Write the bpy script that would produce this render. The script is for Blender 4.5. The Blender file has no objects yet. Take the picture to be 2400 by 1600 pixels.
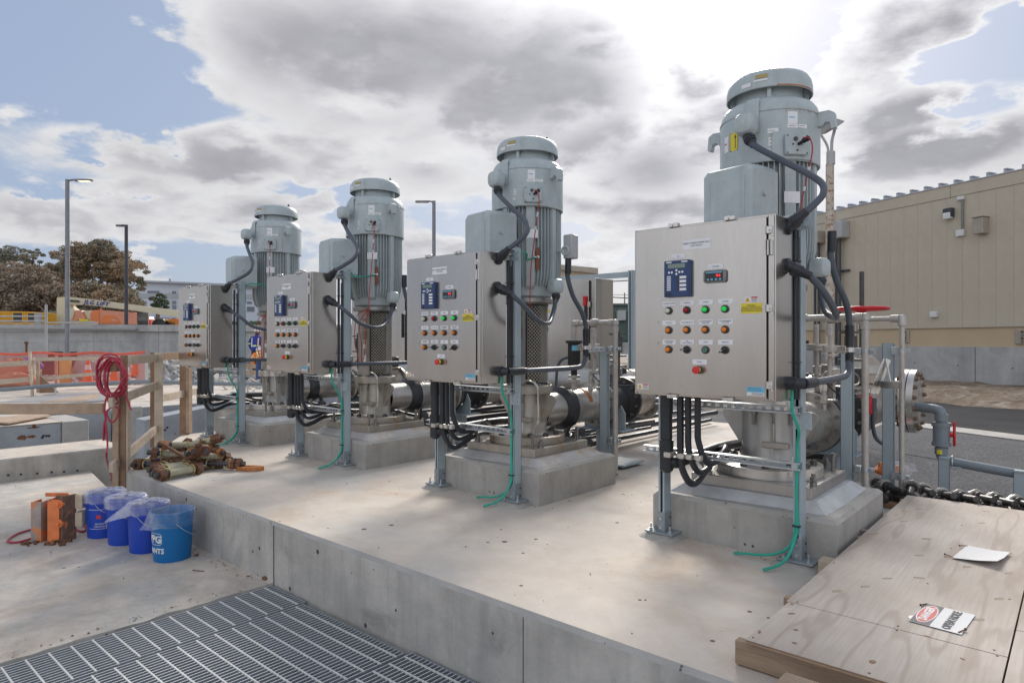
import bpy, math, random
from mathutils import Vector, Matrix, noise
random.seed(7)
PI = math.pi
R_ = math.radians
scn = bpy.context.scene
col = scn.collection

# ---------------------------------------------------------------- camera, world, sun, exposure
EYE = 1.236
YAW = R_(41.1)
FWD = Vector((-math.sin(YAW), math.cos(YAW), 0)); RGT = Vector((math.cos(YAW), math.sin(YAW), 0)); UP = Vector((0, 0, 1))
cam_d = bpy.data.cameras.new("camera"); cam = bpy.data.objects.new("camera", cam_d); col.objects.link(cam)
cam.location = (0, 0, EYE); cam.rotation_euler = (PI/2, 0, YAW)
cam_d.sensor_width = 36; cam_d.lens = 36*1536/2400.; cam_d.clip_start = .05; cam_d.clip_end = 3000
cam_d.shift_y = -1/2400.
scn.camera = cam

SUN_AZ = R_(115.5); SUN_EL = R_(33)
SUN = Vector((math.cos(SUN_AZ)*math.cos(SUN_EL), math.sin(SUN_AZ)*math.cos(SUN_EL), math.sin(SUN_EL)))
world = bpy.data.worlds.new("World"); scn.world = world; world.use_nodes = True

def view_dir(px, py):
    return (FWD*1536 + RGT*(px-1200) + UP*(799-py)).normalized()

def build_world():
    nt = world.node_tree; N = nt.nodes; L = nt.links; N.clear()
    def nd(t, **k):
        n = N.new(t)
        for a, b in k.items(): setattr(n, a, b)
        return n
    def val(x):
        return x
    def math_(op, a, b=None, c=None, clamp=False):
        n = nd('ShaderNodeMath', operation=op); n.use_clamp = clamp
        for i, x in enumerate((a, b, c)):
            if x is None: continue
            if isinstance(x, (int, float)): n.inputs[i].default_value = x
            else: L.new(x, n.inputs[i])
        return n.outputs[0]
    def smooth(x, a, b):
        n = nd('ShaderNodeMapRange', interpolation_type='SMOOTHSTEP')
        L.new(x, n.inputs[0]); n.inputs[1].default_value = a; n.inputs[2].default_value = b
        return n.outputs[0]
    tc = nd('ShaderNodeTexCoord'); D = tc.outputs['Generated']
    nrm = nd('ShaderNodeVectorMath', operation='NORMALIZE'); L.new(D, nrm.inputs[0]); D = nrm.outputs[0]
    sep = nd('ShaderNodeSeparateXYZ'); L.new(D, sep.inputs[0])
    zc = math_('ABSOLUTE', sep.outputs[2])
    comb = nd('ShaderNodeCombineXYZ')          # cloud field stretched sideways, more so towards the horizon
    L.new(math_('MULTIPLY', sep.outputs[0], 1.6), comb.inputs[0]); L.new(math_('MULTIPLY', sep.outputs[1], 1.6), comb.inputs[1])
    L.new(math_('MULTIPLY', math_('POWER', zc, .8), 3.6), comb.inputs[2])
    def nz(scale, detail, rough, off=0, dist=0.0):
        n = nd('ShaderNodeTexNoise'); n.inputs['Scale'].default_value = scale; n.inputs['Detail'].default_value = detail
        n.inputs['Roughness'].default_value = rough; n.inputs['Distortion'].default_value = dist
        v = nd('ShaderNodeVectorMath', operation='ADD'); L.new(comb.outputs[0], v.inputs[0]); v.inputs[1].default_value = (off, off*.7, off*.3)
        L.new(v.outputs[0], n.inputs['Vector']); return n.outputs[0]
    n1 = nz(3.0, 12, .55, 7.7, .10)
    n2 = nz(3.2, 8, .55, 11.0, .2)
    n3 = nz(7.0, 10, .60, 5.0, .3)
    def blob(px, py, deg, asp=1.0):
        c = view_dir(px, py)
        # elliptical: squash along view-right horizontal
        r = Vector((c.y, -c.x, 0)).normalized(); u = r.cross(c).normalized()
        d1 = nd('ShaderNodeVectorMath', operation='DOT_PRODUCT'); L.new(D, d1.inputs[0]); d1.inputs[1].default_value = r/asp
        d2 = nd('ShaderNodeVectorMath', operation='DOT_PRODUCT'); L.new(D, d2.inputs[0]); d2.inputs[1].default_value = u
        d3 = nd('ShaderNodeVectorMath', operation='DOT_PRODUCT'); L.new(D, d3.inputs[0]); d3.inputs[1].default_value = c
        s = math_('ADD', math_('POWER', d1.outputs['Value'], 2.0), math_('POWER', d2.outputs['Value'], 2.0))
        s = math_('SQRT', s)
        # warp the rim with noise so that no outline reads as an ellipse
        s = math_('ADD', s, math_('MULTIPLY', math_('SUBTRACT', n1, .5), .30))
        m = smooth(s, math.sin(R_(deg)), math.sin(R_(deg))*.25)
        return math_('MULTIPLY', m, math_('GREATER_THAN', d3.outputs['Value'], 0.0))
    cover = math_('ADD', math_('MULTIPLY', math_('SUBTRACT', n1, .5), 1.25), .545)
    # the cloud field of the day: one heavy bank, several lesser ones, and clear gaps
    for (px, py, deg, asp, k) in ((860, 150, 7.5, 2.1, .22), (1330, 240, 7.0, 1.3, .24), (1200, 90, 5.5, 2.2, .12), (620, 60, 4, 1.6, .08),
                                  (330, 350, 3.4, 4.2, .24), (620, 390, 3.0, 2.2, .12), (100, 510, 1.9, 4.0, .18), (600, 490, 1.8, 3.5, .14), (420, 545, 1.2, 4.5, .10), (90, 590, 1.4, 3, .08),
                                  (1000, 400, 3.2, 2.2, .10), (1530, 400, 4.5, 2.0, .15), (1240, 470, 3, 3, .08), (1640, 210, 2.8, 1.3, .20), (1600, 520, 2.5, 3, .08),
                                  (2180, 270, 3.8, 2.5, .27), (2250, 390, 2.4, 4, .16), (2050, 90, 4.0, 1.3, .06), (1550, 40, 6, 1.9, .05), (940, 560, 1.6, 2.5, .06),
                                  (110, 130, 11.0, 1.1, -.24), (330, 220, 3.2, 1.8, -.14), (700, 445, 2.2, 2.2, -.16), (2330, 110, 5.0, 1.2, -.26), (2180, 130, 3.6, 1.3, -.18), (1790, 115, 3.4, 1.6, -.24), (330, 465, 1.6, 3.6, -.18), (300, 610, 2.4, 5.0, -.12), (820, 470, 2.4, 1.8, -.12), (1450, 640, 3, 3, -.05), (1080, 520, 2, 2, -.08), (1350, 560, 2.0, 2.5, -.10), (2100, 200, 1.6, 2, -.06)):
        cover = math_('ADD', cover, math_('MULTIPLY', blob(px, py, deg, asp), k))
    cover = math_('ADD', cover, math_('MULTIPLY', math_('SUBTRACT', n3, .5), .22))
    alpha = smooth(cover, .475, .60)
    thick = smooth(cover, .55, .84)
    sky = nd('ShaderNodeTexSky', sky_type='NISHITA'); sky.sun_disc = False
    sky.sun_elevation = SUN_EL; sky.sun_rotation = PI/2 - SUN_AZ
    sky.altitude = 0; sky.air_density = 1.0; sky.dust_density = 2.2; sky.ozone_density = 1.6
    # pale veil of high haze over the blue
    mixv = nd('ShaderNodeMix', data_type='RGBA'); mixv.inputs[0].default_value = .80
    L.new(sky.outputs[0], mixv.inputs[6]); mixv.inputs[7].default_value = (2.45, 3.05, 4.25, 1)
    sd = nd('ShaderNodeVectorMath', operation='DOT_PRODUCT'); L.new(D, sd.inputs[0]); sd.inputs[1].default_value = SUN
    sdot = math_('MAXIMUM', sd.outputs['Value'], 0.0)
    g = math_('POWER', sdot, 26.0); g2 = math_('POWER', sdot, 5.0)
    # cloud brightness: thin = bright with forward scatter, thick = grey
    back = smooth(sd.outputs['Value'], .25, -.75)          # unseen clouds opposite the sun, brightened as fill for camera-facing faces
    bright = math_('ADD', math_('ADD', math_('ADD', 5.2, math_('MULTIPLY', g2, 1.2)), math_('MULTIPLY', g, 3.5)), math_('MULTIPLY', back, 6.0))
    dark = math_('ADD', math_('ADD', 2.9, math_('MULTIPLY', g, .8)), math_('MULTIPLY', back, 5.0))
    tk = math_('MULTIPLY', thick, math_('ADD', .62, math_('MULTIPLY', n2, .72)), clamp=True)
    inner = math_('ADD', math_('MULTIPLY', bright, math_('SUBTRACT', 1.0, tk)), math_('MULTIPLY', dark, tk))
    inner = math_('MULTIPLY', inner, math_('ADD', .76, math_('MULTIPLY', n3, .48)))
    ccol = nd('ShaderNodeCombineColor')
    L.new(math_('MULTIPLY', inner, .985), ccol.inputs[0]); L.new(math_('MULTIPLY', inner, .985), ccol.inputs[1])
    L.new(math_('MULTIPLY', inner, math_('ADD', 1.0, math_('MULTIPLY', tk, .07))), ccol.inputs[2])
    mixc = nd('ShaderNodeMix', data_type='RGBA'); L.new(alpha, mixc.inputs[0]); L.new(mixv.outputs[2], mixc.inputs[6]); L.new(ccol.outputs[0], mixc.inputs[7])
    # below the horizon: earth tone
    mixg = nd('ShaderNodeMix', data_type='RGBA'); L.new(smooth(sep.outputs[2], -.02, -.08), mixg.inputs[0]); L.new(mixc.outputs[2], mixg.inputs[6]); mixg.inputs[7].default_value = (2.0, 1.9, 1.8, 1)
    bg = nd('ShaderNodeBackground'); bg.inputs[1].default_value = .1; L.new(mixg.outputs[2], bg.inputs[0])
    out = nd('ShaderNodeOutputWorld'); L.new(bg.outputs[0], out.inputs[0])
build_world()

sun_d = bpy.data.lights.new("sun", 'SUN'); sun_d.energy = 2.7; sun_d.angle = R_(20); sun_d.color = (1, .935, .86)
sun = bpy.data.objects.new("sun", sun_d); col.objects.link(sun)
sun.rotation_euler = (-SUN).to_track_quat('-Z', 'Y').to_euler()
vs = scn.view_settings; vs.view_transform = 'Standard'; vs.look = 'None'; vs.exposure = 0.5; vs.gamma = 1; vs.use_curve_mapping = False
scn.cycles.max_bounces = 7; scn.cycles.diffuse_bounces = 3; scn.cycles.glossy_bounces = 4; scn.cycles.transparent_max_bounces = 12

# ---------------------------------------------------------------- materials
MATS = {}
def mat(name, color, rough=.6, metal=0., var=.12, rvar=.08, fine=None, big=None, vscale=3., bump=0., bscale=60., spots=None, streak=None, col2=None, stretch=(1, 1, 1), emit=None, alpha=None, aniso=0, detail=6, mask=None, trans=0, spec=None):
    """procedural material: colour varied by soft noise, optional second colour patches, fine pits, bump"""
    if name in MATS: return MATS[name]
    m = bpy.data.materials.new(name); m.use_nodes = True; nt = m.node_tree; N = nt.nodes; L = nt.links
    b = N['Principled BSDF']; b.inputs['Roughness'].default_value = rough; b.inputs['Metallic'].default_value = metal
    tc = N.new('ShaderNodeTexCoord'); mp = N.new('ShaderNodeMapping'); L.new(tc.outputs['Object'], mp.inputs[0]); mp.inputs['Scale'].default_value = stretch
    def nz(s, d=detail, r=.6, src=None, dist=0):
        n = N.new('ShaderNodeTexNoise'); n.inputs['Scale'].default_value = s; n.inputs['Detail'].default_value = d; n.inputs['Roughness'].default_value = r
        n.inputs['Distortion'].default_value = dist
        L.new((src or mp.outputs[0]), n.inputs['Vector']); return n.outputs[0]
    def ramp(x, a, b_):
        n = N.new('ShaderNodeMapRange'); L.new(x, n.inputs[0]); n.inputs[1].default_value = a; n.inputs[2].default_value = b_; return n.outputs[0]
    def mix(f, a, c, mode='MIX'):
        n = N.new('ShaderNodeMix'); n.data_type = 'RGBA'; n.blend_type = mode
        for i, x in ((0, f), (6, a), (7, c)):
            if hasattr(x, 'is_linked'): L.new(x, n.inputs[i])
            elif i == 0: n.inputs[0].default_value = x
            else: n.inputs[i].default_value = (*x[:3], 1)
        return n.outputs[2]
    base = (*color, 1)
    lo = tuple(c*(1-var) for c in color); hi = tuple(min(1, c*(1+var)) for c in color)
    c = mix(ramp(nz(vscale), .3, .7), lo, hi)
    if col2:                                   # (colour, scale, lo, hi)
        c = mix(ramp(nz(col2[1], 8, .65, dist=.6), col2[2], col2[3]), c, col2[0])
    if big:                                    # wide soft stains
        c = mix(ramp(nz(big[1], 4, .55, dist=1.2), big[2], big[3]), c, big[0])
    if fine:                                   # fine mottling: (amount, scale)
        c = mix(fine[0], c, mix(ramp(nz(fine[1], 9, .75), .38, .62), (.25, .25, .25), (.9, .9, .9)), 'OVERLAY')
    if streak:                                 # (colour, scale, lo, hi) : streaks that run down
        mp2 = N.new('ShaderNodeMapping'); L.new(tc.outputs['Object'], mp2.inputs[0]); mp2.inputs['Scale'].default_value = (1, 1, .07)
        c = mix(ramp(nz(streak[1], 6, .7, mp2.outputs[0]), streak[2], streak[3]), c, streak[0])
    if spots:                                  # (colour, scale, threshold)
        v = N.new('ShaderNodeTexVoronoi'); v.inputs['Scale'].default_value = spots[1]; L.new(tc.outputs['Object'], v.inputs['Vector'])
        s2 = nz(spots[1]*.35, 3, .5)
        sm = N.new('ShaderNodeMath'); sm.operation = 'SUBTRACT'; L.new(v.outputs[0], sm.inputs[0]); 
        ml = N.new('ShaderNodeMath'); ml.operation = 'MULTIPLY_ADD'; L.new(s2, ml.inputs[0]); ml.inputs[1].default_value = .5; ml.inputs[2].default_value = -.25
        L.new(ml.outputs[0], sm.inputs[1])
        c = mix(ramp(sm.outputs[0], spots[2], spots[2]*.55), c, spots[0])
    L.new(c, b.inputs['Base Color'])
    rr = N.new('ShaderNodeMapRange'); L.new(nz(vscale*2.3), rr.inputs[0]); rr.inputs[1].default_value = .3; rr.inputs[2].default_value = .7
    rr.inputs[3].default_value = max(.03, rough-rvar); rr.inputs[4].default_value = min(1, rough+rvar); L.new(rr.outputs[0], b.inputs['Roughness'])
    if bump:
        bn = N.new('ShaderNodeBump'); bn.inputs['Strength'].default_value = bump; bn.inputs['Distance'].default_value = .01
        L.new(nz(bscale, 5, .6), bn.inputs['Height']); L.new(bn.outputs[0], b.inputs['Normal'])
    if emit:
        b.inputs['Emission Color'].default_value = (*emit[0], 1); b.inputs['Emission Strength'].default_value = emit[1]
    if alpha is not None: b.inputs['Alpha'].default_value = alpha
    if trans: b.inputs['Transmission Weight'].default_value = trans
    if aniso: b.inputs['Anisotropic'].default_value = aniso
    if spec is not None: b.inputs['Specular IOR Level'].default_value = spec
    MATS[name] = m; return m

M = dict(
 slab=mat('slab_concrete', (.56, .50, .435), .85, var=.13, vscale=1.0, bump=.2, bscale=90, col2=((.46, .34, .24), 1.0, .52, .78), big=((.46, .44, .41), .5, .47, .66), fine=(.10, 5), spots=((.10, .085, .075), 7, .058)),
 slab2=mat('old_slab_concrete', (.525, .465, .40), .88, var=.16, vscale=1.6, bump=.35, bscale=50, big=((.40, .39, .37), .8, .46, .66), fine=(.20, 5), col2=((.36, .31, .27), 1.5, .50, .78), spots=((.2, .17, .15), 7, .05)),
 formed=mat('formed_concrete', (.45, .43, .395), .8, fine=(.16, 5), big=((.33, .33, .32), 1.1, .50, .70), var=.20, vscale=1.4, bump=.25, bscale=40, streak=((.29, .28, .26), 7, .48, .80), spots=((.06, .06, .06), 9, .085), col2=((.26, .255, .24), 2.2, .55, .75)),
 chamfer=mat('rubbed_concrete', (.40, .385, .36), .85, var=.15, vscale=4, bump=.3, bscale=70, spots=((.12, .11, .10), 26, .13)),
 pad=mat('pad_concrete', (.36, .345, .32), .82, fine=(.14, 6), var=.15, vscale=2.5, bump=.2, bscale=50, streak=((.26, .25, .235), 7, .5, .75), spots=((.10, .09, .08), 13, .06)),
 grout=mat('grout', (.50, .51, .52), .7, var=.16, vscale=6, bump=.2, bscale=40, col2=((.36, .35, .33), 4, .5, .8)),
 rustgrout=mat('rust_stained_grout', (.45, .44, .43), .7, var=.16, vscale=6, bump=.2, bscale=40, col2=((.42, .25, .10), 3.5, .55, .72)),
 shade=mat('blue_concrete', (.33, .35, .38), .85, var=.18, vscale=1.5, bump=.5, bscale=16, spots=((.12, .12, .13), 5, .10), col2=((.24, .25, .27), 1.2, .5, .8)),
 wallc=mat('weathered_wall', (.45, .45, .44), .85, fine=(.10, 2), var=.14, vscale=.5, bump=.2, bscale=8, streak=((.23, .235, .24), .9, .5, .8), col2=((.27, .27, .27), .5, .5, .8)),
 paint=mat('grey_machine_paint', (.42, .48, .495), .38, fine=(.10, 14), var=.06, vscale=3, bump=.02, bscale=120, streak=((.33, .37, .37), 11, .55, .85)),
 strut=mat('strut_paint', (.36, .43, .465), .45, var=.06, vscale=4),
 galv=mat('galvanised', (.47, .50, .52), .42, .7, var=.14, vscale=22, bump=.05, bscale=60),
 foot=mat('foot_steel', (.27, .31, .335), .5, .25, var=.15, vscale=18),
 barside=mat('shade_tone_bar_side', (.30, .33, .37), .5, .35, var=.15, vscale=9), bartop=mat('lit_tone_bar_top', (.62, .62, .61), .7, var=.12, vscale=14),  # bar sides coloured darker and tops lighter, imitating shade between the bars
 ssm=mat('threaded_fittings', (.47, .445, .415), .48, .45, var=.14, vscale=14),
 grate=mat('galvanised_bar', (.62, .64, .66), .5, .25, var=.12, vscale=9),
 ss=mat('stainless_sheet', (.50, .475, .445), .24, .90, rvar=.015, var=.03, vscale=1.2, stretch=(5, 5, .5), fine=(.05, 18), big=((.46, .43, .40), .5, .45, .75), spots=((.36, .33, .30), 16, .035)),
 ssp=mat('stainless_pipe', (.47, .455, .43), .36, .8, var=.12, vscale=6, col2=((.36, .33, .29), 3, .5, .8)),
 cast=mat('stained_stainless', (.42, .39, .345), .42, .65, var=.16, vscale=5, col2=((.36, .21, .10), 4.5, .52, .68)),
 castd=mat('clean_head', (.40, .39, .375), .40, .75, var=.12, vscale=4, streak=((.30, .285, .265), 8, .5, .8)),
 machined=mat('machined_steel', (.62, .60, .57), .30, .85, var=.12, vscale=5),
 black=mat('black_pvc', (.022, .025, .032), .38, var=.2, vscale=8),
 flex=mat('grey_liquidtight', (.072, .086, .110), .40, var=.12, vscale=10),
 pvc=mat('grey_pvc', (.20, .235, .265), .45, var=.08, vscale=5),
 rubber=mat('black_rubber', (.018, .018, .02), .6),
 green=mat('green_wire', (.02, .37, .27), .45),
 red=mat('red_wire', (.45, .035, .04), .5),
 hose=mat('red_hose', (.40, .03, .06), .5),
 wheelred=mat('red_enamel', (.55, .012, .02), .3),
 rust=mat('rusty_iron', (.17, .08, .045), .85, var=.4, vscale=14, bump=.5, bscale=60, col2=((.11, .055, .035), 9, .45, .7)),
 orust=mat('orange_rust', (.42, .16, .05), .8, var=.35, vscale=20, bump=.4, bscale=60),
 sleeve=mat('yellowed_sleeve', (.38, .36, .25), .6, var=.2, vscale=14),
 yellow=mat('yellow_plastic', (.42, .33, .12), .5),
 blackmet=mat('blackened_steel', (.085, .08, .078), .45, .5, var=.3, vscale=14),
 greymet=mat('dull_steel', (.24, .23, .215), .5, .7, var=.25, vscale=14),
 wood=mat('weathered_lumber', (.40, .30, .215), .8, var=.18, vscale=6, stretch=(1, 1, 1), bump=.3, bscale=40, col2=((.30, .20, .13), 8, .5, .8)),
 wood2=mat('brown_lumber', (.27, .17, .105), .8, var=.22, vscale=6, bump=.3, bscale=40, col2=((.17, .10, .06), 9, .5, .8)),
 woodm=mat('brown_joist', (.34, .245, .17), .8, var=.2, vscale=5, stretch=(.5, 3, 6), bump=.3, bscale=30, col2=((.22, .14, .09), 7, .5, .8)),
 woodp=mat('pale_lumber', (.55, .46, .36), .8, var=.15, vscale=7, bump=.3, bscale=40, col2=((.42, .32, .23), 8, .5, .8)),
 white=mat('white_plastic', (.72, .72, .72), .5, var=.04),
 plate=mat('engraved_plate', (.80, .81, .83), .35, var=.04),
 ink=mat('ink', (.05, .05, .06), .5),
 navy=mat('navy_enclosure', (.025, .055, .16), .4, var=.06),
 lcd=mat('lcd_glass', (.20, .27, .22), .2),
 dark=mat('dark_plastic', (.028, .028, .03), .35),
 grey=mat('grey_plastic', (.22, .22, .215), .45),
 amber=mat('amber_lens', (.78, .22, .015), .25, var=.05),
 lred=mat('red_lens', (.30, .008, .015), .2),
 lwhite=mat('white_lens', (.62, .64, .50), .25),
 lgreen=mat('green_lens_lit', (.01, .42, .06), .25, emit=((.02, .9, .12), .2)),
 lgreend=mat('green_lens_dull', (.01, .12, .05), .25),
 lgreenb=mat('green_push', (.02, .20, .12), .35),
 ered=mat('red_mushroom', (.62, .03, .04), .4),
 led=mat('led_digits', (.8, .02, .03), .4, emit=((1, .03, .04), 1.0)),
 yel=mat('yellow_label', (.75, .62, .04), .5, var=.04),
 sky=mat('blue_sticker', (.16, .48, .68), .4, var=.05),
 warn=mat('orange_warning', (.80, .42, .01), .5),
 redlab=mat('red_label', (.60, .04, .04), .5),
 copper=mat('brown_bus_plate', (.20, .06, .025), .5, var=.25, vscale=12),
 asph=mat('asphalt', (.075, .077, .083), .95, spec=.15, var=.12, vscale=.8, bump=.6, bscale=30, fine=(.6, 30), col2=((.16, .16, .165), 45, .50, .66)),
 asph2=mat('dark_asphalt', (.030, .031, .036), .95, spec=.12, var=.12, vscale=.4, bump=.3, bscale=30),
 dirt=mat('dirt', (.20, .155, .115), .95, spec=.1, fine=(.40, 9), var=.30, vscale=1.2, bump=1., bscale=14, col2=((.36, .31, .26), 2.2, .5, .7)),
 gravel=mat('gravel', (.33, .29, .25), .95, var=.25, vscale=2, bump=1., bscale=20, col2=((.2, .17, .14), 8, .5, .7)),
 rock=mat('grey_rock', (.34, .35, .35), .9, var=.35, vscale=2.5, bump=.8, bscale=12, col2=((.16, .17, .18), 4, .5, .65)),
 rockw=mat('pale_rock', (.55, .52, .47), .9, var=.25, vscale=2.5, bump=.8, bscale=12),
 siding=mat('tan_siding', (.53, .47, .365), .5, fine=(.06, 3), big=((.49, .43, .335), .25, .45, .7), var=.04, vscale=.5),
 tanwall=mat('tan_plaster', (.56, .44, .29), .8, var=.06, vscale=.8),
 trim=mat('blue_grey_trim', (.50, .52, .56), .4, .3),
 olive=mat('transformer_green', (.075, .115, .10), .45, var=.08),
 boxg=mat('painted_box', (.42, .43, .43), .5),
 boxt=mat('tan_box', (.40, .355, .29), .5),
 lens=mat('lamp_glass', (.72, .74, .72), .2),
 lit=mat('lamp_warm_lit', (.9, .8, .55), .3, emit=((1, .82, .5), 1.2)),
 pole=mat('galvanised_pole', (.235, .245, .27), .5, .4, var=.15, vscale=4),
 polek=mat('dark_pole', (.05, .055, .065), .5),
 rustpole=mat('rusting_pole', (.52, .47, .40), .7, var=.15, vscale=6, bump=.15, bscale=40, col2=((.32, .13, .05), 16, .52, .60)),
 cream=mat('cream_steel', (.60, .55, .40), .5, var=.04),
 orange=mat('orange_panel', (.72, .20, .05), .45, var=.06, vscale=1.5),
 pinkor=mat('faded_orange', (.66, .27, .17), .5, var=.08, vscale=1.5),
 conty=mat('yellow_container', (.72, .40, .03), .5, var=.06),
 steelg=mat('gray_panel', (.33, .33, .33), .5),
 wbld=mat('white_building', (.56, .60, .68), .6, var=.05, vscale=.1),
 wbld2=mat('grey_building_band', (.40, .42, .45), .6, var=.05, vscale=.1),
 glass=mat('window_glass', (.10, .13, .17), .12, spec=.8),
 bark=mat('bark', (.20, .175, .155), .9, var=.2, vscale=3),
 mesh=mat('orange_netting', (.70, .14, .09), .6, var=.1),
 tarp=mat('tan_tarp', (.40, .21, .14), .8, var=.2, vscale=3),
 btarp=mat('blue_tarp', (.10, .11, .42), .7, var=.15, vscale=3),
 cone=mat('cone_orange', (.80, .17, .06), .5),
 ybrd=mat('yellow_board', (.60, .38, .14), .7, var=.1),
 skin=mat('skin', (.42, .26, .18), .6),
 denim=mat('dark_trousers', (.04, .05, .09), .8),
 vestb=mat('blue_jacket', (.02, .05, .35), .8),
 vesto=mat('orange_vest', (.85, .22, .03), .7),
 reflect=mat('lime_reflective', (.62, .68, .40), .5),
 bblue=mat('blue_bucket', (.008, .055, .42), .4, var=.05),
 bblue2=mat('sky_blue_bucket', (.0, .135, .38), .38, var=.05),
 wire=mat('overhead_cable', (.05, .05, .055), .6),
 plysign=mat('white_sheet', (.70, .70, .70), .6, var=.05),
 seal=mat('dark_gasket', (.035, .03, .028), .6),
)
# clear plastic bag
def bag_material(name, lo, hi):
    m = bpy.data.materials.new(name); m.use_nodes = True; N = m.node_tree.nodes; L = m.node_tree.links
    b = N['Principled BSDF']; b.inputs['Base Color'].default_value = (.80, .82, .86, 1); b.inputs['Roughness'].default_value = .22
    n = N.new('ShaderNodeTexNoise'); n.inputs['Scale'].default_value = 9; n.inputs['Detail'].default_value = 3; n.inputs['Distortion'].default_value = .4
    tc = N.new('ShaderNodeTexCoord'); mp = N.new('ShaderNodeMapping'); mp.inputs['Scale'].default_value = (1, 1, .45); L.new(tc.outputs['Object'], mp.inputs[0]); L.new(mp.outputs[0], n.inputs['Vector'])
    r = N.new('ShaderNodeMapRange'); L.new(n.outputs[0], r.inputs[0]); r.inputs[1].default_value = .35; r.inputs[2].default_value = .68; r.inputs[3].default_value = lo; r.inputs[4].default_value = hi
    L.new(r.outputs[0], b.inputs['Alpha'])
    bp = N.new('ShaderNodeBump'); bp.inputs['Strength'].default_value = .6; bp.inputs['Distance'].default_value = .02; L.new(n.outputs[0], bp.inputs['Height']); L.new(bp.outputs[0], b.inputs['Normal'])
    return m
M['bag'] = bag_material('thin_plastic_bag', .16, .50); M['bagclear'] = bag_material('clear_plastic_bag', .05, .30)
# plywood: long contour grain from distorted rings, with patches
def ply_material():
    m = bpy.data.materials.new('plywood'); m.use_nodes = True; N = m.node_tree.nodes; L = m.node_tree.links
    b = N['Principled BSDF']; b.inputs['Roughness'].default_value = .8
    tc = N.new('ShaderNodeTexCoord'); mp = N.new('ShaderNodeMapping'); mp.inputs['Scale'].default_value = (3.4, .55, 1); L.new(tc.outputs['Object'], mp.inputs[0])
    n = N.new('ShaderNodeTexNoise'); n.inputs['Scale'].default_value = 1.3; n.inputs['Detail'].default_value = 2.5; L.new(mp.outputs[0], n.inputs['Vector'])
    k = N.new('ShaderNodeMath'); k.operation = 'MULTIPLY'; L.new(n.outputs[0], k.inputs[0]); k.inputs[1].default_value = 34
    f = N.new('ShaderNodeMath'); f.operation = 'SINE'; L.new(k.outputs[0], f.inputs[0])
    r = N.new('ShaderNodeMapRange'); L.new(f.outputs[0], r.inputs[0]); r.inputs[1].default_value = .55; r.inputs[2].default_value = 1.0
    n2 = N.new('ShaderNodeTexNoise'); n2.inputs['Scale'].default_value = 2.2; n2.inputs['Detail'].default_value = 8; L.new(tc.outputs['Object'], n2.inputs['Vector'])
    mp3 = N.new('ShaderNodeMapping'); mp3.inputs['Scale'].default_value = (60, 3, 1); L.new(tc.outputs['Object'], mp3.inputs[0])
    n3 = N.new('ShaderNodeTexNoise'); n3.inputs['Scale'].default_value = 1.5; n3.inputs['Detail'].default_value = 6; L.new(mp3.outputs[0], n3.inputs['Vector'])
    def mix(fac, a, c, amt=None):
        x = N.new('ShaderNodeMix'); x.data_type = 'RGBA'
        if hasattr(fac, 'is_linked'): L.new(fac, x.inputs[0])
        else: x.inputs[0].default_value = fac
        for i, v in ((6, a), (7, c)):
            if hasattr(v, 'is_linked'): L.new(v, x.inputs[i])
            else: x.inputs[i].default_value = (*v, 1)
        return x.outputs[2]
    rr = N.new('ShaderNodeMapRange'); L.new(n2.outputs[0], rr.inputs[0]); rr.inputs[1].default_value = .35; rr.inputs[2].default_value = .65
    base = mix(rr.outputs[0], (.46, .395, .335), (.56, .50, .445))
    r3 = N.new('ShaderNodeMapRange'); L.new(n3.outputs[0], r3.inputs[0]); r3.inputs[1].default_value = .4; r3.inputs[2].default_value = .8; r3.inputs[4].default_value = .45
    base = mix(r3.outputs[0], base, (.36, .295, .24))
    rm = N.new('ShaderNodeMath'); rm.operation = 'MULTIPLY'; L.new(r.outputs[0], rm.inputs[0]); rm.inputs[1].default_value = .55
    c = mix(rm.outputs[0], base, (.36, .29, .235))
    L.new(c, b.inputs['Base Color'])
    bp = N.new('ShaderNodeBump'); bp.inputs['Strength'].default_value = .25; bp.inputs['Distance'].default_value = .004; L.new(n3.outputs[0], bp.inputs['Height']); L.new(bp.outputs[0], b.inputs['Normal'])
    return m
M['ply'] = ply_material()
def leaf_material(name, c1, c2):
    m = bpy.data.materials.new(name); m.use_nodes = True; N = m.node_tree.nodes; L = m.node_tree.links
    b = N['Principled BSDF']; b.inputs['Roughness'].default_value = .7
    tc = N.new('ShaderNodeTexCoord')
    n = N.new('ShaderNodeTexNoise'); n.inputs['Scale'].default_value = .35; n.inputs['Detail'].default_value = 5; L.new(tc.outputs['Object'], n.inputs['Vector'])
    r = N.new('ShaderNodeMapRange'); L.new(n.outputs[0], r.inputs[0]); r.inputs[1].default_value = .38; r.inputs[2].default_value = .62
    x = N.new('ShaderNodeMix'); x.data_type = 'RGBA'; L.new(r.outputs[0], x.inputs[0]); x.inputs[6].default_value = (*c1, 1); x.inputs[7].default_value = (*c2, 1)
    L.new(x.outputs[2], b.inputs['Base Color']); return m
M['leafa'] = leaf_material('brown_green_leaves', (.27, .26, .195), (.42, .30, .19))
M['leafb'] = leaf_material('grey_green_leaves', (.29, .295, .24), (.35, .32, .25))
M['leafc'] = leaf_material('reddish_leaves', (.31, .26, .20), (.38, .285, .21))
M['leafg'] = leaf_material('fresh_green_leaves', (.07, .11, .05), (.10, .15, .07))

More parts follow.
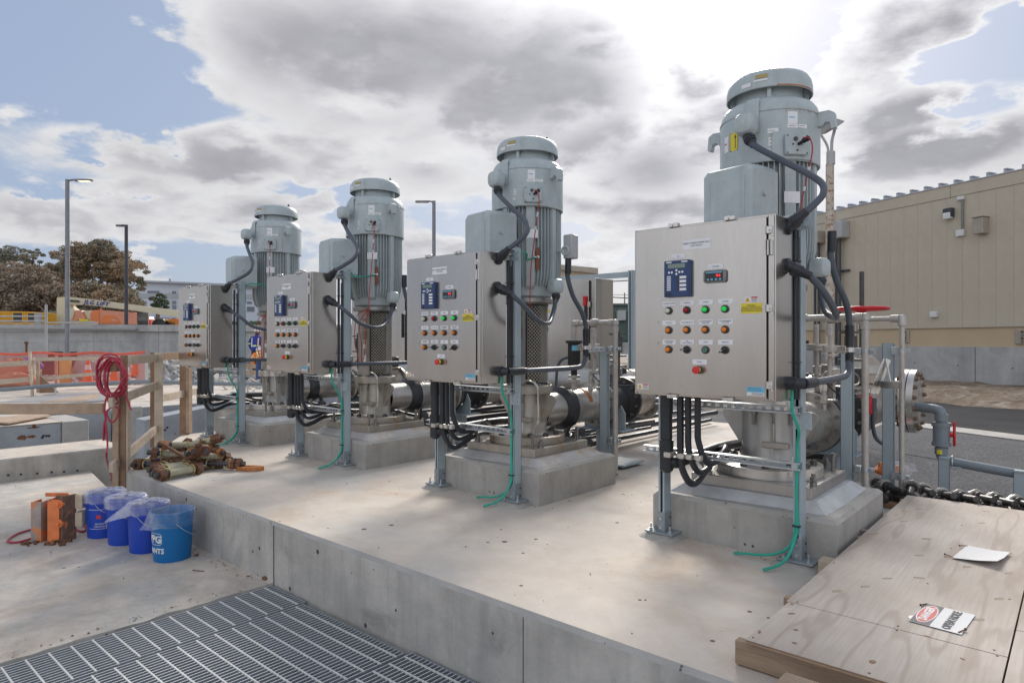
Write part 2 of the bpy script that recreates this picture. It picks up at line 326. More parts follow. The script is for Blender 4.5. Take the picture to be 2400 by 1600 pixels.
# ---------------------------------------------------------------- mesh builder
class MB:
    def __init__(s): s.v = []; s.f = []; s.mi = []; s.cur = 0; s.M = None
    def slot(s, i): s.cur = i; return s
    def add(s, vs_, fs):
        o = len(s.v)
        if s.M is not None: vs_ = [s.M @ Vector(p) for p in vs_]
        s.v.extend([tuple(p) for p in vs_])
        for f in fs: s.f.append([i+o for i in f]); s.mi.append(s.cur)
        return s
    def box(s, x0, x1, y0, y1, z0, z1):
        return s.add([(x0, y0, z0), (x1, y0, z0), (x1, y1, z0), (x0, y1, z0), (x0, y0, z1), (x1, y0, z1), (x1, y1, z1), (x0, y1, z1)],
                     [(0, 3, 2, 1), (4, 5, 6, 7), (0, 1, 5, 4), (1, 2, 6, 5), (2, 3, 7, 6), (3, 0, 4, 7)])
    def cbox(s, x0, x1, y0, y1, z0, z1, c=.004):
        """box with chamfered edges"""
        c = min(c, (x1-x0)*.45, (y1-y0)*.45, (z1-z0)*.45)
        X = (x0, x1); Y = (y0, y1); Z = (z0, z1); vs_ = []; idx = {}
        for i in (0, 1):
            for j in (0, 1):
                for k in (0, 1):
                    sx, sy, sz = (1, -1)[i], (1, -1)[j], (1, -1)[k]
                    for a, p in enumerate(((X[i], Y[j]+sy*c, Z[k]+sz*c), (X[i]+sx*c, Y[j], Z[k]+sz*c), (X[i]+sx*c, Y[j]+sy*c, Z[k]))):
                        idx[i, j, k, a] = len(vs_); vs_.append(p)
        fs = []; q = lambda i, j, k, a: idx[i, j, k, a]
        fs.append((q(0,0,0,0), q(0,0,1,0), q(0,1,1,0), q(0,1,0,0))); fs.append((q(1,0,0,0), q(1,1,0,0), q(1,1,1,0), q(1,0,1,0)))
        fs.append((q(0,0,0,1), q(1,0,0,1), q(1,0,1,1), q(0,0,1,1))); fs.append((q(0,1,0,1), q(0,1,1,1), q(1,1,1,1), q(1,1,0,1)))
        fs.append((q(0,0,0,2), q(0,1,0,2), q(1,1,0,2), q(1,0,0,2))); fs.append((q(0,0,1,2), q(1,0,1,2), q(1,1,1,2), q(0,1,1,2)))
        cen = Vector(((x0+x1)/2, (y0+y1)/2, (z0+z1)/2))
        def orient(f):
            p = [Vector(vs_[i]) for i in f]; n = (p[1]-p[0]).cross(p[2]-p[0]); m = sum(p, Vector())/len(p)
            return f if n.dot(m-cen) > 0 else tuple(reversed(f))
        for j in (0, 1):
            for k in (0, 1): fs.append((q(0,j,k,1), q(1,j,k,1), q(1,j,k,2), q(0,j,k,2)))
        for i in (0, 1):
            for k in (0, 1): fs.append((q(i,0,k,0), q(i,1,k,0), q(i,1,k,2), q(i,0,k,2)))
        for i in (0, 1):
            for j in (0, 1): fs.append((q(i,j,0,0), q(i,j,1,0), q(i,j,1,1), q(i,j,0,1)))
        for i in (0, 1):
            for j in (0, 1):
                for k in (0, 1): fs.append((q(i,j,k,0), q(i,j,k,1), q(i,j,k,2)))
        return s.add(vs_, [orient(f) for f in fs])
    def bar(s, p0, p1, w, h, up=(0, 0, 1), c=0):
        """rectangular bar between two points; w across, h along 'up'"""
        p0 = Vector(p0); p1 = Vector(p1); d = p1-p0; L_ = d.length; x = d.normalized(); u = Vector(up); y = u.cross(x).normalized(); z = x.cross(y)
        old = s.M; m = Matrix(((x.x, y.x, z.x, p0.x), (x.y, y.y, z.y, p0.y), (x.z, y.z, z.z, p0.z), (0, 0, 0, 1)))
        s.M = m if old is None else old @ m
        if c: s.cbox(0, L_, -w/2, w/2, -h/2, h/2, c)
        else: s.box(0, L_, -w/2, w/2, -h/2, h/2)
        s.M = old; return s
    def cyl(s, p0, p1, r0, r1=None, n=16, cap=True):
        r1 = r0 if r1 is None else r1
        p0 = Vector(p0); p1 = Vector(p1); d = (p1-p0).normalized(); a = d.orthogonal().normalized(); b = d.cross(a)
        vs_ = []
        for p, r in ((p0, r0), (p1, r1)):
            for i in range(n):
                t = 2*PI*i/n; vs_.append(p+(a*math.cos(t)+b*math.sin(t))*r)
        fs = [(i, (i+1) % n, n+(i+1) % n, n+i) for i in range(n)]
        if cap: fs += [tuple(reversed(range(n))), tuple(range(n, 2*n))]
        return s.add(vs_, fs)
    def tube(s, pts, r, n=10, cap=True, closed=False):
        pts = [Vector(p) for p in pts]; m = len(pts); rs = r if isinstance(r, (list, tuple)) else [r]*m
        prev = None; vs_ = []
        for i, p in enumerate(pts):
            if closed: t = pts[(i+1) % m]-pts[i-1]
            else: t = pts[min(i+1, m-1)]-pts[max(i-1, 0)]
            t.normalize()
            if prev is None: a = t.orthogonal().normalized()
            else:
                a = prev-t*prev.dot(t)
                a = a.normalized() if a.length > 1e-6 else t.orthogonal().normalized()
            prev = a; b = t.cross(a)
            for k in range(n):
                q = 2*PI*k/n; vs_.append(p+(a*math.cos(q)+b*math.sin(q))*rs[i])
        fs = []
        for i in range(m if closed else m-1):
            for k in range(n):
                i2 = (i+1) % m
                fs.append((i*n+k, i*n+(k+1) % n, i2*n+(k+1) % n, i2*n+k))
        if cap and not closed: fs += [tuple(reversed(range(n))), tuple(range((m-1)*n, m*n))]
        return s.add(vs_, fs)
    def lathe(s, prof, n=32, c=(0, 0), a0=0, a1=2*PI, axis=None, cap=False):
        """profile of (r, z) turned round the z axis through c"""
        full = abs(a1-a0-2*PI) < 1e-6; m = n if full else n+1; vs_ = []
        for r, z in prof:
            for i in range(m):
                t = a0+(a1-a0)*i/n; vs_.append((c[0]+r*math.cos(t), c[1]+r*math.sin(t), z))
        fs = []
        for j in range(len(prof)-1):
            for i in range(n):
                i2 = (i+1) % m
                fs.append((j*m+i, j*m+i2, (j+1)*m+i2, (j+1)*m+i))
        return s.add(vs_, fs)
    def prism(s, poly, z0, z1):
        n = len(poly); vs_ = [(x, y, z0) for x, y in poly]+[(x, y, z1) for x, y in poly]
        fs = [tuple(reversed(range(n))), tuple(range(n, 2*n))]+[(i, (i+1) % n, n+(i+1) % n, n+i) for i in range(n)]
        return s.add(vs_, fs)
    def quad(s, a, b, c, d): return s.add([a, b, c, d], [(0, 1, 2, 3)])
    def grid(s, nx, ny, fn):
        vs_ = [fn(i/nx, j/ny) for j in range(ny+1) for i in range(nx+1)]
        return s.add(vs_, [(j*(nx+1)+i, j*(nx+1)+i+1, (j+1)*(nx+1)+i+1, (j+1)*(nx+1)+i) for j in range(ny) for i in range(nx)])
    def hexbar(s, p0, p1, r): return s.cyl(p0, p1, r, n=6)
    def mesh(s, name, mats, smooth=True, ang=38):
        me = bpy.data.meshes.new(name); me.from_pydata(s.v, [], s.f)
        if not isinstance(mats, (list, tuple)): mats = [mats]
        for m_ in mats: me.materials.append(M[m_] if isinstance(m_, str) else m_)
        if len(mats) > 1: me.polygons.foreach_set('material_index', s.mi)
        me.update()
        if smooth:
            me.polygons.foreach_set('use_smooth', [True]*len(me.polygons))
            me.set_sharp_from_angle(angle=R_(ang))
        return me

def cr(pts, k=6):
    """smooth path through the points"""
    P = [Vector(p) for p in pts]; P = [P[0]*2-P[1]]+P+[P[-1]*2-P[-2]]; out = []
    for i in range(1, len(P)-2):
        for j in range(k):
            t = j/k; a, b, c, d = P[i-1], P[i], P[i+1], P[i+2]
            out.append(.5*((2*b)+(c-a)*t+(2*a-5*b+4*c-d)*t*t+(3*b-a-3*c+d)*t**3))
    out.append(P[-2]); return out

def at(px, py, w):
    """point seen at photo pixel (px, py) at distance w along the view axis"""
    return Vector((0, 0, EYE))+(FWD*1536+RGT*(px-1200)+UP*(799-py))*(w/1536)
def ground(px, py, z):
    d = FWD*1536+RGT*(px-1200)+UP*(799-py); return Vector((0, 0, EYE))+d*((z-EYE)/d.z)

# ---------------------------------------------------------------- things, parts
FR = {}        # object -> origin (world) used to turn scene coordinates into local ones
CACHE = {}
def thing(name, label, cat, base, group=None, rz=0):
    o = bpy.data.objects.new(name, None); col.objects.link(o); o.empty_display_size = .1
    o.location = base; o.rotation_euler.z = rz; o['label'] = label; o['category'] = cat
    if group: o['group'] = group
    FR[o] = Vector(base); return o
def part(name, mesh, parent, origin=None, label=None, kind=None, loc=None, rot=None):
    """origin: where the mesh's own (0,0,0) lies in the scene"""
    o = bpy.data.objects.new(name, mesh); col.objects.link(o); o.parent = parent
    org = Vector(origin) if origin is not None else Vector((0, 0, 0))
    o.location = org-FR[parent]; FR[o] = org
    if rot: o.rotation_euler = rot
    if label: o['label'] = label
    if kind: o['kind'] = kind
    return o
def solo(name, mesh, label, cat, group=None, loc=(0, 0, 0), rot=None, kind=None):
    o = bpy.data.objects.new(name, mesh); col.objects.link(o); o.location = loc; FR[o] = Vector(loc)
    if rot: o.rotation_euler = rot
    o['label'] = label; o['category'] = cat
    if group: o['group'] = group
    if kind: o['kind'] = kind
    return o
def clusters(mb, gap=.002):
    """split a builder into groups of touching pieces"""
    par = list(range(len(mb.v)))
    def find(a):
        while par[a] != a: par[a] = par[par[a]]; a = par[a]
        return a
    for f in mb.f:
        r = find(f[0])
        for i in f[1:]:
            q = find(i)
            if q != r: par[q] = r
    comp = {}
    for i, p in enumerate(mb.v):
        r = find(i); c = comp.setdefault(r, [list(p), list(p)])
        for k in range(3): c[0][k] = min(c[0][k], p[k]); c[1][k] = max(c[1][k], p[k])
    roots = list(comp); grp = {r: r for r in roots}
    def g(r):
        while grp[r] != r: r = grp[r]
        return r
    for i, a in enumerate(roots):
        for b in roots[i+1:]:
            A, B = comp[a], comp[b]
            if all(A[0][k]-gap <= B[1][k] and B[0][k]-gap <= A[1][k] for k in range(3)):
                ga, gb = g(a), g(b)
                if ga != gb: grp[gb] = ga
    out = {}
    for f, m in zip(mb.f, mb.mi):
        k = g(find(f[0])); o = out.setdefault(k, (MB(), {})); mp = o[1]; nf = []
        for i in f:
            if i not in mp: mp[i] = len(o[0].v); o[0].v.append(mb.v[i])
            nf.append(mp[i])
        o[0].f.append(nf); o[0].mi.append(m)
    return [o[0] for o in out.values()]
def parts(name, key, fn, mats, parent, origin=None, **kw):
    """like part(), one object for each group of touching pieces"""
    ms = cached(('parts', key), lambda: [c.mesh(name, mats) for c in clusters(fn())])
    return [part(name, m, parent, origin=origin, **kw) for m in ms]
def struct(name, mesh, loc=(0, 0, 0)):
    o = bpy.data.objects.new(name, mesh); col.objects.link(o); o.location = loc; o['kind'] = 'structure'; FR[o] = Vector(loc); return o
def stuff(name, mesh, label, cat):
    o = bpy.data.objects.new(name, mesh); col.objects.link(o); o['kind'] = 'stuff'; o['label'] = label; o['category'] = cat; FR[o] = Vector(); return o
def cached(key, fn):
    if key not in CACHE: CACHE[key] = fn()
    return CACHE[key]
def text_mesh(txt, size, material, ext=.0006, align='CENTER', shear=0, bold=0, spacing=1.0):
    cu = bpy.data.curves.new('lettering', 'FONT'); cu.body = txt; cu.size = size; cu.extrude = ext; cu.align_x = align; cu.align_y = 'CENTER'
    cu.resolution_u = 2; cu.shear = shear; cu.offset = bold; cu.space_line = 1.0; cu.space_character = spacing
    ob = bpy.data.objects.new('lettering_tmp', cu); col.objects.link(ob)
    dg = bpy.context.evaluated_depsgraph_get(); dg.update()
    me = bpy.data.meshes.new_from_object(ob.evaluated_get(dg)); bpy.data.objects.remove(ob)
    me.materials.clear(); me.materials.append(M[material]); me.name = 'lettering'; return me

# lettering, made first while the scene is still light
TX = {}
def prep(key, *a, **k): TX[key] = text_mesh(*a, **k)
for i in range(4): prep('name%d' % i, 'SPRAY WASH PUMP NO.%d\nLCP-310-0%d' % (i+1, i+1), .0142, 'ink')
BT = ['CONTROL POWER', 'RUNNING', 'STOPPED', 'ALARMED', 'VFD FAULT', 'HIGH VIBRATION', 'MOTOR WINDING\nHIGH TEMP', 'MOTOR BEARING\nHIGH TEMP',
      'PUMP BEARING\nHIGH TEMP', 'OFF\nLOCAL   REMOTE', 'START', 'SPEED SET', 'E-STOP', 'ECS', 'VFD SPEED']
for i, t in enumerate(BT): prep('b%d' % i, t, .0082, 'ink')
prep('warnyel', 'WARNING:\nYELLOW WIRING NOT\nDE-ENERGIZED BY PANEL\nDISCONNECTING MEANS', .0095, 'ink')
prep('digits', '0.6', .020, 'led', bold=.0004)
prep('danger_s', 'DANGER', .009, 'white'); prep('fine', 'HAZARDOUS VOLTAGE\nCONTACT WILL CAUSE\nSHOCK OR BURN', .0055, 'ink')
prep('caution', '! CAUTION', .017, 'ink', bold=.0004)
prep('danger', 'DANGER', .040, 'white', bold=.0018); prep('openhole', 'OPEN HOLE', .041, 'ink', bold=.0012)
prep('lift', 'JLG LIFT', .46, 'navy', ext=.01, shear=.25, bold=.008, spacing=1.12)
prep('pg', 'PPG', .075, 'white', bold=.003); prep('nts', 'PAINTS', .052, 'white', bold=.0015); prep('bmark', 'HOWIN\nCROWNS', .022, 'white'); prep('model', 'H800AJ', .12, 'white', ext=.01)

# ---------------------------------------------------------------- the setting
YE = 2.30; ZL = -.414
def rot2(x, y, a): return (x*math.cos(a)-y*math.sin(a), x*math.sin(a)+y*math.cos(a))

def build_platform():
    # raised equipment slab with chamfered edge
    c = .02
    poly = [(-6.93, YE), (3.2, YE), (3.2, 6.35), (-2.55, 6.35), (-2.55, 9.6), (-9.0, 9.6), (-9.0, 3.66)]
    def inset(poly, d):
        out = []; n = len(poly)
        for i in range(n):
            p0 = Vector(poly[i-1]); p1 = Vector(poly[i]); p2 = Vector(poly[(i+1) % n])
            e1 = (p1-p0).normalized(); e2 = (p2-p1).normalized(); n1 = Vector((-e1.y, e1.x)); n2 = Vector((-e2.y, e2.x))
            b = (n1+n2); b = b/b.length; out.append(tuple(p1+b*(d/max(.3, b.dot(n1)))))
        return out
    top = inset(poly, c); n = len(poly)
    b = MB(); vs_ = [(x, y, 0) for x, y in top]+[(x, y, -c) for x, y in poly]+[(x, y, -1.6) for x, y in poly]
    b.slot(0).add(vs_[:n], [tuple(range(n))])
    b.slot(2); b.add(vs_[:2*n], [(i, n+i, n+(i+1) % n, (i+1) % n) for i in range(n)])
    b.slot(1); b.add(vs_[n:], [(i, n+i, n+(i+1) % n, (i+1) % n) for i in range(n)])
    struct('platform', b.mesh('platform', ['slab', 'formed', 'chamfer'], smooth=False))
    # construction joints in the face
    j = MB()
    for x in (-4.16, -.1): j.box(x-.004, x+.004, YE-.0025, YE-.0005, ZL-.2, -c)
    j.box(-1.94, -1.936, YE-.0012, YE-.0005, ZL-.2, -.03)
    struct('joint', j.mesh('joint', 'seal', smooth=False))
    # lower slab, thick lip above the grated pit
    b = MB(); 
    def lip(x): return -.012+.026*noise.noise(Vector((x*2.3, .3, 1)))+.020*noise.noise(Vector((x*9, 7.3, 1)))
    ys = [-3+i*.025 for i in range(213)]
    pts = [(-4.175+lip(y)*(1.0 if y < 2.1 else .3), y) for y in ys if y < 2.33]
    poly = [(-9.5, 2.75), (-9.5, -3.0)]+pts+[(-4.16, 2.36), (-6.93, 2.36)]
    n = len(poly); b.prism(poly, ZL-.5, ZL)
    b.f[-n-2] = b.f[-n-2]
    b.mi = [0]*len(b.f)
    for i in range(2, n+2): b.mi[i] = 1
    struct('ground_slab', b.mesh('ground_slab', ['slab2', 'formed'], smooth=False))
    # floor and sides of the pit under the grating
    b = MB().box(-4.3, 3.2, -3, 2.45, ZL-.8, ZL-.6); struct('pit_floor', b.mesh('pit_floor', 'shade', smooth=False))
build_platform()

def build_grating():
    pitch = .0302; bd = .030
    x = -4.155; widths = [.43, 1.0, 1.0, 1.0]
    labels = ['narrow galvanized grating panel in the corner where slab meets platform', 'galvanized grating panel second from the slab corner along the platform wall',
              'galvanized grating panel third from the slab corner, cut by the frame bottom', 'galvanized grating panel nearest the camera at the frame bottom edge']
    for w, lab, y1 in zip(widths, labels, (2.275, 2.245, 2.275, 2.26)):
        y0 = -.6; t = thing('floor_grating', lab, 'grating', (x+w/2, (y0+y1)/2, ZL-.005), 'grating panels over the drain pit')
        nb = int(w/pitch); 
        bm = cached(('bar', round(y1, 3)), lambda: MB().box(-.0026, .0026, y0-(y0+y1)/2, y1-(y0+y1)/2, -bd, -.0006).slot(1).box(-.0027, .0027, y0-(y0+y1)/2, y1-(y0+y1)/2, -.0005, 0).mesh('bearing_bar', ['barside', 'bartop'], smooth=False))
        for i in range(nb): part('bearing_bar', bm, t, origin=(x+.012+i*(w-.024)/(nb-1), (y0+y1)/2, ZL-.005))
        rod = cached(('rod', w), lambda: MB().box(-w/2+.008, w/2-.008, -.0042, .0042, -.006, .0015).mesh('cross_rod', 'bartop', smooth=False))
        y = y1-.05
        while y > y0:
            part('cross_rod', rod, t, origin=(x+w/2, y, ZL-.005)); y -= .1016
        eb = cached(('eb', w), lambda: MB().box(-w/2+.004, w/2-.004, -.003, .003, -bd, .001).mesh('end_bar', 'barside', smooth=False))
        part('end_bar', eb, t, origin=(x+w/2, y1+.003, ZL-.005)); part('end_bar', eb, t, origin=(x+w/2, y0-.003, ZL-.005))
        x += w+.012
build_grating()

# ---------------------------------------------------------------- pump units
OX = [-1.555, -3.615, -5.745, -7.80]
DX = [0, -.01, -.075, -.15]            # cabinets and frames sit a little further left on the far pumps
WHO = ['nearest, rightmost', 'second from the right', 'third from the right', 'farthest, leftmost']

def pad_mesh():
    b = MB(); x0, x1, y0, y1, h, c = -.555, .555, 3.815, 4.875, .262, .022
    def ring(d, z): return [(x0+d, y0+d, z), (x1-d, y0+d, z), (x1-d, y1-d, z), (x0+d, y1-d, z)]
    R = [ring(0, -.01), ring(0, h-c), ring(c, h)]
    vs_ = sum(R, []); b.add(vs_[:8], [(i, (i+1) % 4, 4+(i+1) % 4, 4+i) for i in range(4)])
    b.slot(1).add(vs_[4:], [(i, (i+1) % 4, 4+(i+1) % 4, 4+i) for i in range(4)]+[(4, 5, 6, 7)])
    return b.mesh('concrete_pad', ['pad', 'chamfer'], smooth=False)
def grout_mesh(m='grout'):
    b = MB(); cy = 4.345
    def ring(hx, hy, z, w=0):
        return [(-hx, cy-hy, z), (-hx*.3, cy-hy-w, z), (hx*.4, cy-hy+w, z), (hx, cy-hy, z), (hx+w, cy-hy*.2, z), (hx, cy+hy, z), (-hx, cy+hy, z), (-hx-w, cy, z)]
    R = [ring(.475, .45, .263, .012), ring(.40, .385, .318)]
    n = 8; vs_ = sum(R, []); b.add(vs_, [(i, (i+1) % n, n+(i+1) % n, n+i) for i in range(n)]+[tuple(range(n, 2*n))])
    return b.mesh('grout', m, smooth=False)
def bolt_m(r=.016, h=.02, stem=.0, m='greymet'):
    b = MB()
    if stem: b.cyl((0, 0, 0), (0, 0, stem), r*.55, n=10)
    b.cyl((0, 0, stem), (0, 0, stem+h), r, n=6); b.cyl((0, 0, stem+h), (0, 0, stem+h*1.25), r*.6, n=10)
    return b.mesh('bolt', m)

def post_mesh(h, w=.0413, d=.0826):
    """double channel: two C sections back to back, slots open to front and back"""
    b = MB(); t = .003
    for s in (-1, 1):
        y0, y1 = (0, s*d/2)
        ya, yb = min(y0, y1), max(y0, y1)
        b.box(-w/2, -w/2+t, ya, yb, 0, h); b.box(w/2-t, w/2, ya, yb, 0, h)
        yy = s*d/2
        for q in (-1, 1):
            lp = w*.23; xa, xb = sorted((q*w/2, q*(w/2-lp))); b.box(xa, xb, min(yy, yy-s*t)-.0003, max(yy, yy-s*t)+.0003, 0, h)
            xa, xb = sorted((q*(w/2-lp), q*(w/2-lp-t))); b.box(xa, xb, min(yy, yy-s*.008), max(yy, yy-s*.008), 0, h)
        b.box(-w/2+t, w/2-t, -.0015, .0015, 0, h)
    # shallow ribs pressed along the sides
    for q in (-1, 1):
        for yy in (-.0225, .0225, .002): b.box(q*w/2-.0008, q*w/2+.0008, yy-.0015, yy+.0015, 0, h)
    return b.mesh('post', 'strut', smooth=False)
def rail_mesh(L_, sl=True, m='galv', h=.0413, d=.0413):
    """slotted channel along x, open to the front; slots in the web are real gaps"""
    b = MB(); t = .0028
    b.box(0, L_, -d/2, d/2, h/2-t, h/2); b.box(0, L_, -d/2, d/2, -h/2, -h/2+t)
    for z in (1, -1):
        za, zb = sorted((z*h/2, z*(h/2-.009))); b.box(0, L_, -d/2-.0004, -d/2+t, za, zb)
    if sl:
        y0, y1 = d/2-t, d/2
        b.box(0, L_, y0, y1, .008, h/2-t); b.box(0, L_, y0, y1, -h/2+t, -.008)
        x = 0
        while x < L_:
            b.box(x, min(L_, x+.022), y0, y1, -.008, .008); x += .05
    else: b.box(0, L_, d/2-t, d/2, -h/2, h/2)
    return b.mesh('rail', m, smooth=False)

def foot_mesh():
    b = MB(); b.cbox(-.095, .095, -.085, .095, .0, .011, .003); return b.mesh('foot_plate', 'foot', smooth=False)
def bracket_mesh():
    b = MB(); b.cbox(-.026, .026, -.047, .047, .009, .13, .004); return b.mesh('post_bracket', 'foot', smooth=False)
def mortar_mesh():
    b = MB(); r = random.Random(4); n = 20; A = []; B_ = []
    for i in range(n):
        t = 2*PI*i/n; k = 1/max(abs(math.cos(t)), abs(math.sin(t))); k = min(k, 1.25)
        A.append((math.cos(t)*.125*k*(1+.12*r.random()), math.sin(t)*.12*k*(1+.12*r.random()), -.0305)); B_.append((math.cos(t)*.088*k, .005+math.sin(t)*.08*k, 0))
    b.add(A+B_, [(i, (i+1) % n, n+(i+1) % n, n+i) for i in range(n)]+[tuple(range(n, 2*n))]); return b

def anchor_m():
    return cached('anchor', lambda: MB().cyl((0, 0, 0), (0, 0, .045), .006, n=8).cyl((0, 0, .004), (0, 0, .016), .0115, n=6).cyl((0, 0, 0), (0, 0, .004), .015, n=12).mesh('anchor_bolt', 'galv'))

def build_frame(i):
    ox = OX[i]+DX[i]
    t = thing('strut_frame', ['blue grey strut frame with slotted rail carrying the nearest control cabinet', 'blue grey strut frame carrying the second control cabinet from the right',
              'blue grey strut frame carrying the third control cabinet from the right', 'blue grey strut frame carrying the farthest control cabinet'][i], 'strut frame', (ox, 3.77, 0), 'strut frames behind the control cabinets')
    pm = cached('post', lambda: post_mesh(1.915)); mm = cached('mortar', lambda: mortar_mesh().mesh('mortar_bed', 'pad'))
    xs = (-.450 if i == 0 else -.470, .372)
    for x in xs:
        part('post', pm, t, origin=(ox+x, 3.772, .030))
        part('mortar_bed', mm, t, origin=(ox+x, 3.772, .030), rot=(0, 0, .1*x))
        f = part('foot_plate', cached('foot', foot_mesh), t, origin=(ox+x, 3.772, .030))
        part('post_bracket', cached('brk', bracket_mesh), f, origin=(ox+x, 3.772, .030))
        for dx, dy in ((-.066, -.055), (.066, -.055), (-.066, .06), (.066, .06)):
            part('anchor_bolt', anchor_m(), f, origin=(ox+x+dx, 3.772+dy, .039))
        for z in (.065, .12):
            for q in (-.02, .02):
                part('bolt', cached('sb', lambda: MB().cyl((0, 0, 0), (0, -.007, 0), .0095, n=6).mesh('bolt', 'galv')), f, origin=(ox+x, 3.725, z)) if q < 0 else \
                part('bolt', cached('sbx', lambda: MB().cyl((0, 0, 0), (.004, 0, 0), .006, n=8).mesh('bolt', 'seal')), f, origin=(ox+x+.026, 3.772+q, z))
    # rails
    for z, x0, x1, y in ((.555, -.56, .40, 3.712), (.86, -.47, .40, 3.712), (1.90, -.47, .40, 3.712)):
        rm = cached(('rail', x1-x0), lambda: rail_mesh(x1-x0)); r = part('rail', rm, t, origin=(ox+x0, y, z))
        part('bolt', cached('rb', lambda: MB().cyl((0, -.021, 0), (0, -.031, 0), .012, n=6).cyl((0, -.02, 0), (0, -.023, 0), .017, n=14).mesh('bolt', 'galv')), r, origin=(ox+.372, y, z))
    g = cached('gusset', lambda: MB().cbox(-.05, .05, -.004, 0, -.045, .045, .002).mesh('gusset_plate', 'strut', smooth=False))
    for z in (1.885, .80): 
        q = part('gusset_plate', g, t, origin=(ox+.40, 3.729, z))
        for dx, dz in ((-.025, -.02), (.02, -.02), (-.025, .02), (.02, .02)): part('bolt', cached('gb', lambda: MB().cyl((0, 0, 0), (0, -.008, 0), .012, n=12).mesh('bolt', 'strut')), q, origin=(ox+.40+dx, 3.725, z+dz))
    return t

# control cabinet -------------------------------------------------
def label_plate(parent, x, y, z, w, h, key=None, m='plate', name='label_plate', tick=True):
    pm = cached(('lp', w, h, m), lambda: MB().cbox(-w/2, w/2, -.0022, 0, -h/2, h/2, .0006).mesh(name, m, smooth=False))
    p = part(name, pm, parent, origin=(x, y, z))
    if key: part('lettering', TX[key], p, origin=(x, y-.0024, z), rot=(PI/2, 0, 0))
    return p
def push_meshes():
    bez = MB().lathe([(0, -.012), (.0175, -.012), (.0215, -.008), (.0215, 0)], 20); bez.v = [(x, z, y) for x, y, z in bez.v]; bez.f = [f[::-1] for f in bez.f]
    CACHE['bezel'] = bez.mesh('bezel', 'dark')
    for k, m in (('amber', 'amber'), ('lred', 'lred'), ('lwhite', 'lwhite'), ('lgreen', 'lgreen'), ('lgreend', 'lgreend')):
        l = MB().lathe([(0, -.028), (.0075, -.028), (.0120, -.025), (.0130, -.012)], 16); l.v = [(x, z, y) for x, y, z in l.v]; l.f = [f[::-1] for f in l.f]
        CACHE['lens_'+k] = l.mesh('lens', m)
    l = MB().lathe([(0, -.015), (.0105, -.015), (.0115, -.012)], 16); l.v = [(x, z, y) for x, y, z in l.v]; l.f = [f[::-1] for f in l.f]; CACHE['lens_push'] = l.mesh('push_cap', 'lgreenb')
    l = MB().lathe([(.0112, -.0135), (.0112, -.0165), (.0145, -.0165), (.0145, -.0115)], 16); l.v = [(x, z, y) for x, y, z in l.v]; l.f = [f[::-1] for f in l.f]; CACHE['push_ring'] = l.mesh('ring', 'grey')
    k = MB().cyl((0, -.012, 0), (0, -.024, 0), .0145, .013, n=16); k.M = Matrix.Rotation(R_(0), 4, 'Y'); k.cbox(-.024, .013, -.036, -.018, -.0045, .0045, .002); CACHE['knob'] = k.mesh('knob', 'dark')
    CACHE['knobmark'] = MB().box(-.014, -.002, -.0372, -.0362, -.0015, .0015).mesh('pointer', 'white', smooth=False)
push_meshes()

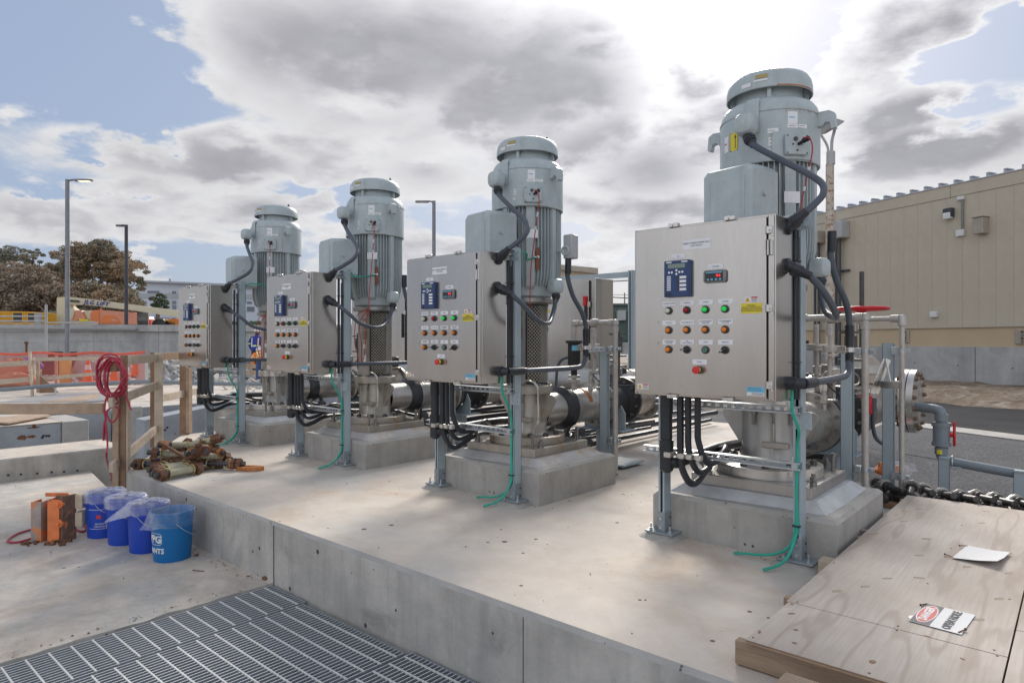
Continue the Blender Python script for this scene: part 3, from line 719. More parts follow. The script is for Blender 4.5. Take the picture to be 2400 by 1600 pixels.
def build_cabinet(i):
    ox = OX[i]+DX[i]; mk = lambda *p: (ox+p[0], p[1], p[2])
    t = thing('control_cabinet', ['stainless control cabinet nearest on the right with a lit red 0.6 readout', 'stainless control cabinet second from the right with two green lamps lit',
              'stainless control cabinet third from the right, left of the mesh guard', 'stainless control cabinet at the far left beside the timber railing'][i], 'control cabinet', (ox-.035, 3.53, .92), 'stainless pump control cabinets')
    O = (ox, 0, 0)
    def body():
        b = MB(); x0, x1, y0, y1, z0, z1 = -.442, .372, 3.402, 3.662, .925, 1.888
        b.cbox(x0, x1, y0, y1, z0, z1, .004)
        b.cbox(x0+.0, x0+.010, y0-.010, y0+.002, z0, z1, .002); b.box(x1-.022, x1-.019, y0-.012, y0, z0+.02, z1-.02)
        return b.mesh('cabinet_body', 'ss', smooth=False)
    bo = part('cabinet_body', cached('cabbody', body), t, origin=O)
    part('door_gasket', cached('gasket', lambda: MB().box(.332, .346, 3.3985, 3.4015, .935, 1.878).mesh('door_gasket', 'seal', smooth=False)), t, origin=O)
    dr = part('door', cached('door', lambda: MB().cbox(-.427, .333, 3.374, 3.4005, .940, 1.872, .003).mesh('door', 'ss', smooth=False)), t, origin=O)
    part('strip', cached('strip', lambda: MB().cbox(.340, .368, 3.385, 3.4015, .935, 1.878, .002).mesh('hinge_strip', 'ss', smooth=False)), t, origin=O)
    cl = cached('clamp', lambda: MB().cbox(-.018, .014, -.020, .008, -.020, .020, .004).cyl((-.002, -.020, 0), (-.002, -.030, 0), .007, n=8).box(.006, .016, -.012, .004, -.03, -.018).mesh('clamp', 'machined'))
    for z in (1.802, 1.404, 1.011): part('clamp', cl, t, origin=mk(.352, 3.386, z))
    part('hasp', cached('hasp', lambda: MB().tube([(-.010, 0, -.038), (.010, 0, -.038), (.010, 0, .038), (-.010, 0, .038)], .005, 6, closed=True).mesh('hasp', 'machined')), t, origin=mk(.352, 3.374, 1.713))
    ck = cached('clampt', lambda: MB().cbox(-.030, .030, -.010, .018, -.012, .012, .003).cyl((-.008, -.010, 0), (-.008, -.018, 0), .009, n=8).mesh('clamp', 'machined'))
    for x in (-.189, .137): part('clamp', ck, t, origin=mk(x, 3.388, 1.888)); part('clamp', ck, t, origin=mk(x-.01, 3.388, .926))
    yd = 3.374
    label_plate(dr, ox-.0435, yd, 1.767, .163, .054, 'name%d' % i)
    label_plate(dr, ox-.1535, yd, 1.708, .083, .025, 'b13'); label_plate(dr, ox+.0655, yd, 1.636, .083, .028, 'b14')
    # protection relay
    def relay():
        b = MB(); b.cbox(-.077, .077, -.030, 0, -.101, .101, .004); return b.mesh('relay_case', 'navy')
    rl = part('protection_relay', cached('relay', relay), dr, origin=mk(-.150, yd, 1.583))
    def relayface():
        b = MB(); z0 = 0
        b.slot(0).box(-.052, .052, -.0315, -.030, .058, .082)
        b.slot(1)
        for k in range(4): b.box(.014, .058, -.0315, -.030, .005-.022*k-.007, .005-.022*k+.007)
        for k in range(8): b.box(-.058, -.034, -.0312, -.030, .012-.0105*k-.003, .012-.0105*k+.003)
        for x, z in ((-.045, .035), (-.028, .035), (0, .045), (0, .025), (.018, .035), (.036, .035)): b.cyl((x, -.030, z), (x, -.0313, z), .0065, n=10)
        b.box(-.062, -.03, -.0312, -.030, .088, .095); b.box(.03, .065, -.0312, -.030, .088, .095)
        b.slot(2); b.cbox(-.066, -.036, -.036, -.030, -.093, -.078, .003)
        for k in range(4): b.cyl((.012, -.030, .005-.022*k), (.012, -.033, .005-.022*k), .008, n=10)
        return b.mesh('relay_keypad', ['lcd', 'plate', 'dark'], smooth=False)
    part('relay_keypad', cached('relayf', relayface), rl, origin=mk(-.150, yd, 1.583)) if False else None
    kp = part('relay_keypad', cached('relayf', relayface), dr, origin=mk(-.150, yd, 1.583))
    # panel meter
    def meter():
        b = MB(); b.cbox(-.0635, .0635, -.022, 0, -.034, .034, .009); return b.mesh('panel_meter', 'grey')
    part('panel_meter', cached('meter', meter), dr, origin=mk(.0645, yd, 1.583))
    def mface():
        b = MB(); b.slot(0).box(-.050, .050, -.0232, -.022, -.026, .026); b.slot(1).box(-.045, .045, -.0236, -.0232, .017, .023)
        for x in (-.034, -.012, .012, .034): b.box(x-.006, x+.006, -.0236, -.0232, -.022, -.013)
        return b.mesh('meter_face', ['dark', 'sky'], smooth=False)
    mf = part('meter_face', cached('mface', mface), dr, origin=mk(.0645, yd, 1.583))
    part('digits', TX['digits'], dr, origin=mk(.0645+.025, yd-.0245, 1.583+.003), rot=(PI/2, 0, 0), label='lit red digits 0.6')
    # lamps and switches
    cols = (-.212, -.102, .007, .117)
    rows = ((1.407, 1.447, ('lwhite', 'lred', 'lgreen' if i < 2 else 'lgreend', 'lgreen' if i < 2 else 'lgreend')), (1.2975, 1.339, ('amber',)*4), (1.1885, 1.230, ('amber', 'knob', 'push', 'knob2')))
    k = 0
    names = dict(lwhite='white indicator lamp', lred='red indicator lamp', lgreen='lit green indicator lamp', lgreend='unlit green indicator lamp', amber='amber indicator lamp', push='green push button')
    for z, zl, ks in rows:
        for x, kk in zip(cols, ks):
            label_plate(dr, ox+x+.002, yd, zl, .081, .026, 'b%d' % k); k += 1
            bz = part('switch' if 'knob' in kk else ('push_button' if kk == 'push' else 'indicator_lamp'), CACHE['bezel'], dr, origin=mk(x, yd, z), label=names.get(kk, 'black selector switch'))
            if kk in ('knob', 'knob2'):
                CACHE['knob']; 
                part('knob', CACHE['knob'], dr, origin=mk(x, yd, z), rot=(0, R_(0 if kk == 'knob' else -35), 0)); part('pointer', CACHE['knobmark'], dr, origin=mk(x, yd, z), rot=(0, R_(0 if kk == 'knob' else -35), 0))
            elif kk == 'push': part('push_cap', CACHE['lens_push'], dr, origin=mk(x, yd, z)); part('ring', CACHE['push_ring'], dr, origin=mk(x, yd, z))
            else: part('lens', CACHE['lens_'+kk], dr, origin=mk(x, yd, z))
    label_plate(dr, ox-.027, yd, 1.122, .083, .028, 'b12')
    def es(r0, r1, y0, y1, m):
        return MB().cyl((0, y0, 0), (0, y1, 0), r0, r1, n=20).mesh('emergency_stop', m)
    part('emergency_stop', cached('es0', lambda: es(.0215, .0215, 0, -.014, 'dark')), dr, origin=mk(-.030, yd, 1.079), label='red emergency stop button with yellow collar')
    part('yellow_collar', cached('es1', lambda: es(.0165, .0165, -.014, -.032, 'yel')), dr, origin=mk(-.030, yd, 1.079))
    part('mushroom_head', cached('es2', lambda: MB().cyl((0, -.030, 0), (0, -.038, 0), .016, .0215, n=20).cyl((0, -.038, 0), (0, -.047, 0), .0215, .020, n=20).cyl((0, -.047, 0), (0, -.050, 0), .020, .014, n=20).mesh('mushroom_head', 'ered')), dr, origin=mk(-.030, yd, 1.079))
    # stickers
    p = label_plate(dr, ox+.258, yd, 1.406, .110, .053, 'warnyel', 'yel', 'yellow_warning_plate')
    def warn():
        b = MB(); b.slot(0).box(-.036, .036, -.0012, 0, -.0165, .0165); b.slot(1).box(.0, .033, -.0016, -.0012, .007, .0145)
        b.slot(2).add([(-.033, -.0017, -.012), (-.005, -.0017, -.012), (-.019, -.0017, .013)], [(0, 1, 2)])
        b.slot(3); b.add([(-.019, -.0019, .007), (-.023, -.0019, -.002), (-.019, -.0019, -.001), (-.020, -.0019, -.010), (-.015, -.0019, .0015), (-.0185, -.0019, .001)], [(0, 1, 2, 5), (5, 2, 3, 4)])
        for z in (.001, -.005, -.011): b.box(.002, .031, -.0015, -.0012, z-.0012, z+.0012)
        return b.mesh('warning_sticker', ['white', 'redlab', 'warn', 'ink'], smooth=False)
    wm = cached('warn', warn)
    part('warning_sticker', wm, dr, origin=mk(.257, yd, 1.451)); part('warning_sticker', wm, dr, origin=mk(-.377, yd, .973))
    def blue():
        b = MB(); b.slot(0).box(-.045, .045, -.001, 0, -.006, .023); b.slot(1).box(-.045, .045, -.001, 0, -.023, -.0061); b.slot(2)
        for z in (.016, .009, .003): b.box(-.04, .03, -.0013, -.001, z-.0008, z+.0008)
        for z in (-.011, -.017): b.box(-.02, .04, -.0013, -.001, z-.0012, z+.0012)
        return b.mesh('blue_sticker', ['sky', 'white', 'ink'], smooth=False)
    part('blue_sticker', cached('blue', blue), dr, origin=mk(.279, yd, .977))
    return t

# vertical pump and motor ----------------------------------------
CYM = 4.345
def polar(a, r, z): return (r*math.cos(R_(a)), CYM+r*math.sin(R_(a)), z)
def motor_parts():
    P = {}
    P['body'] = MB().lathe([(.0, 1.60), (.205, 1.60), (.222, 1.615), (.222, 1.70), (.236, 1.735), (.250, 1.80), (.250, 2.36)], 48, (0, CYM))
    b = MB()
    nf = 56
    for i in range(nf):
        a = 360*i/nf
        if min(abs((a-q+180) % 360-180) for q in (0, 90, 180, 270)) < 6: continue
        if min(abs((a-q+180) % 360-180) for q in (45, 135, 225, 315)) < 5: continue
        t = R_(a); ca, sa = math.cos(t), math.sin(t); w = .0042
        prof = [(.235, 1.690), (.252, 1.700), (.268, 1.735), (.281, 1.80), (.286, 1.86), (.286, 2.345), (.24, 2.345)]
        vs_ = []
        for s in (-1, 1):
            for r, z in prof:
                ww = w*(1.0 if r < .26 else .75)
                vs_.append((r*ca-s*ww*sa, CYM+r*sa+s*ww*ca, z))
        n = len(prof)
        b.add(vs_, [tuple(range(n-1, -1, -1)), tuple(range(n, 2*n))]+[(i_, i_+1, n+i_+1, n+i_) for i_ in range(n-1)])
    for a in (45, 135, 225, 315, 0, 90, 180, 270):       # broad smooth ribs between the fin groups
        w = .034 if a % 90 == 45 else .022; t = R_(a); ca, sa = math.cos(t), math.sin(t); vs_ = []
        prof = [(.23, 1.668), (.262, 1.690), (.284, 1.78), (.289, 1.86), (.289, 2.35), (.24, 2.35)]
        for s in (-1, 1):
            for r, z in prof: vs_.append((r*ca-s*w*sa, CYM+r*sa+s*w*ca, z))
        n = len(prof); b.add(vs_, [tuple(range(n-1, -1, -1)), tuple(range(n, 2*n))]+[(i_, i_+1, n+i_+1, n+i_) for i_ in range(n-1)])
    P['fins'] = b
    P['skirt'] = MB().lathe([(.285, 2.345), (.300, 2.335), (.306, 2.34), (.306, 2.62), (.303, 2.665), (.292, 2.705), (.272, 2.735), (.245, 2.752), (.21, 2.757), (.205, 2.79), (.205, 2.85)], 64, (0, CYM))
    P['seam'] = MB().lathe([(.3055, 2.648), (.3085, 2.650), (.3085, 2.654), (.3055, 2.656)], 64, (0, CYM))
    P['cap'] = MB().lathe([(.0, 2.935), (.14, 2.948), (.20, 2.942), (.238, 2.925), (.256, 2.895), (.263, 2.860), (.265, 2.812), (.259, 2.808), (.255, 2.850), (.240, 2.885), (.0, 2.89)], 64, (0, CYM))
    return P
def motor_mesh(k):
    P = CACHE.setdefault('MP', motor_parts())
    return cached('mm'+k, lambda: P[k].mesh({'body': 'motor_housing', 'fins': 'cooling_fins', 'skirt': 'fan_cover', 'seam': 'cover_seam', 'cap': 'rain_cap'}[k], 'paint', ang=40))

def jbox_mesh(s=1.0):
    """rounded cast junction box, lid in front"""
    b = MB(); n = 20
    prof = [(0, -.060), (.030, -.058), (.050, -.048), (.060, -.030), (.062, .0), (.062, .035), (.0, .035)]
    vs_ = []
    for r, y in prof:
        for i in range(n):
            t = 2*PI*i/n; k = (abs(math.cos(t))**3.2+abs(math.sin(t))**3.2)**(-1/3.2)
            vs_.append((r*k*math.cos(t)*s, y*s, r*k*math.sin(t)*s*1.08))
    m = len(prof); b.add(vs_, [(j*n+i, (j+1)*n+i, (j+1)*n+(i+1) % n, j*n+(i+1) % n) for j in range(m-1) for i in range(n)])
    return b

def mesh_guard():
    b = MB(); r = .1795; z0, z1 = .885, 1.535; a0, a1 = -52, 52; rows = 42; cols = 11; w = .0017
    dz = (z1-z0)/rows; da = (a1-a0)/cols
    def P(a, z, rr=r): return Vector((rr*math.cos(R_(a)), CYM+rr*math.sin(R_(a)), z))
    for j in range(rows):
        for i in range(cols):
            off = .5*(j % 2); ac = a0+(i+off)*da
            if ac > a1-.5*da and off: pass
            # two sides of a diamond
            for s in (-1, 1):
                p = P(ac, z0+j*dz); q = P(ac+s*da*.5, z0+(j+1)*dz)
                if not (a0-1 <= ac+s*da*.5 <= a1+1): continue
                b.add([p+Vector((0, 0, -w)), q+Vector((0, 0, -w)), q+Vector((0, 0, w)), p+Vector((0, 0, w))], [(0, 1, 2, 3)])
    return b
def guard_frame():
    b = MB(); z0, z1 = .880, 1.540; a0, a1 = -53, 53
    b.lathe([(.177, z0-.008), (.182, z0-.008), (.182, z0+.008), (.177, z0+.008), (.177, z0-.008)], 24, (0, CYM), R_(a0), R_(a1))
    b.lathe([(.177, z1-.008), (.182, z1-.008), (.182, z1+.008), (.177, z1+.008), (.177, z1-.008)], 24, (0, CYM), R_(a0), R_(a1))
    for a in (a0, a1): b.lathe([(.177, z0), (.183, z0), (.183, z1), (.177, z1), (.177, z0)], 2, (0, CYM), R_(a-2.2), R_(a+2.2))
    return b
def stand_mesh():
    b = MB(); z0, z1 = .862, 1.56
    for c in (90, -90):
        a0, a1 = R_(c-36), R_(c+36); b.lathe([(.170, z0), (.178, z0), (.178, z1), (.170, z1), (.170, z0)], 20, (0, CYM), a0, a1)
        for a in (a0, a1):
            ca, sa = math.cos(a), math.sin(a); b.add([(r*ca, CYM+r*sa, z) for r, z in ((.170, z0), (.178, z0), (.178, z1), (.170, z1))], [(0, 1, 2, 3)])
    b.lathe([(.170, z0), (.178, z0), (.178, .888), (.170, .888)], 40, (0, CYM)); b.lathe([(.170, 1.532), (.178, 1.532), (.178, z1), (.170, z1)], 40, (0, CYM))
    return b

def build_pump(i):
    ox = OX[i]; O = (ox, 0, 0)
    t = thing('vertical_pump', ['tall vertical pump with pale grey motor nearest on the right, yellow arrow label', 'vertical pump with grey finned motor second from the right, round lifting eye',
              'vertical pump with grey finned motor third from the right', 'vertical pump with grey motor farthest away at the left'][i], 'vertical pump', (ox, CYM, .26), 'vertical motor pumps in a row')
    bodym = 'castd' if i in (0, 3) else 'cast'
    # base
    def base():
        b = MB(); b.cbox(-.372, .372, 3.985, 4.715, .316, .384, .004); return b.mesh('base_plate', bodym, smooth=False)
    bp = part('base_plate', cached('bp'+bodym, base), t, origin=O)
    fl = part('base_flange', cached('bf'+bodym, lambda: MB().lathe([(.0, .448), (.318, .448), (.325, .443), (.325, .386)], 64, (0, CYM)).mesh('base_flange', 'cast' if i in (1, 2) else 'machined')), t, origin=O)
    bm = cached('jack', lambda: bolt_m(.020, .022, .085)); bm2 = cached('hexb', lambda: bolt_m(.024, .024, 0, 'blackmet')); bm3 = cached('nutst', lambda: MB().cyl((0, 0, 0), (0, 0, .07), .013, n=8).cyl((0, 0, .0), (0, 0, .022), .024, n=6).cyl((0, 0, .03), (0, 0, .048), .022, n=6).mesh('bolt', 'greymet'))
    for a in (45, 135, 225, 315):
        x, y, z = polar(a, .435, .384); part('bolt', bm, bp, origin=(ox+x, y, z))
        x, y, z = polar(a+9, .435, .384); part('bolt', bm3, bp, origin=(ox+x, y, z))
    for a in (15, 75, 105, 165, 195, 255, 285, 345, -45):
        x, y, z = polar(a, .265, .448); part('bolt', bm2, fl, origin=(ox+x, y, z))
    # discharge head
    hd = part('discharge_head', cached('head'+bodym, lambda: MB().lathe([(.185, .448), (.172, .462), (.168, .47), (.168, .79)], 48, (0, CYM)).mesh('discharge_head', bodym)), t, origin=O)
    part('head_seam', cached('seamh', lambda: MB().lathe([(.1685, .47), (.1705, .47), (.1705, .79), (.1685, .79)], 2, (0, CYM), R_(-66), R_(-62)).mesh('head_seam', 'machined')), hd, origin=O)
    part('head_flange', cached('hf'+bodym, lambda: MB().lathe([(.165, .79), (.210, .790), (.215, .794), (.215, .857), (.211, .862), (.0, .862)], 56, (0, CYM)).mesh('head_flange', 'cast' if i in (1, 2) else 'machined')), t, origin=O)
    def ear():
        b = MB(); pts = []
        for k in range(9): q = R_(-60+k*20); pts.append((.105+.045*math.sin(q+PI/2-.0), .045*math.cos(q+PI/2)*-1+.10))
        outline = [(0, 0.0), (0, -.14), (.03, -.13), (.125, .01)]+[(.105+.042*math.cos(R_(a)), .055+.042*math.sin(R_(a))) for a in range(-40, 120, 20)]+[(0, .10)]
        n = len(outline); vs_ = [(x, -.011, z) for x, z in outline]+[(x, .011, z) for x, z in outline]
        b.add(vs_, [tuple(range(n)), tuple(range(2*n-1, n-1, -1))]+[(k, n+k, n+(k+1) % n, (k+1) % n) for k in range(n)])
        b.cyl((.105, -.0125, .055), (.105, .0125, .055), .022, n=16); return b.mesh('lifting_ear', bodym, smooth=False)
    em = cached('ear'+bodym, ear)
    part('lifting_ear', em, t, origin=(ox+.162, CYM, .69)); part('lifting_ear', em, t, origin=(ox-.162, CYM, .69), rot=(0, 0, PI))
    part('bracket', cached('brkh', lambda: MB().cbox(.02, .18, 4.155, 4.215, .565, .60, .004).cbox(.085, .098, 4.16, 4.19, .60, .72, .003).mesh('bracket', 'cast')), hd, origin=O)
    for a in (-20, -62, 20, -100): 
        x, y, z = polar(a, .1895, .789); part('bolt', cached('hfb', lambda: MB().cyl((0, 0, .09), (0, 0, -.085), .010, n=8).cyl((0, 0, 0), (0, 0, -.016), .017, n=6).cyl((0, 0, .073), (0, 0, .092), .018, n=6).mesh('bolt', 'greymet')), hd, origin=(ox+x, y, z))
    part('drain_tube', cached('drain', lambda: MB().tube(cr([(.10, 4.20, .90), (.18, 4.17, .91), (.235, 4.19, .86), (.235, 4.20, .74), (.235, 4.20, .58), (.20, 4.19, .51), (.195, 4.19, .455)], 6), .0095, 8).cyl((.195, 4.19, .445), (.195, 4.19, .47), .018, n=6).mesh('drain_tube', 'machined')), t, origin=O)
    # stand and guard
    st = part('pump_stand', cached('stand', lambda: stand_mesh().mesh('pump_stand', 'castd')), t, origin=O)
    part('coupling_in_dark_core', cached('shaft', lambda: MB().cyl((0, CYM, .86), (0, CYM, 1.56), .028, n=20).cyl((0, CYM, .90), (0, CYM, 1.52), .118, n=28).cyl((0, CYM, .86), (0, CYM, .95), .09, n=24).cyl((0, CYM, 1.5), (0, CYM, 1.56), .10, n=24).mesh('coupling_in_dark_core', 'seal')), st, origin=O)  # shaft and hubs, plus a wide dark cylinder added to blacken the interior
    gd = part('guard_frame', cached('gframe', lambda: guard_frame().mesh('guard_frame', 'black')), t, origin=O)
    part('mesh_guard', cached('guard', lambda: mesh_guard().mesh('mesh_guard', mat('expanded_metal', (.66, .62, .52), .5, .0, var=.2, vscale=12), smooth=False)), gd, origin=O, kind='stuff')
    part('stand_flange', cached('sflange', lambda: MB().lathe([(.17, 1.556), (.226, 1.556), (.232, 1.560), (.232, 1.592), (.228, 1.597), (.0, 1.597)], 48, (0, CYM)).mesh('stand_flange', 'castd')), t, origin=O)
    if i >= 1:
        def tags():
            b = MB()
            for k, (z, h, w, mi) in enumerate(((1.46, .03, .06, 0), (1.37, .025, .06, 0), (1.30, .09, .065, 0), (1.18, .045, .035, 1), (1.04, .10, .035, 1))):
                b.slot(mi); a = math.atan2(-.655, .756)-.62; b.lathe([(.1783, z-h/2), (.1795, z-h/2), (.1795, z+h/2), (.1783, z+h/2)], 3, (0, CYM), R_(-74)-w/.36, R_(-74)+w/.36)
            return b
        parts('rating_plate', 'tags', tags, ['greymet', 'plate'], st, origin=O)
    # motor
    mb = part('motor_housing', motor_mesh('body'), t, origin=O); part('cooling_fins', motor_mesh('fins'), mb, origin=O)
    fc = part('fan_cover', motor_mesh('skirt'), t, origin=O); part('cover_seam', motor_mesh('seam'), fc, origin=O)
    cp = part('rain_cap', motor_mesh('cap'), t, origin=O)
    for a in (20, 110, 200, 290):
        x, y, z = polar(a, .222, 2.80); part('spacer', cached('spacer', lambda: MB().box(-.016, .016, -.012, .012, -.055, .095).mesh('spacer', 'paint', smooth=False)), cp, origin=(ox+x, y, z), rot=(0, 0, R_(a)))
    x, y, z = polar(30, .17, 2.945); part('top_bolt', cached('topb', lambda: MB().cyl((0, 0, 0), (0, 0, .018), .014, n=6).cyl((0, 0, .018), (0, 0, .034), .008, n=8).mesh('top_bolt', 'blackmet')), cp, origin=(ox+x, y, z))
    def boss():
        b = MB()
        for a in (-88, 92):      # flat raised panels cast into the cover
            b.lathe([(.304, 2.52), (.314, 2.52), (.314, 2.70), (.296, 2.735)], 6, (0, CYM), R_(a-7), R_(a+7))
        b.lathe([(.305, 2.342), (.318, 2.342), (.318, 2.505), (.305, 2.515)], 8, (0, CYM), R_(-67), R_(-17))
        for a in (-67, -17):
            ca, sa = math.cos(R_(a)), math.sin(R_(a)); b.add([(r*ca, CYM+r*sa, z_) for r, z_ in ((.300, 2.342), (.318, 2.342), (.318, 2.505), (.300, 2.515))], [(0, 1, 2, 3)])
        return b
    parts('cast_boss', 'boss', boss, 'paint', fc, origin=O)
    def lug():
        b = MB(); prof = [(.0, -.03), (.0, .055), (.075, .055), (.105, .035), (.112, -.055), (.088, -.062), (.080, -.02), (.055, -.012), (.03, -.035)]
        n = len(prof); vs_ = [(x, -.026, z) for x, z in prof]+[(x, .026, z) for x, z in prof]
        b.add(vs_, [tuple(range(n-1, -1, -1)), tuple(range(n, 2*n))]+[(k, (k+1) % n, n+(k+1) % n, n+k) for k in range(n)]); return b.mesh('lifting_lug', 'paint', smooth=False)
    for a in ((2, 182) if i == 0 else (-8, 172)):
        x, y, z = polar(a, .295, 2.605); part('lifting_lug', cached('lug', lug), fc, origin=(ox+x, y, z), rot=(0, 0, R_(a)))
    # terminal box
    def tbox():
        b = MB(); w, d, h = .172, .17, .385; rings = []
        for (y, sx, sz, zo) in ((-.24, .86, .90, 0), (-.225, .95, .96, 0), (-.10, 1.0, 1.0, 0), (.04, .98, 1.0, 0)):
            X = w*sx; Z = h/2*sz; c = .030
            rings.append([(-X+c, y, -Z), (X-c, y, -Z), (X, y, -Z+c), (X, y, Z-c), (X-c, y, Z), (-X+c, y, Z), (-X, y, Z-c), (-X, y, -Z+c)])
        vs_ = sum(rings, []); n = 8
        b.add(vs_, [tuple(range(n))]+[(j*n+k, (j+1)*n+k, (j+1)*n+(k+1) % n, j*n+(k+1) % n) for j in range(3) for k in range(n)])
        return b.mesh('terminal_box', 'paint', ang=25)
    tb = part('terminal_box', cached('tbox', tbox), t, origin=(ox+.005, 3.985, 2.075), rot=(0, 0, R_(-10)))
    part('raised_panel', cached('tbp', lambda: MB().cbox(-.105, .12, -.2475, -.236, -.15, .125, .004).mesh('raised_panel', 'paint', smooth=False)), tb, origin=(ox+.005, 3.985, 2.075))
    parts('box_screw', 'tbs', lambda: MB().cyl((.168, -.12, .02), (.185, -.12, .02), .016, n=8).cyl((.17, -.05, -.12), (.18, -.05, -.12), .01, n=8), 'paint', tb, origin=(ox+.005, 3.985, 2.075))
    # junction boxes
    jb = part('junction_box', cached('jb', lambda: jbox_mesh().cyl((0, .03, 0), (0, .11, .0), .02, n=10).mesh('junction_box', 'paint', ang=30)), t, origin=(ox+.003, 3.945, 2.552))
    jb2 = part('junction_box', cached('jb2', lambda: jbox_mesh(.95).cyl((0, .03, 0), (0, .10, .0), .02, n=10).mesh('junction_box', 'paint', ang=30)), t, origin=(ox+.315, 4.335, 1.69), rot=(0, 0, R_(75)))
    # instrument plate
    def iplate():
        b = MB(); b.slot(0).cbox(-.075, .075, -.020, 0, -.062, .062, .004); b.slot(1)
        for x, z in ((-.062, .052), (.062, .052), (-.062, -.052), (.062, -.052)): b.cyl((x, -.020, z), (x, -.0215, z), .005, n=8)
        b.cyl((-.012, -.020, .032), (-.012, -.026, .032), .013, n=12); b.cyl((-.028, -.020, .0), (-.028, -.0215, .0), .006, n=8); b.cyl((.028, -.020, .002), (.028, -.0215, .002), .006, n=8); b.cyl((0, -.020, -.036), (0, -.0215, -.036), .007, n=8)
        b.slot(2); b.cyl((.006, -.02, .0), (.02, -.055, .012), .009, n=10); b.cyl((.018, -.05, .010), (.035, -.085, .018), .015, n=10)
        return b.mesh('instrument_plate', ['paint', 'blackmet', 'rubber'])
    x, y, z = polar(-42, .318, 2.425); part('instrument_plate', cached('ipl', iplate), fc, origin=(ox+x, y, z), rot=(0, 0, R_(48)))
    # stickers on the cover, following its curve
    def stick(a, z, w, h, ms, lines=0):
        b = MB(); r = .3068; da = w/r/2; b.slot(0).lathe([(r, z-h/2), (r, z+h/2)], 4, (0, CYM), R_(a)-da, R_(a)+da)
        b.slot(1)
        for k in range(lines): zz = z+h/2-(k+.6)*h/(lines+.3); b.lathe([(r+.0006, zz-h*.05), (r+.0006, zz+h*.05)], 3, (0, CYM), R_(a)-da*.75, R_(a)+da*(.75 if k % 2 else .4))
        return b.mesh('sticker', ms, smooth=False)
    for k, (a, z, w, h, ms, ln) in enumerate(((-44, 2.595, .062, .075, ('plate', 'sky'), 1), (-44, 2.545, .07, .022, ('plate', 'ink'), 1), (-31, 2.548, .06, .022, ('plate', 'ink'), 1), (-66, 2.52, .062, .030, ('plate', 'yellow'), 1),
                                 (-66, 2.455, .052, .052, ('plate', 'yellow'), 2), (-66, 2.40, .07, .022, ('plate', 'ink'), 2))):
        if i > 0 and k == 3: continue
        part('sticker', cached(('stk', k), lambda: stick(a, z, w, h, ms, ln)), fc, origin=O)
    if i == 0:
        part('rust_edge', MB().lathe([(.3066, 2.650), (.3090, 2.652), (.3066, 2.655)], 14, (0, CYM), R_(-52), R_(14)).mesh('rust_edge', 'orust'), fc, origin=O)
        rq = random.Random(6)
        for q_ in range(9):
            a_ = R_(rq.uniform(-52, 8)); h_ = rq.uniform(.006, .028); part('rust_drip', MB().lathe([(.3067, 2.650-h_), (.3069, 2.650)], 1, (0, CYM), a_, a_+.006).mesh('rust_drip', 'orust'), fc, origin=O)
        part('rust_edge', MB().lathe([(.2655, 2.811), (.2662, 2.814), (.2655, 2.818)], 14, (0, CYM), R_(-60), R_(0)).mesh('rust_edge', 'orust'), cp, origin=O)
        part('yellow_arrow_label', stick(-113, 2.50, .065, .115, ('yel', 'yel'), 0), fc, origin=O, label='yellow label with black upward arrow')
        b = MB(); r = .3078; a0 = R_(-110.5)
        def q(a, z): return (r*math.cos(a), CYM+r*math.sin(a), z)
        b.add([q(a0-.008, 2.455), q(a0+.008, 2.455), q(a0+.008, 2.525), q(a0-.008, 2.525)], [(0, 1, 2, 3)]); b.add([q(a0-.03, 2.522), q(a0+.03, 2.522), q(a0, 2.548)], [(0, 1, 2)])
        for z0_, z1_, q0, q1 in ((2.4425, 2.446, -.106, .106), (2.554, 2.5575, -.106, .106)): b.add([q(R_(-113)+q0, z0_), q(R_(-113)+q1, z0_), q(R_(-113)+q1, z1_), q(R_(-113)+q0, z1_)], [(0, 1, 2, 3)])
        for s in (-1, 1): b.add([q(R_(-113)+s*.106-.005, 2.4425), q(R_(-113)+s*.106+.005, 2.4425), q(R_(-113)+s*.106+.005, 2.5575), q(R_(-113)+s*.106-.005, 2.5575)], [(0, 1, 2, 3)])
        part('black_arrow', b.mesh('black_arrow', 'ink', smooth=False), fc, origin=O)
        part('sticker', stick(-127, 2.50, .045, .10, ('plate', 'redlab'), 1), fc, origin=O)
    # sticker on cap + nameplate on fins + brown bus plate
    def capst():
        b = MB(); b.slot(0).lathe([(.2652, 2.868), (.2632, 2.892)], 4, (0, CYM), R_(-88), R_(-72)); b.slot(1).lathe([(.2658, 2.850), (.2654, 2.862)], 4, (0, CYM), R_(-90), R_(-72)); b.slot(1).lathe([(.2662, 2.83), (.2656, 2.855)], 4, (0, CYM), R_(-108), R_(-94))
        return b
    parts('caution_sticker', 'capst', capst, ['yellow', 'plate'], cp, origin=O)
    part('nameplate', cached('npl', lambda: MB().lathe([(.291, 2.08), (.292, 2.08), (.292, 2.15), (.291, 2.15)], 4, (0, CYM), R_(-53), R_(-33)).mesh('nameplate', 'plate', smooth=False)), mb, origin=O)
    bus = polar(-34, .296, 1.91)
    bm_ = part('ground_bus', cached('bus', lambda: MB().cbox(-.017, .017, -.006, .0, -.09, .09, .002).mesh('ground_bus', 'copper', smooth=False)), mb, origin=(ox+bus[0], bus[1], bus[2]), rot=(0, 0, R_(56)), label='brown rusted ground bar')
    part('wire_lug', cached('wlug', lambda: MB().cyl((0, -.006, .012), (0, -.018, .012), .012, n=6).bar((-.035, -.012, .012), (0, -.012, .012), .018, .006).mesh('wire_lug', 'machined')), mb, origin=(ox+bus[0], bus[1], bus[2]), rot=(0, 0, R_(56)))
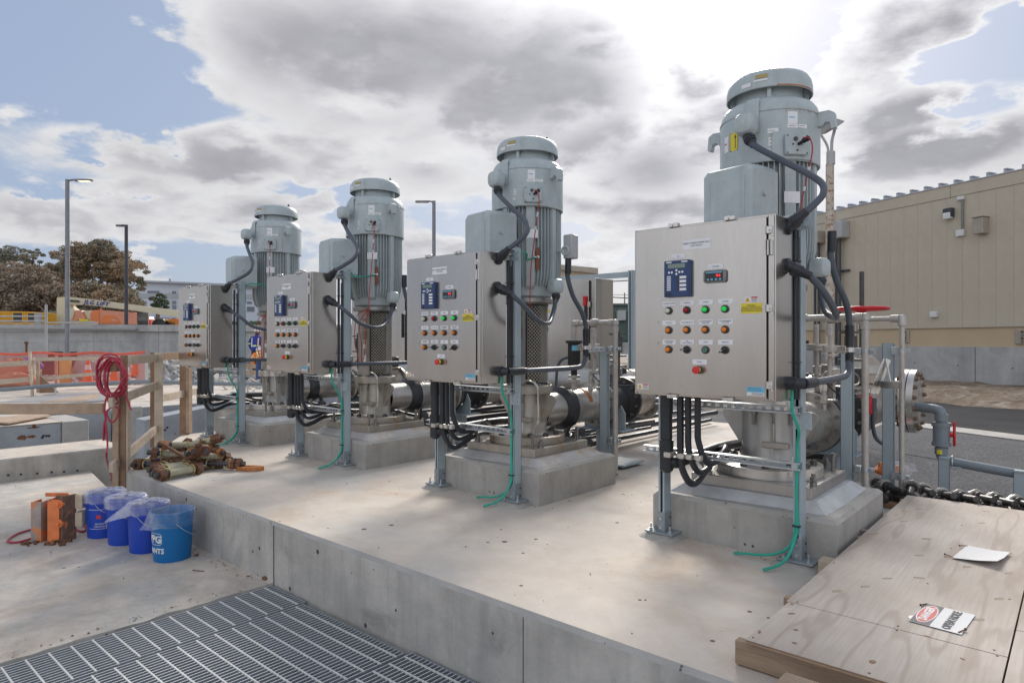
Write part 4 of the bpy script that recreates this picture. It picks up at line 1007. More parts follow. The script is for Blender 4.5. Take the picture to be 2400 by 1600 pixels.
    if i == 1:
        x, y, z = polar(15, .31, 1.99)
        part('lifting_eye', MB().tube([(x+.055+.034*math.cos(R_(a)), y-.01, z+.034*math.sin(R_(a))) for a in range(0, 360, 20)], .0095, 8, closed=True).cyl((x-.04, y-.01, z), (x+.02, y-.01, z), .014, n=10).mesh('lifting_eye', 'paint'), mb, origin=O)
    # side switch box
    if i in (1, 3):
        def sbox():
            b = MB(); b.cbox(.325, .415, 4.42, 4.52, 1.925, 2.125, .008); return b.mesh('side_box', 'boxg')
        part('side_box', cached('sbox', sbox), t, origin=O)
    return t

def fitting(b, p, q, r):
    """black conduit fitting from p towards q"""
    p = Vector(p); q = Vector(q); d = (q-p)
    b.cyl(p, p+d*.25, r*1.55, n=12); b.cyl(p+d*.25, p+d*.45, r*1.9, n=8); b.cyl(p+d*.45, p+d*.62, r*1.65, n=12); b.cyl(p+d*.62, q, r*1.35, r*1.1, n=12)

PLACE = ['beside the nearest cabinet', 'beside the second cabinet from the right', 'beside the third cabinet from the right', 'beside the farthest cabinet']
def build_conduits(i):
    ox = OX[i]; dx = DX[i]; O = (ox, 0, 0)
    # A : motor junction box down to the top of the cabinet side
    t = thing('flexible_conduit', 'grey flexible conduit looping from upper motor box to top of %s' % ['nearest cabinet', 'second cabinet from the right', 'third cabinet from the right', 'farthest cabinet'][i], 'conduit', (ox+.4+dx, 3.565, 1.85), 'flexible conduits from motor boxes')
    key = 'cA%.3f' % dx
    def cA():
        return MB().tube(cr([(.045, 3.925, 2.425), (.12, 3.90, 2.365), (.26, 3.86, 2.265), (.40, 3.82, 2.165), (.49, 3.765, 2.085), (.515, 3.70, 2.015), (.49+dx*.5, 3.64, 1.955), (.455+dx, 3.585, 1.905)], 6), .0185, 12).mesh('conduit_hose', 'flex')
    part('conduit_hose', cached(key, cA), t, origin=O)
    def fA():
        b = MB(); fitting(b, (.012, 3.945, 2.485), (.060, 3.925, 2.410), .020); fitting(b, (.372+dx, 3.575, 1.835), (.465+dx, 3.592, 1.915), .020); b.cyl((.36+dx, 3.575, 1.83), (.385+dx, 3.575, 1.835), .036, n=12); return b
    parts('fitting', 'f'+key, fA, 'black', t, origin=O)
    # B : lower motor box to mid height
    t = thing('flexible_conduit', 'grey flexible conduit sagging from lower motor box to middle of %s' % ['nearest cabinet', 'second cabinet from the right', 'third cabinet from the right', 'farthest cabinet'][i], 'conduit', (ox+.4+dx, 3.56, 1.61), 'flexible conduits from motor boxes')
    key = 'cB%.3f' % dx
    part('conduit_hose', cached(key, lambda: MB().tube(cr([(.470+dx, 3.60, 1.585), (.52+dx*.7, 3.68, 1.50), (.545+dx*.5, 3.78, 1.41), (.525, 3.90, 1.372), (.475, 4.03, 1.375), (.40, 4.16, 1.41), (.345, 4.27, 1.49), (.325, 4.325, 1.59)], 6), .0185, 12).mesh('conduit_hose', 'flex')), t, origin=O)
    def fB():
        b = MB(); fitting(b, (.372+dx, 3.56, 1.635), (.480+dx, 3.610, 1.575), .020); b.cyl((.36+dx, 3.56, 1.635), (.39+dx, 3.56, 1.635), .038, n=12); fitting(b, (.318, 4.335, 1.635), (.325, 4.322, 1.56), .020); return b
    parts('fitting', 'f'+key, fB, 'black', t, origin=O)
    # C : side box down, along the back and into the cabinet foot
    t = thing('flexible_conduit', 'long grey conduit dropping behind and entering the foot of %s' % ['nearest cabinet', 'second cabinet from the right', 'third cabinet from the right', 'farthest cabinet'][i], 'conduit', (ox+.4+dx, 3.56, 1.01), 'flexible conduits from motor boxes')
    key = 'cC%.3f' % dx
    part('conduit_hose', cached(key, lambda: MB().tube(cr([(.355, 4.455, 1.88), (.345, 4.46, 1.78), (.37, 4.50, 1.62), (.405, 4.58, 1.48), (.412, 4.63, 1.36), (.412, 4.63, 1.2), (.412, 4.62, 1.09), (.415, 4.56, 1.025), (.42, 4.42, 1.012), (.44+dx*.3, 4.1, 1.012), (.45+dx*.8, 3.8, 1.012), (.45+dx, 3.65, 1.012)], 6), .0200, 12).mesh('conduit_hose', 'flex')), t, origin=O)
    def fC():
        b = MB(); b.cyl((.36+dx, 3.565, 1.015), (.42+dx, 3.565, 1.015), .036, n=14)
        b.cyl((.395+dx, 3.565, 1.013), (.45+dx, 3.60, 1.013), .030, n=12); b.cyl((.45+dx, 3.59, 1.013), (.452+dx, 3.76, 1.013), .029, n=14); b.cyl((.452+dx, 3.76, 1.013), (.447+dx, 3.80, 1.013), .024, n=12)
        b.cyl((.412, 4.63, 1.34), (.412, 4.63, 1.10), .0245, n=14)
        for z in (1.32, 1.30, 1.28): b.cyl((.412, 4.63, z), (.412, 4.63, z+.008), .029, n=14)
        b.cyl((.355, 4.455, 1.93), (.352, 4.457, 1.80), .027, n=12); return b
    parts('fitting', 'f'+key, fC, 'black', t, origin=O)
    part('pipe_clamp', cached('clampC', lambda: MB().cyl((.412, 4.63, 1.165), (.412, 4.63, 1.195), .031, n=16).cbox(.40, .42, 4.64, 4.70, 1.163, 1.197, .002).cbox(.345, .40, 4.60, 4.612, 1.155, 1.205, .003).mesh('pipe_clamp', 'machined')), t, origin=O)
    # vertical black cables tied behind the cabinet edge
    t = thing('cable_run', 'pair of black cables strapped down the back edge of %s' % ['the nearest cabinet', 'the second cabinet from right', 'the third cabinet from right', 'the farthest cabinet'][i], 'cables', (ox+.372+dx, 3.70, .93), 'cable runs behind cabinets')
    key = 'cab%.3f' % dx
    part('cable', cached(key+'a', lambda: MB().tube([(.376+dx, 3.684, .92), (.376+dx, 3.684, 1.84)], .012, 10).mesh('cable', 'black')), t, origin=O)
    part('cable', cached(key+'b', lambda: MB().tube([(.384+dx, 3.712, .92), (.384+dx, 3.712, 1.80)], .008, 8).mesh('cable', 'black')), t, origin=O)
    parts('cable_tie', key+'c', lambda: MB().cbox(.36+dx, .396+dx, 3.67, 3.735, 1.118, 1.124, .001).cbox(.36+dx, .396+dx, 3.67, 3.735, 1.668, 1.674, .001), 'black', t, origin=O)
    # black conduits hanging under the cabinet and turning along the floor
    t = thing('conduit_bundle', 'black conduits hanging under %s and bending back' % ['the nearest cabinet', 'the second cabinet from right', 'the third cabinet from right', 'the farthest cabinet'][i], 'conduits', (ox-.25+dx, 3.6, .05), 'black conduit bundles under cabinets')
    X = dx
    key = 'bun%.3f' % dx
    big = lambda: MB().cyl((-.345+X, 3.60, .93), (-.345+X, 3.60, .60), .034, n=20).cyl((-.345+X, 3.60, .80), (-.345+X, 3.60, .93), .038, n=20).cyl((-.345+X, 3.60, .64), (-.345+X, 3.60, .46), .042, .040, n=20).cyl((-.345+X, 3.60, .46), (-.345+X, 3.60, .445), .040, .025, n=20).cyl((-.345+X, 3.60, .505), (-.27+X, 3.66, .505), .036, n=16).tube(cr([(-.29+X, 3.64, .505), (-.275+X, 3.75, .515), (-.27+X, 4.3, .53), (-.27+X, 5.4, .47), (-.27+X, 7.3, .44)], 4), .033, 14).mesh('conduit', 'black')
    part('conduit', cached(key+'b', big), t, origin=O)
    hang = [(-.255, .021, .385), (-.205, .019, .46), (-.145, .019, .52)]
    for k in range(3):      # further black conduits along the floor behind
        xx = -.62+.09*k
        part('conduit', cached(key+'f%d' % k, lambda: MB().tube(cr([(xx+.75, 4.85, .50-.08*k), (xx+.60, 5.0, .46-.08*k), (xx+.30, 5.25, .22), (xx+.10, 5.45, .09+.09*k), (xx, 5.8, .06+.12*k), (xx, 9.4, .05+.12*k)], 5), .026+.008*(k == 1), 10).mesh('conduit', 'black')), t, origin=O)
    for k, (x, r, zb) in enumerate(hang):
        def f():
            yo = .02*k
            return MB().tube(cr([(x+X, 3.60, .93), (x+X, 3.60, .72), (x+.002+X, 3.605, zb+.13), (x+.02+X, 3.64, zb+.03), (x+.03+X, 3.70, zb-.01), (x+.035+X, 3.78+yo, zb+.005), (x+.0+X, 3.95+yo, zb+.05), (-.46+.045*k+X, 4.35, .40+.03*k), (-.50+.05*k+X, 4.9, .30+.06*k), (-.50+.05*k+X, 5.6, .12+.08*k), (-.50+.05*k+X, 7.3, .08+.08*k)], 5), r, 12).mesh('conduit', 'black')
        part('conduit', cached(key+str(k), f), t, origin=O)
    def cl():
        b = MB()
        for x, r in ((-.345, .037), (-.255, .024), (-.205, .022), (-.145, .022)):
            b.cyl((x+X, 3.60, .545), (x+X, 3.60, .572), r+.003, n=16); b.cbox(x+X+r*.2, x+X+r+.014, 3.595-r-.012, 3.595, .543, .574, .002); b.cbox(x+X-.004, x+X+.008, 3.62, 3.70, .54, .575, .002)
        return b
    parts('pipe_clamp', key+'cl', cl, 'machined', t, origin=O)

def build_wires(i):
    ox = OX[i]; dx = DX[i]; O = (ox, 0, 0)
    r2 = .0085
    t = thing('ground_wire', 'green ground wire dropping from the foot of %s to the floor' % ['the nearest cabinet', 'the second cabinet from right', 'the third cabinet from right', 'the farthest cabinet'][i], 'wire', (ox+.35+dx, 3.7, .02), 'green ground wires')
    px_ = .372+dx
    p = [(.385+dx, 3.60, 1.02), (.388+dx, 3.60, .96), (.39+dx, 3.60, .86), (.41+dx, 3.64, .76), (px_+.012, 3.702, .68), (px_+.006, 3.718, .60), (px_, 3.722, .40), (px_+.004, 3.722, .22), (px_-.006, 3.715, .16), (px_-.02, 3.66, .08), (px_-.05, 3.60, .035), (px_-.11, 3.53, .012)]
    part('wire', cached('gw%.3f' % dx, lambda: MB().tube(cr(p, 6), r2, 8).mesh('wire', 'green')), t, origin=O)
    q = [(px_+.002, 3.720, .60), (px_-.004, 3.722, .24), (px_-.03, 3.718, .12), (px_-.09, 3.705, .065), (px_-.18, 3.70, .035), (px_-.27, 3.695, .025), (px_-.34, 3.70, .012)]
    if i >= 2: q = q[:4]+[(px_-.13, 3.66, .02), (px_-.19, 3.66, .012)]
    part('wire', cached('gx%.3f' % dx+str(i >= 2), lambda: MB().tube(cr(q, 6), r2*.9, 8).mesh('wire', 'green')), t, origin=O)
    part('cable_tie', cached('gt%.3f' % dx, lambda: MB().cbox(px_-.02, px_+.022, 3.706, 3.732, .222, .230, .001).mesh('cable_tie', 'black', smooth=False)), t, origin=O)
    if i > 0:
        a = polar(-34, .315, 1.922)
        part('wire', MB().tube(cr([a, (a[0]-.07, a[1]-.06, a[2]-.02), (.30, 3.98, 1.885 if i == 2 else 1.92), (.37+dx*.5, 3.85, 1.87 if i == 2 else 1.92), (.385+dx, 3.815, 1.90 if i == 2 else 1.88), (.385+dx, 3.815, 1.70)], 6), .0075, 8).mesh('wire', 'green'), t, origin=O)
    # red instrument lead
    t = thing('instrument_lead', 'thin red lead hanging from the instrument plate of %s' % ['the nearest motor', 'the second motor from right', 'the third motor from right', 'the farthest motor'][i], 'wire', (ox+.2, 3.95, 1.6), 'red instrument leads')
    x, y, z = polar(-42, .400, 2.445)
    pts = [(x, y, z), (x+.045, y-.02, z-.02), (x+.055, y-.01, z-.09), (x+.03, y-.0, z-.2), (x-.02, y+.02, z-.40), (x-.05, y+.02, z-.6), (x-.045, y, z-.8), (x-.055, y+.01, 1.57), (x-.10, y+.05, 1.50)]
    part('lead', cached('lead', lambda: MB().tube(cr(pts, 6), .0042, 6).mesh('lead', 'red')), t, origin=O)
    parts('cable_marker', 'leadm', lambda: MB().cyl((x+.036, y-.002, z-.18), (x+.025, y+.002, z-.215), .0075, n=8).cyl((x+.005, y+.01, z-.29), (x, y+.012, z-.315), .0075, n=8), 'white', t, origin=O)
    if i >= 2:
        lp = [(x-.06, y, 1.56), (x-.20, y-.03, 1.50), (x-.25, y-.03, 1.25), (x-.22, y, 1.05), (x-.20, y, 1.0)]
        part('lead', MB().tube(cr(lp, 8), .0042, 6).mesh('lead', 'red'), t, origin=O)
        lp = [(x-.06, y, 1.56), (x-.16, y-.03, 1.42), (x-.13, y-.03, 1.2), (x-.17, y, 1.02), (x-.12, y, 1.1), (x-.10, y, 1.3), (x-.07, y, 1.54)]
        part('lead', MB().tube(cr(lp, 8), .0042, 6).mesh('lead', 'red'), t, origin=O)

def flange(b, y, r, th, hole=0, n=40):
    b.cyl((0, y, 0), (0, y+th, 0), r, n=n)
def build_train(i):
    """discharge pipe run, from the pump head back to the header"""
    ox = OX[i]; zc = .625; O = (ox, 0, zc)
    t = thing('discharge_pipe', ['stainless discharge pipe with black valve behind the nearest pump', 'stainless discharge pipe with rust streak behind the second pump from right', 'stainless discharge pipe behind the third pump from right', 'stainless discharge pipe behind the farthest pump'][i], 'pipe', (ox, 5.9, 0), 'pump discharge pipes')
    def pipe():
        b = MB(); b.cyl((0, 4.47, 0), (0, 4.80, 0), .145, n=40, cap=False).cyl((0, 4.80, 0), (0, 5.42, 0), .160, n=40)
        for y in (4.93, 4.97, 5.16, 5.19, 5.22): b.cyl((0, y, 0), (0, y+.010, 0), .1625, n=40)
        b.cyl((0, 6.35, 0), (0, 7.2, 0), .150, n=32); return b
    parts('pipe', 'tp', pipe, 'ssp', t, origin=O)
    def black():
        b = MB(); b.cyl((0, 4.79, 0), (0, 4.86, 0), .195, n=32); b.cyl((0, 4.745, 0), (0, 4.79, 0), .152, .195, n=32)
        return b.mesh('coupling', 'black')
    if i > 0: part('coupling', cached('tblk', black), t, origin=O)
    y0 = 5.40 if i else 5.20
    for y, r, th, m in ((y0, .225, .030, 'ssp'), (y0+.032, .232, .030, 'blackmet'), (5.86, .235, .030, 'blackmet'), (5.892, .225, .030, 'ssp'), (6.30, .225, .035, 'ssp')):
        f = part('flange', cached(('fl', r, th, m), lambda: MB().cyl((0, 0, 0), (0, th, 0), r, n=48).mesh('flange', m)), t, origin=(ox, y, zc))
        for k in range(12):
            a = R_(15+30*k); part('bolt', cached('flb', lambda: MB().cyl((0, -.022, 0), (0, 0, 0), .0155, n=6).cyl((0, -.001, 0), (0, .031, 0), .008, n=6, cap=False).cyl((0, .03, 0), (0, .06, 0), .0155, n=6).mesh('bolt', 'greymet')), f, origin=(ox+.192*math.cos(a), y, zc+.192*math.sin(a)))
    vb = part('valve_body', cached('valve%d' % (i > 0), lambda: MB().cyl((0, y0+.06, 0), (0, y0+.12, 0), .19, .150, n=36).cyl((0, y0+.12, 0), (0, 5.80, 0), .150, n=36).cyl((0, 5.80, 0), (0, 5.86, 0), .150, .19, n=36).mesh('valve_body', 'rubber')), t, origin=O)
    cv = part('check_valve', cached('check', lambda: MB().cyl((0, 5.93, 0), (0, 6.29, 0), .175, n=28).cbox(-.13, .13, 5.98, 6.25, .10, .20, .02).cbox(-.15, .15, 5.96, 6.27, .20, .225, .006).cyl((-.10, 6.1, .10), (.24, 6.1, .10), .022, n=12).mesh('check_valve', 'cast')), t, origin=O)
    # saddle under the pipe
    def saddle():
        b = MB(); y = 5.55; pr = [(-.24, -.10), (-.24, -.26), (.24, -.26), (.24, -.10), (.19, -.02), (.16, -.10), (.10, -.16), (-.10, -.16), (-.16, -.10), (-.19, -.02)]
        n = len(pr); vs_ = [(x, y, z) for x, z in pr]+[(x, y+.012, z) for x, z in pr]
        b.add(vs_, [tuple(range(n)), tuple(range(2*n-1, n-1, -1))]+[(k, n+k, n+(k+1) % n, (k+1) % n) for k in range(n)])
        b.cbox(-.26, .26, 5.46, 5.72, -.272, -.26, .003); b.cbox(-.10, .10, 5.55, 5.64, -.60, -.272, .004); b.cbox(-.20, .30, 5.42, 5.82, -.600, -.580, .003); return b.mesh('saddle', 'strut', smooth=False)
    part('saddle', cached('sad', saddle), t, origin=O)
    if i == 1:
        part('rust_streak', MB().lathe([(.1512, -.022), (.1514, .022)], 14, (0, 0), R_(38), R_(105)).mesh('x', 'orust') if False else (lambda b: (setattr(b, 'v', [(x, 5.10+z, y) for x, y, z in b.v]), b)[1])(MB().lathe([(.1608, -.012), (.1612, -.03), (.1614, .03)], 14, (0, 0), R_(15), R_(105))).mesh('rust_streak', 'orust'), t, origin=O)
    st_ = part('channel_stand', cached('chst', lambda: MB().cbox(-.50, -.46, 6.02, 6.06, -.02, .44, .003).cbox(-.52, -.30, 6.00, 6.08, -.625+.62, .005, .002).mesh('channel_stand', 'strut', smooth=False)), t, origin=(ox-.05, 0, .03))
    # instruments and small-bore tubing over the valve
    def instr():
        b = MB(); r_ = random.Random(i+3)
        b.cbox(-.12, .10, 5.62, 5.74, .26, .34, .01).cyl((0, 5.68, .15), (0, 5.68, .30), .03, n=10).cyl((-.02, 5.68, .34), (-.02, 5.68, .42), .045, n=14)
        return b
    part('actuator', cached('instr', lambda: instr().mesh('actuator', 'greymet')), t, origin=O)
    part('gauge', cached('gauge', lambda: MB().cyl((.12, 5.40, .36), (.12, 5.365, .36), .052, n=20).cyl((.12, 5.385, .16), (.12, 5.385, .33), .010, n=8).mesh('gauge', 'machined')), t, origin=O)
    part('tubing', cached('tubing', lambda: MB().tube(cr([(.05, 5.30, .15), (.05, 5.30, .34), (.16, 5.34, .40), (.24, 5.5, .36), (.20, 5.8, .28), (.10, 6.0, .24)], 6), .007, 6).mesh('tubing', 'machined')), t, origin=O)
    part('tubing', cached('tubing2', lambda: MB().tube(cr([(.12, 5.13, .32), (.20, 5.2, .22), (.25, 5.5, .18), (.25, 5.9, .20), (.15, 6.1, .30)], 6), .006, 6).mesh('tubing', 'black')), t, origin=O)
    part('needle_valve', cached('ndl', lambda: MB().cbox(.10, .14, 5.11, 5.15, .15, .21, .004).cyl((.14, 5.13, .18), (.20, 5.13, .18), .008, n=8).cyl((.20, 5.10, .18), (.20, 5.16, .18), .007, n=8).cyl((.12, 5.13, .25), (.12, 5.13, .29), .022, n=6).mesh('needle_valve', 'machined')), t, origin=O)
    parts('junction_block', 'jblk', lambda: MB().cbox(-.14, -.02, 5.90, 6.02, .26, .36, .01).cbox(.04, .16, 6.12, 6.22, .23, .38, .01), 'blackmet', t, origin=O)
    part('valve_actuator', cached('vact', lambda: MB().cyl((.22, 5.45, .22), (.22, 5.45, .72), .022, n=12).cyl((.22, 5.45, .46), (.22, 5.45, .475), .085, n=20).cyl((.22, 5.45, .67), (.22, 5.45, .685), .085, n=20).cyl((.22, 5.45, .50), (.22, 5.45, .65), .045, n=16).mesh('valve_actuator', 'blackmet')), t, origin=O)
    part('seal_flange', cached('sfl', lambda: MB().cyl((.02, 5.3, .54), (.02, 5.3, .56), .075, n=24).cyl((.02, 5.3, .566), (.02, 5.3, .586), .075, n=24).cyl((.02, 5.3, .15), (.02, 5.3, .74), .018, n=12).cyl((.02, 5.3, .36), (.02, 5.3, .42), .032, n=8).mesh('seal_flange', 'ssm')), t, origin=O)
    # bypass piping of threaded stainless pipe
    def tap():
        b = MB(); z = .78
        b.cyl((-.07, 5.13, .13), (-.07, 5.13, .30), .026, n=14); b.cyl((-.07, 5.13, .22), (-.07, 5.13, .245), .055, n=20); b.cyl((-.07, 5.13, .26), (-.07, 5.13, .285), .055, n=20)
        b.tube(cr([(-.07, 5.13, .62), (-.07, 5.13, .76), (-.055, 5.13, .778), (-.03, 5.13, z), (.35, 5.13, z), (.38, 5.13, .77), (.392, 5.13, .74), (.392, 5.13, .55), (.392, 5.13, .0), (.392, 5.13, -.58)], 3), .0240, 12)
        for c, d in (((-.07, 5.13, .75), (0, 0, -1)), ((.392, 5.13, .745), (0, 0, -1))): b.cyl(c, Vector(c)+Vector(d)*.05, .031, n=12)
        b.cyl((-.055, 5.13, z), (.0, 5.13, z), .031, n=12); b.cyl((.33, 5.13, z), (.375, 5.13, z), .031, n=12)
        for x in (-.07, .392): b.lathe([(.0, z+.030), (.020, z+.026), (.031, z+.008), (.031, z-.02)], 14, (x, 5.13))
        b.cyl((.13, 5.13, z), (.21, 5.13, z), .036, n=8); b.cyl((.145, 5.13, z), (.195, 5.13, z), .040, n=16)
        b.cyl((.16, 5.13, z-.04), (.16, 5.13, z-.13), .028, n=12); b.cyl((.16, 5.13, z-.13), (.16, 5.13, z-.30), .012, n=10); b.cyl((.16, 5.13, z-.20), (.16, 5.13, z-.25), .050, n=20); b.cyl((.16, 5.13, z-.26), (.16, 5.13, z-.28), .060, n=20)
        b.cyl((.16, 5.13, z-.45), (.16, 5.13, z-.30), .018, n=10); b.cyl((.12, 5.13, z-.46), (.20, 5.13, z-.46), .020, n=10); b.cyl((.12, 5.13, .10), (.12, 5.13, z-.45), .016, n=10)
        return b.mesh('threaded_piping', 'ssm')
    part('threaded_piping', cached('tap', tap), t, origin=O)
    av = part('air_valve', cached('airv', lambda: MB().cyl((-.07, 5.13, .345), (-.07, 5.13, .60), .060, n=24).cyl((-.07, 5.13, .345), (-.07, 5.13, .37), .080, n=24).cyl((-.07, 5.13, .59), (-.07, 5.13, .615), .080, n=24).cyl((-.07, 5.13, .28), (-.07, 5.13, .345), .03, n=16).mesh('air_valve', 'rubber')), t, origin=O)
    part('sticker', cached('airs', lambda: MB().lathe([(.0608, .52), (.0608, .57)], 5, (-.07, 5.13), R_(-75), R_(-15)).mesh('sticker', 'sky')), av, origin=O)
    part('hose_loop', cached('hl', lambda: MB().tube(cr([(-.13, 5.13, .46), (-.22, 5.12, .42), (-.27, 5.12, .30), (-.275, 5.12, .0), (-.25, 5.13, -.1)], 6), .014, 8).mesh('hose_loop', 'flex')), t, origin=O)
    # support strut with clamps
    s = thing('support_post', ['blue grey double strut post behind the nearest pad holding a vertical pipe', 'blue grey double strut post behind the second pad from right', 'blue grey double strut post behind the third pad from right', 'blue grey double strut post behind the farthest pad'][i], 'strut post', (ox+.27, 5.10, 0), 'strut posts behind the pads')
    part('post', cached('post2', lambda: post_mesh(1.18)), s, origin=(ox+.275, 5.13, .0), rot=(0, 0, PI/2))
    for z in (.33, 1.165):
        part('pipe_clamp', cached('pcl', lambda: MB().cyl((.392, 5.13, -.016), (.392, 5.13, .016), .027, n=16).cbox(.33, .37, 5.10, 5.16, -.022, .022, .003).cbox(.41, .45, 5.122, 5.138, -.016, .016, .002).cyl((.435, 5.11, 0), (.435, 5.15, 0), .010, n=8).box(.32, .345, 5.09, 5.15, -.045, -.022).mesh('pipe_clamp', 'galv')), s, origin=(ox, 0, z))
    part('foot_plate', cached('foot', foot_mesh), s, origin=(ox+.275, 5.13, .0))
    if i > 0: part('rail', cached('railb', lambda: rail_mesh(.20, m='galv')), s, origin=(ox+.29, 5.09, 1.16), rot=(0, 0, R_(-115)))

for i in range(4):
    ox = OX[i]
    t = thing('concrete_pad', ['chamfered concrete pad under the nearest pump, half hidden by plywood', 'chamfered concrete pad under the second pump from right with rust runs', 'chamfered concrete pad under the third pump from right', 'chamfered concrete pad under the farthest pump'][i], 'concrete pad', (ox, CYM, 0), 'pump pads')
    part('pad_block', cached('pad', pad_mesh), t, origin=(ox, 0, 0)); part('grout', cached('grout%d' % (i in (1, 2)), lambda: grout_mesh('rustgrout' if i in (1, 2) else 'grout')), t, origin=(ox, 0, 0))
    build_frame(i); build_cabinet(i); build_pump(i); build_conduits(i); build_wires(i); build_train(i)

# ---------------------------------------------------------------- header, gate valve and outlet behind the pumps
def build_header():
    t = thing('header_pipe', 'stainless header pipe with bolted blind flange at its right end', 'pipe', (-1.3, 7.2, 0))
    z = .666; y = 7.2
    part('pipe', MB().cyl((-9.6, y, z), (-1.30, y, z), .215, n=40).mesh('pipe', 'ssp'), t)
    for x in (-1.300, -1.236): part('flange', cached('bigfl', lambda: MB().cyl((0, 0, 0), (.055, 0, 0), .300, n=64).mesh('flange', 'machined')), t, origin=(x, y, z))
    part('gasket', MB().cyl((-1.246, y, z), (-1.236, y, z), .27, n=40).mesh('gasket', 'seal'), t)
    bm = MB().cyl((-.15, 0, 0), (.030, 0, 0), .011, n=8).cyl((.0, 0, 0), (.020, 0, 0), .021, n=6).cyl((-.150, 0, 0), (-.128, 0, 0), .021, n=6).mesh('bolt', mat('brown_bolt', (.20, .14, .10), .5, .5, var=.3, vscale=20))
    for k in range(16):
        a = R_(11+22.5*k); part('bolt', bm, t, origin=(-1.180, y+.258*math.cos(a), z+.258*math.sin(a)))
    s = thing('header_support', 'slim grey strut post standing under the blind flange', 'strut post', (-1.29, 7.02, -.2))
    part('post', post_mesh(.62, .0413, .0413), s, origin=(-1.29, 7.05, -.2))
    # gate valve on the nearest discharge
    ox = OX[0]; yv = 6.73
    g = thing('gate_valve', 'gate valve with red handwheel and rising stem behind nearest pump', 'valve', (ox, yv, .3))
    part('valve_body', MB().cyl((ox, 6.50, .625), (ox, 6.96, .625), .19, n=32).lathe([(.19, .625), (.20, .84), (.225, .86), (.225, .93), (.18, .945), (.165, 1.02), (.11, 1.08), (.06, 1.11)], 32, (ox, yv)).mesh('valve_body', 'cast'), g)
    b = MB()
    for s_ in (-1, 1): b.tube(cr([(ox+s_*.05, yv, 1.09), (ox+s_*.055, yv, 1.38), (ox+s_*.05, yv, 1.46), (ox, yv, 1.50)], 5), .017, 8)
    part('yoke', b.mesh('yoke', 'cast'), g)
    part('stem', MB().cyl((ox, yv, 1.05), (ox, yv, 1.88), .021, n=14).mesh('stem', 'blackmet'), g)
    hw = part('handwheel', MB().tube([(ox+.215*math.cos(R_(a)), yv+.215*math.sin(R_(a)), 1.535) for a in range(0, 360, 9)], .017, 10, closed=True).mesh('handwheel', 'wheelred'), g)
    b = MB()
    for a in (20, 92, 164, 236, 308): b.bar((ox+.03*math.cos(R_(a)), yv+.03*math.sin(R_(a)), 1.525), (ox+.21*math.cos(R_(a)), yv+.21*math.sin(R_(a)), 1.533), .035, .014)
    b.cyl((ox, yv, 1.505), (ox, yv, 1.555), .045, n=16); part('spoke', b.mesh('spoke', 'wheelred'), hw)
    # swing-check lever with weight
    lv = thing('check_lever', 'steel lever arm with round counterweight behind the nearest strut post', 'lever', (-1.30, 6.1, .72))
    p0 = at(2044, 922, 4.95); p1 = at(2076, 842, 4.95)
    part('arm', MB().bar(p0, p1, .010, .035).bar(p0+RGT*.03, p1+RGT*.02, .010, .035).mesh('arm', 'machined'), lv)
    w0 = at(2088, 903, 4.85)
    part('counterweight', MB().cyl(w0+Vector((0, 0, -.018)), w0+Vector((0, 0, .030)), .070, n=28).mesh('counterweight', 'greymet'), lv)
    part('link', MB().bar(p1, w0, .008, .025).mesh('link', 'machined'), lv)
    rd = at(2025, 945, 5.45); part('red_switch', MB().cbox(rd.x-.06, rd.x+.06, rd.y-.03, rd.y+.03, rd.z-.09, rd.z+.07, .012).mesh('red_switch', 'wheelred'), lv, label='red switch housing')
    sw = at(2046, 960, 5.45)
    part('conduit_drop', MB().cyl(sw+Vector((0, 0, .10)), sw, .028, n=12).tube(cr([sw, sw+Vector((0, 0, -.14)), sw+RGT*.03+Vector((0, 0, -.24)), sw+RGT*.10+Vector((0, 0, -.29)), sw+RGT*.13+Vector((0, 0, -.28))], 6), .016, 10).mesh('conduit_drop', 'flex'), lv)
    # second stainless riser, right of the first
    r = thing('riser_pipe', 'threaded stainless pipe with union and elbow right of the red handwheel', 'pipe', (-1.04, 5.72, 0))
    z = 1.408; y = 5.72; x1 = -1.045
    part('pipe', MB().tube(cr([(-1.62, y, z), (-1.12, y, z), (x1-.03, y, z-.004), (x1, y, z-.04), (x1, y, .9), (x1, y, .02)], 4), .019, 12).mesh('pipe', 'ssm'), r)
    part('elbow', MB().lathe([(0, z+.030), (.02, z+.027), (.030, z+.006), (.030, z-.055)], 14, (x1, y)).cyl((x1-.075, y, z), (x1-.02, y, z), .029, n=12).mesh('elbow', 'ssm'), r)
    part('union', MB().cyl((-1.36, y, z), (-1.29, y, z), .036, n=8).cyl((-1.40, y, z), (-1.26, y, z), .027, n=12).mesh('union', 'ssm'), r)
    sp = thing('support_post', 'blue grey strut post clamped to the right stainless riser', 'strut post', (-1.15, 5.80, 0))
    part('post', post_mesh(1.22, .0413, .0826), sp, origin=(-1.15, 5.80, 0), rot=(0, 0, PI/2))
    for zz in (.20, 1.16): part('pipe_clamp', MB().cyl((x1, y, zz-.016), (x1, y, zz+.016), .025, n=14).cbox(-1.12, -1.03, 5.735, 5.755, zz-.03, zz+.03, .002).cbox(-1.03, -.99, 5.712, 5.728, zz-.016, zz+.016, .002).mesh('pipe_clamp', 'galv'), sp)
    # pvc outlet
    v = thing('pvc_outlet', 'grey PVC outlet line with red-handled valve leaving the blind flange', 'pipe', (-.96, 6.98, -.2))
    x, y = -.965, 6.98
    part('pipe', MB().tube(cr([(-1.185, 7.13, .62), (-1.10, 7.06, .62), (x-.04, y+.02, .615), (x, y, .57), (x, y, .3), (x, y, .20)], 5), .043, 16).mesh('pipe', 'pvc'), v)
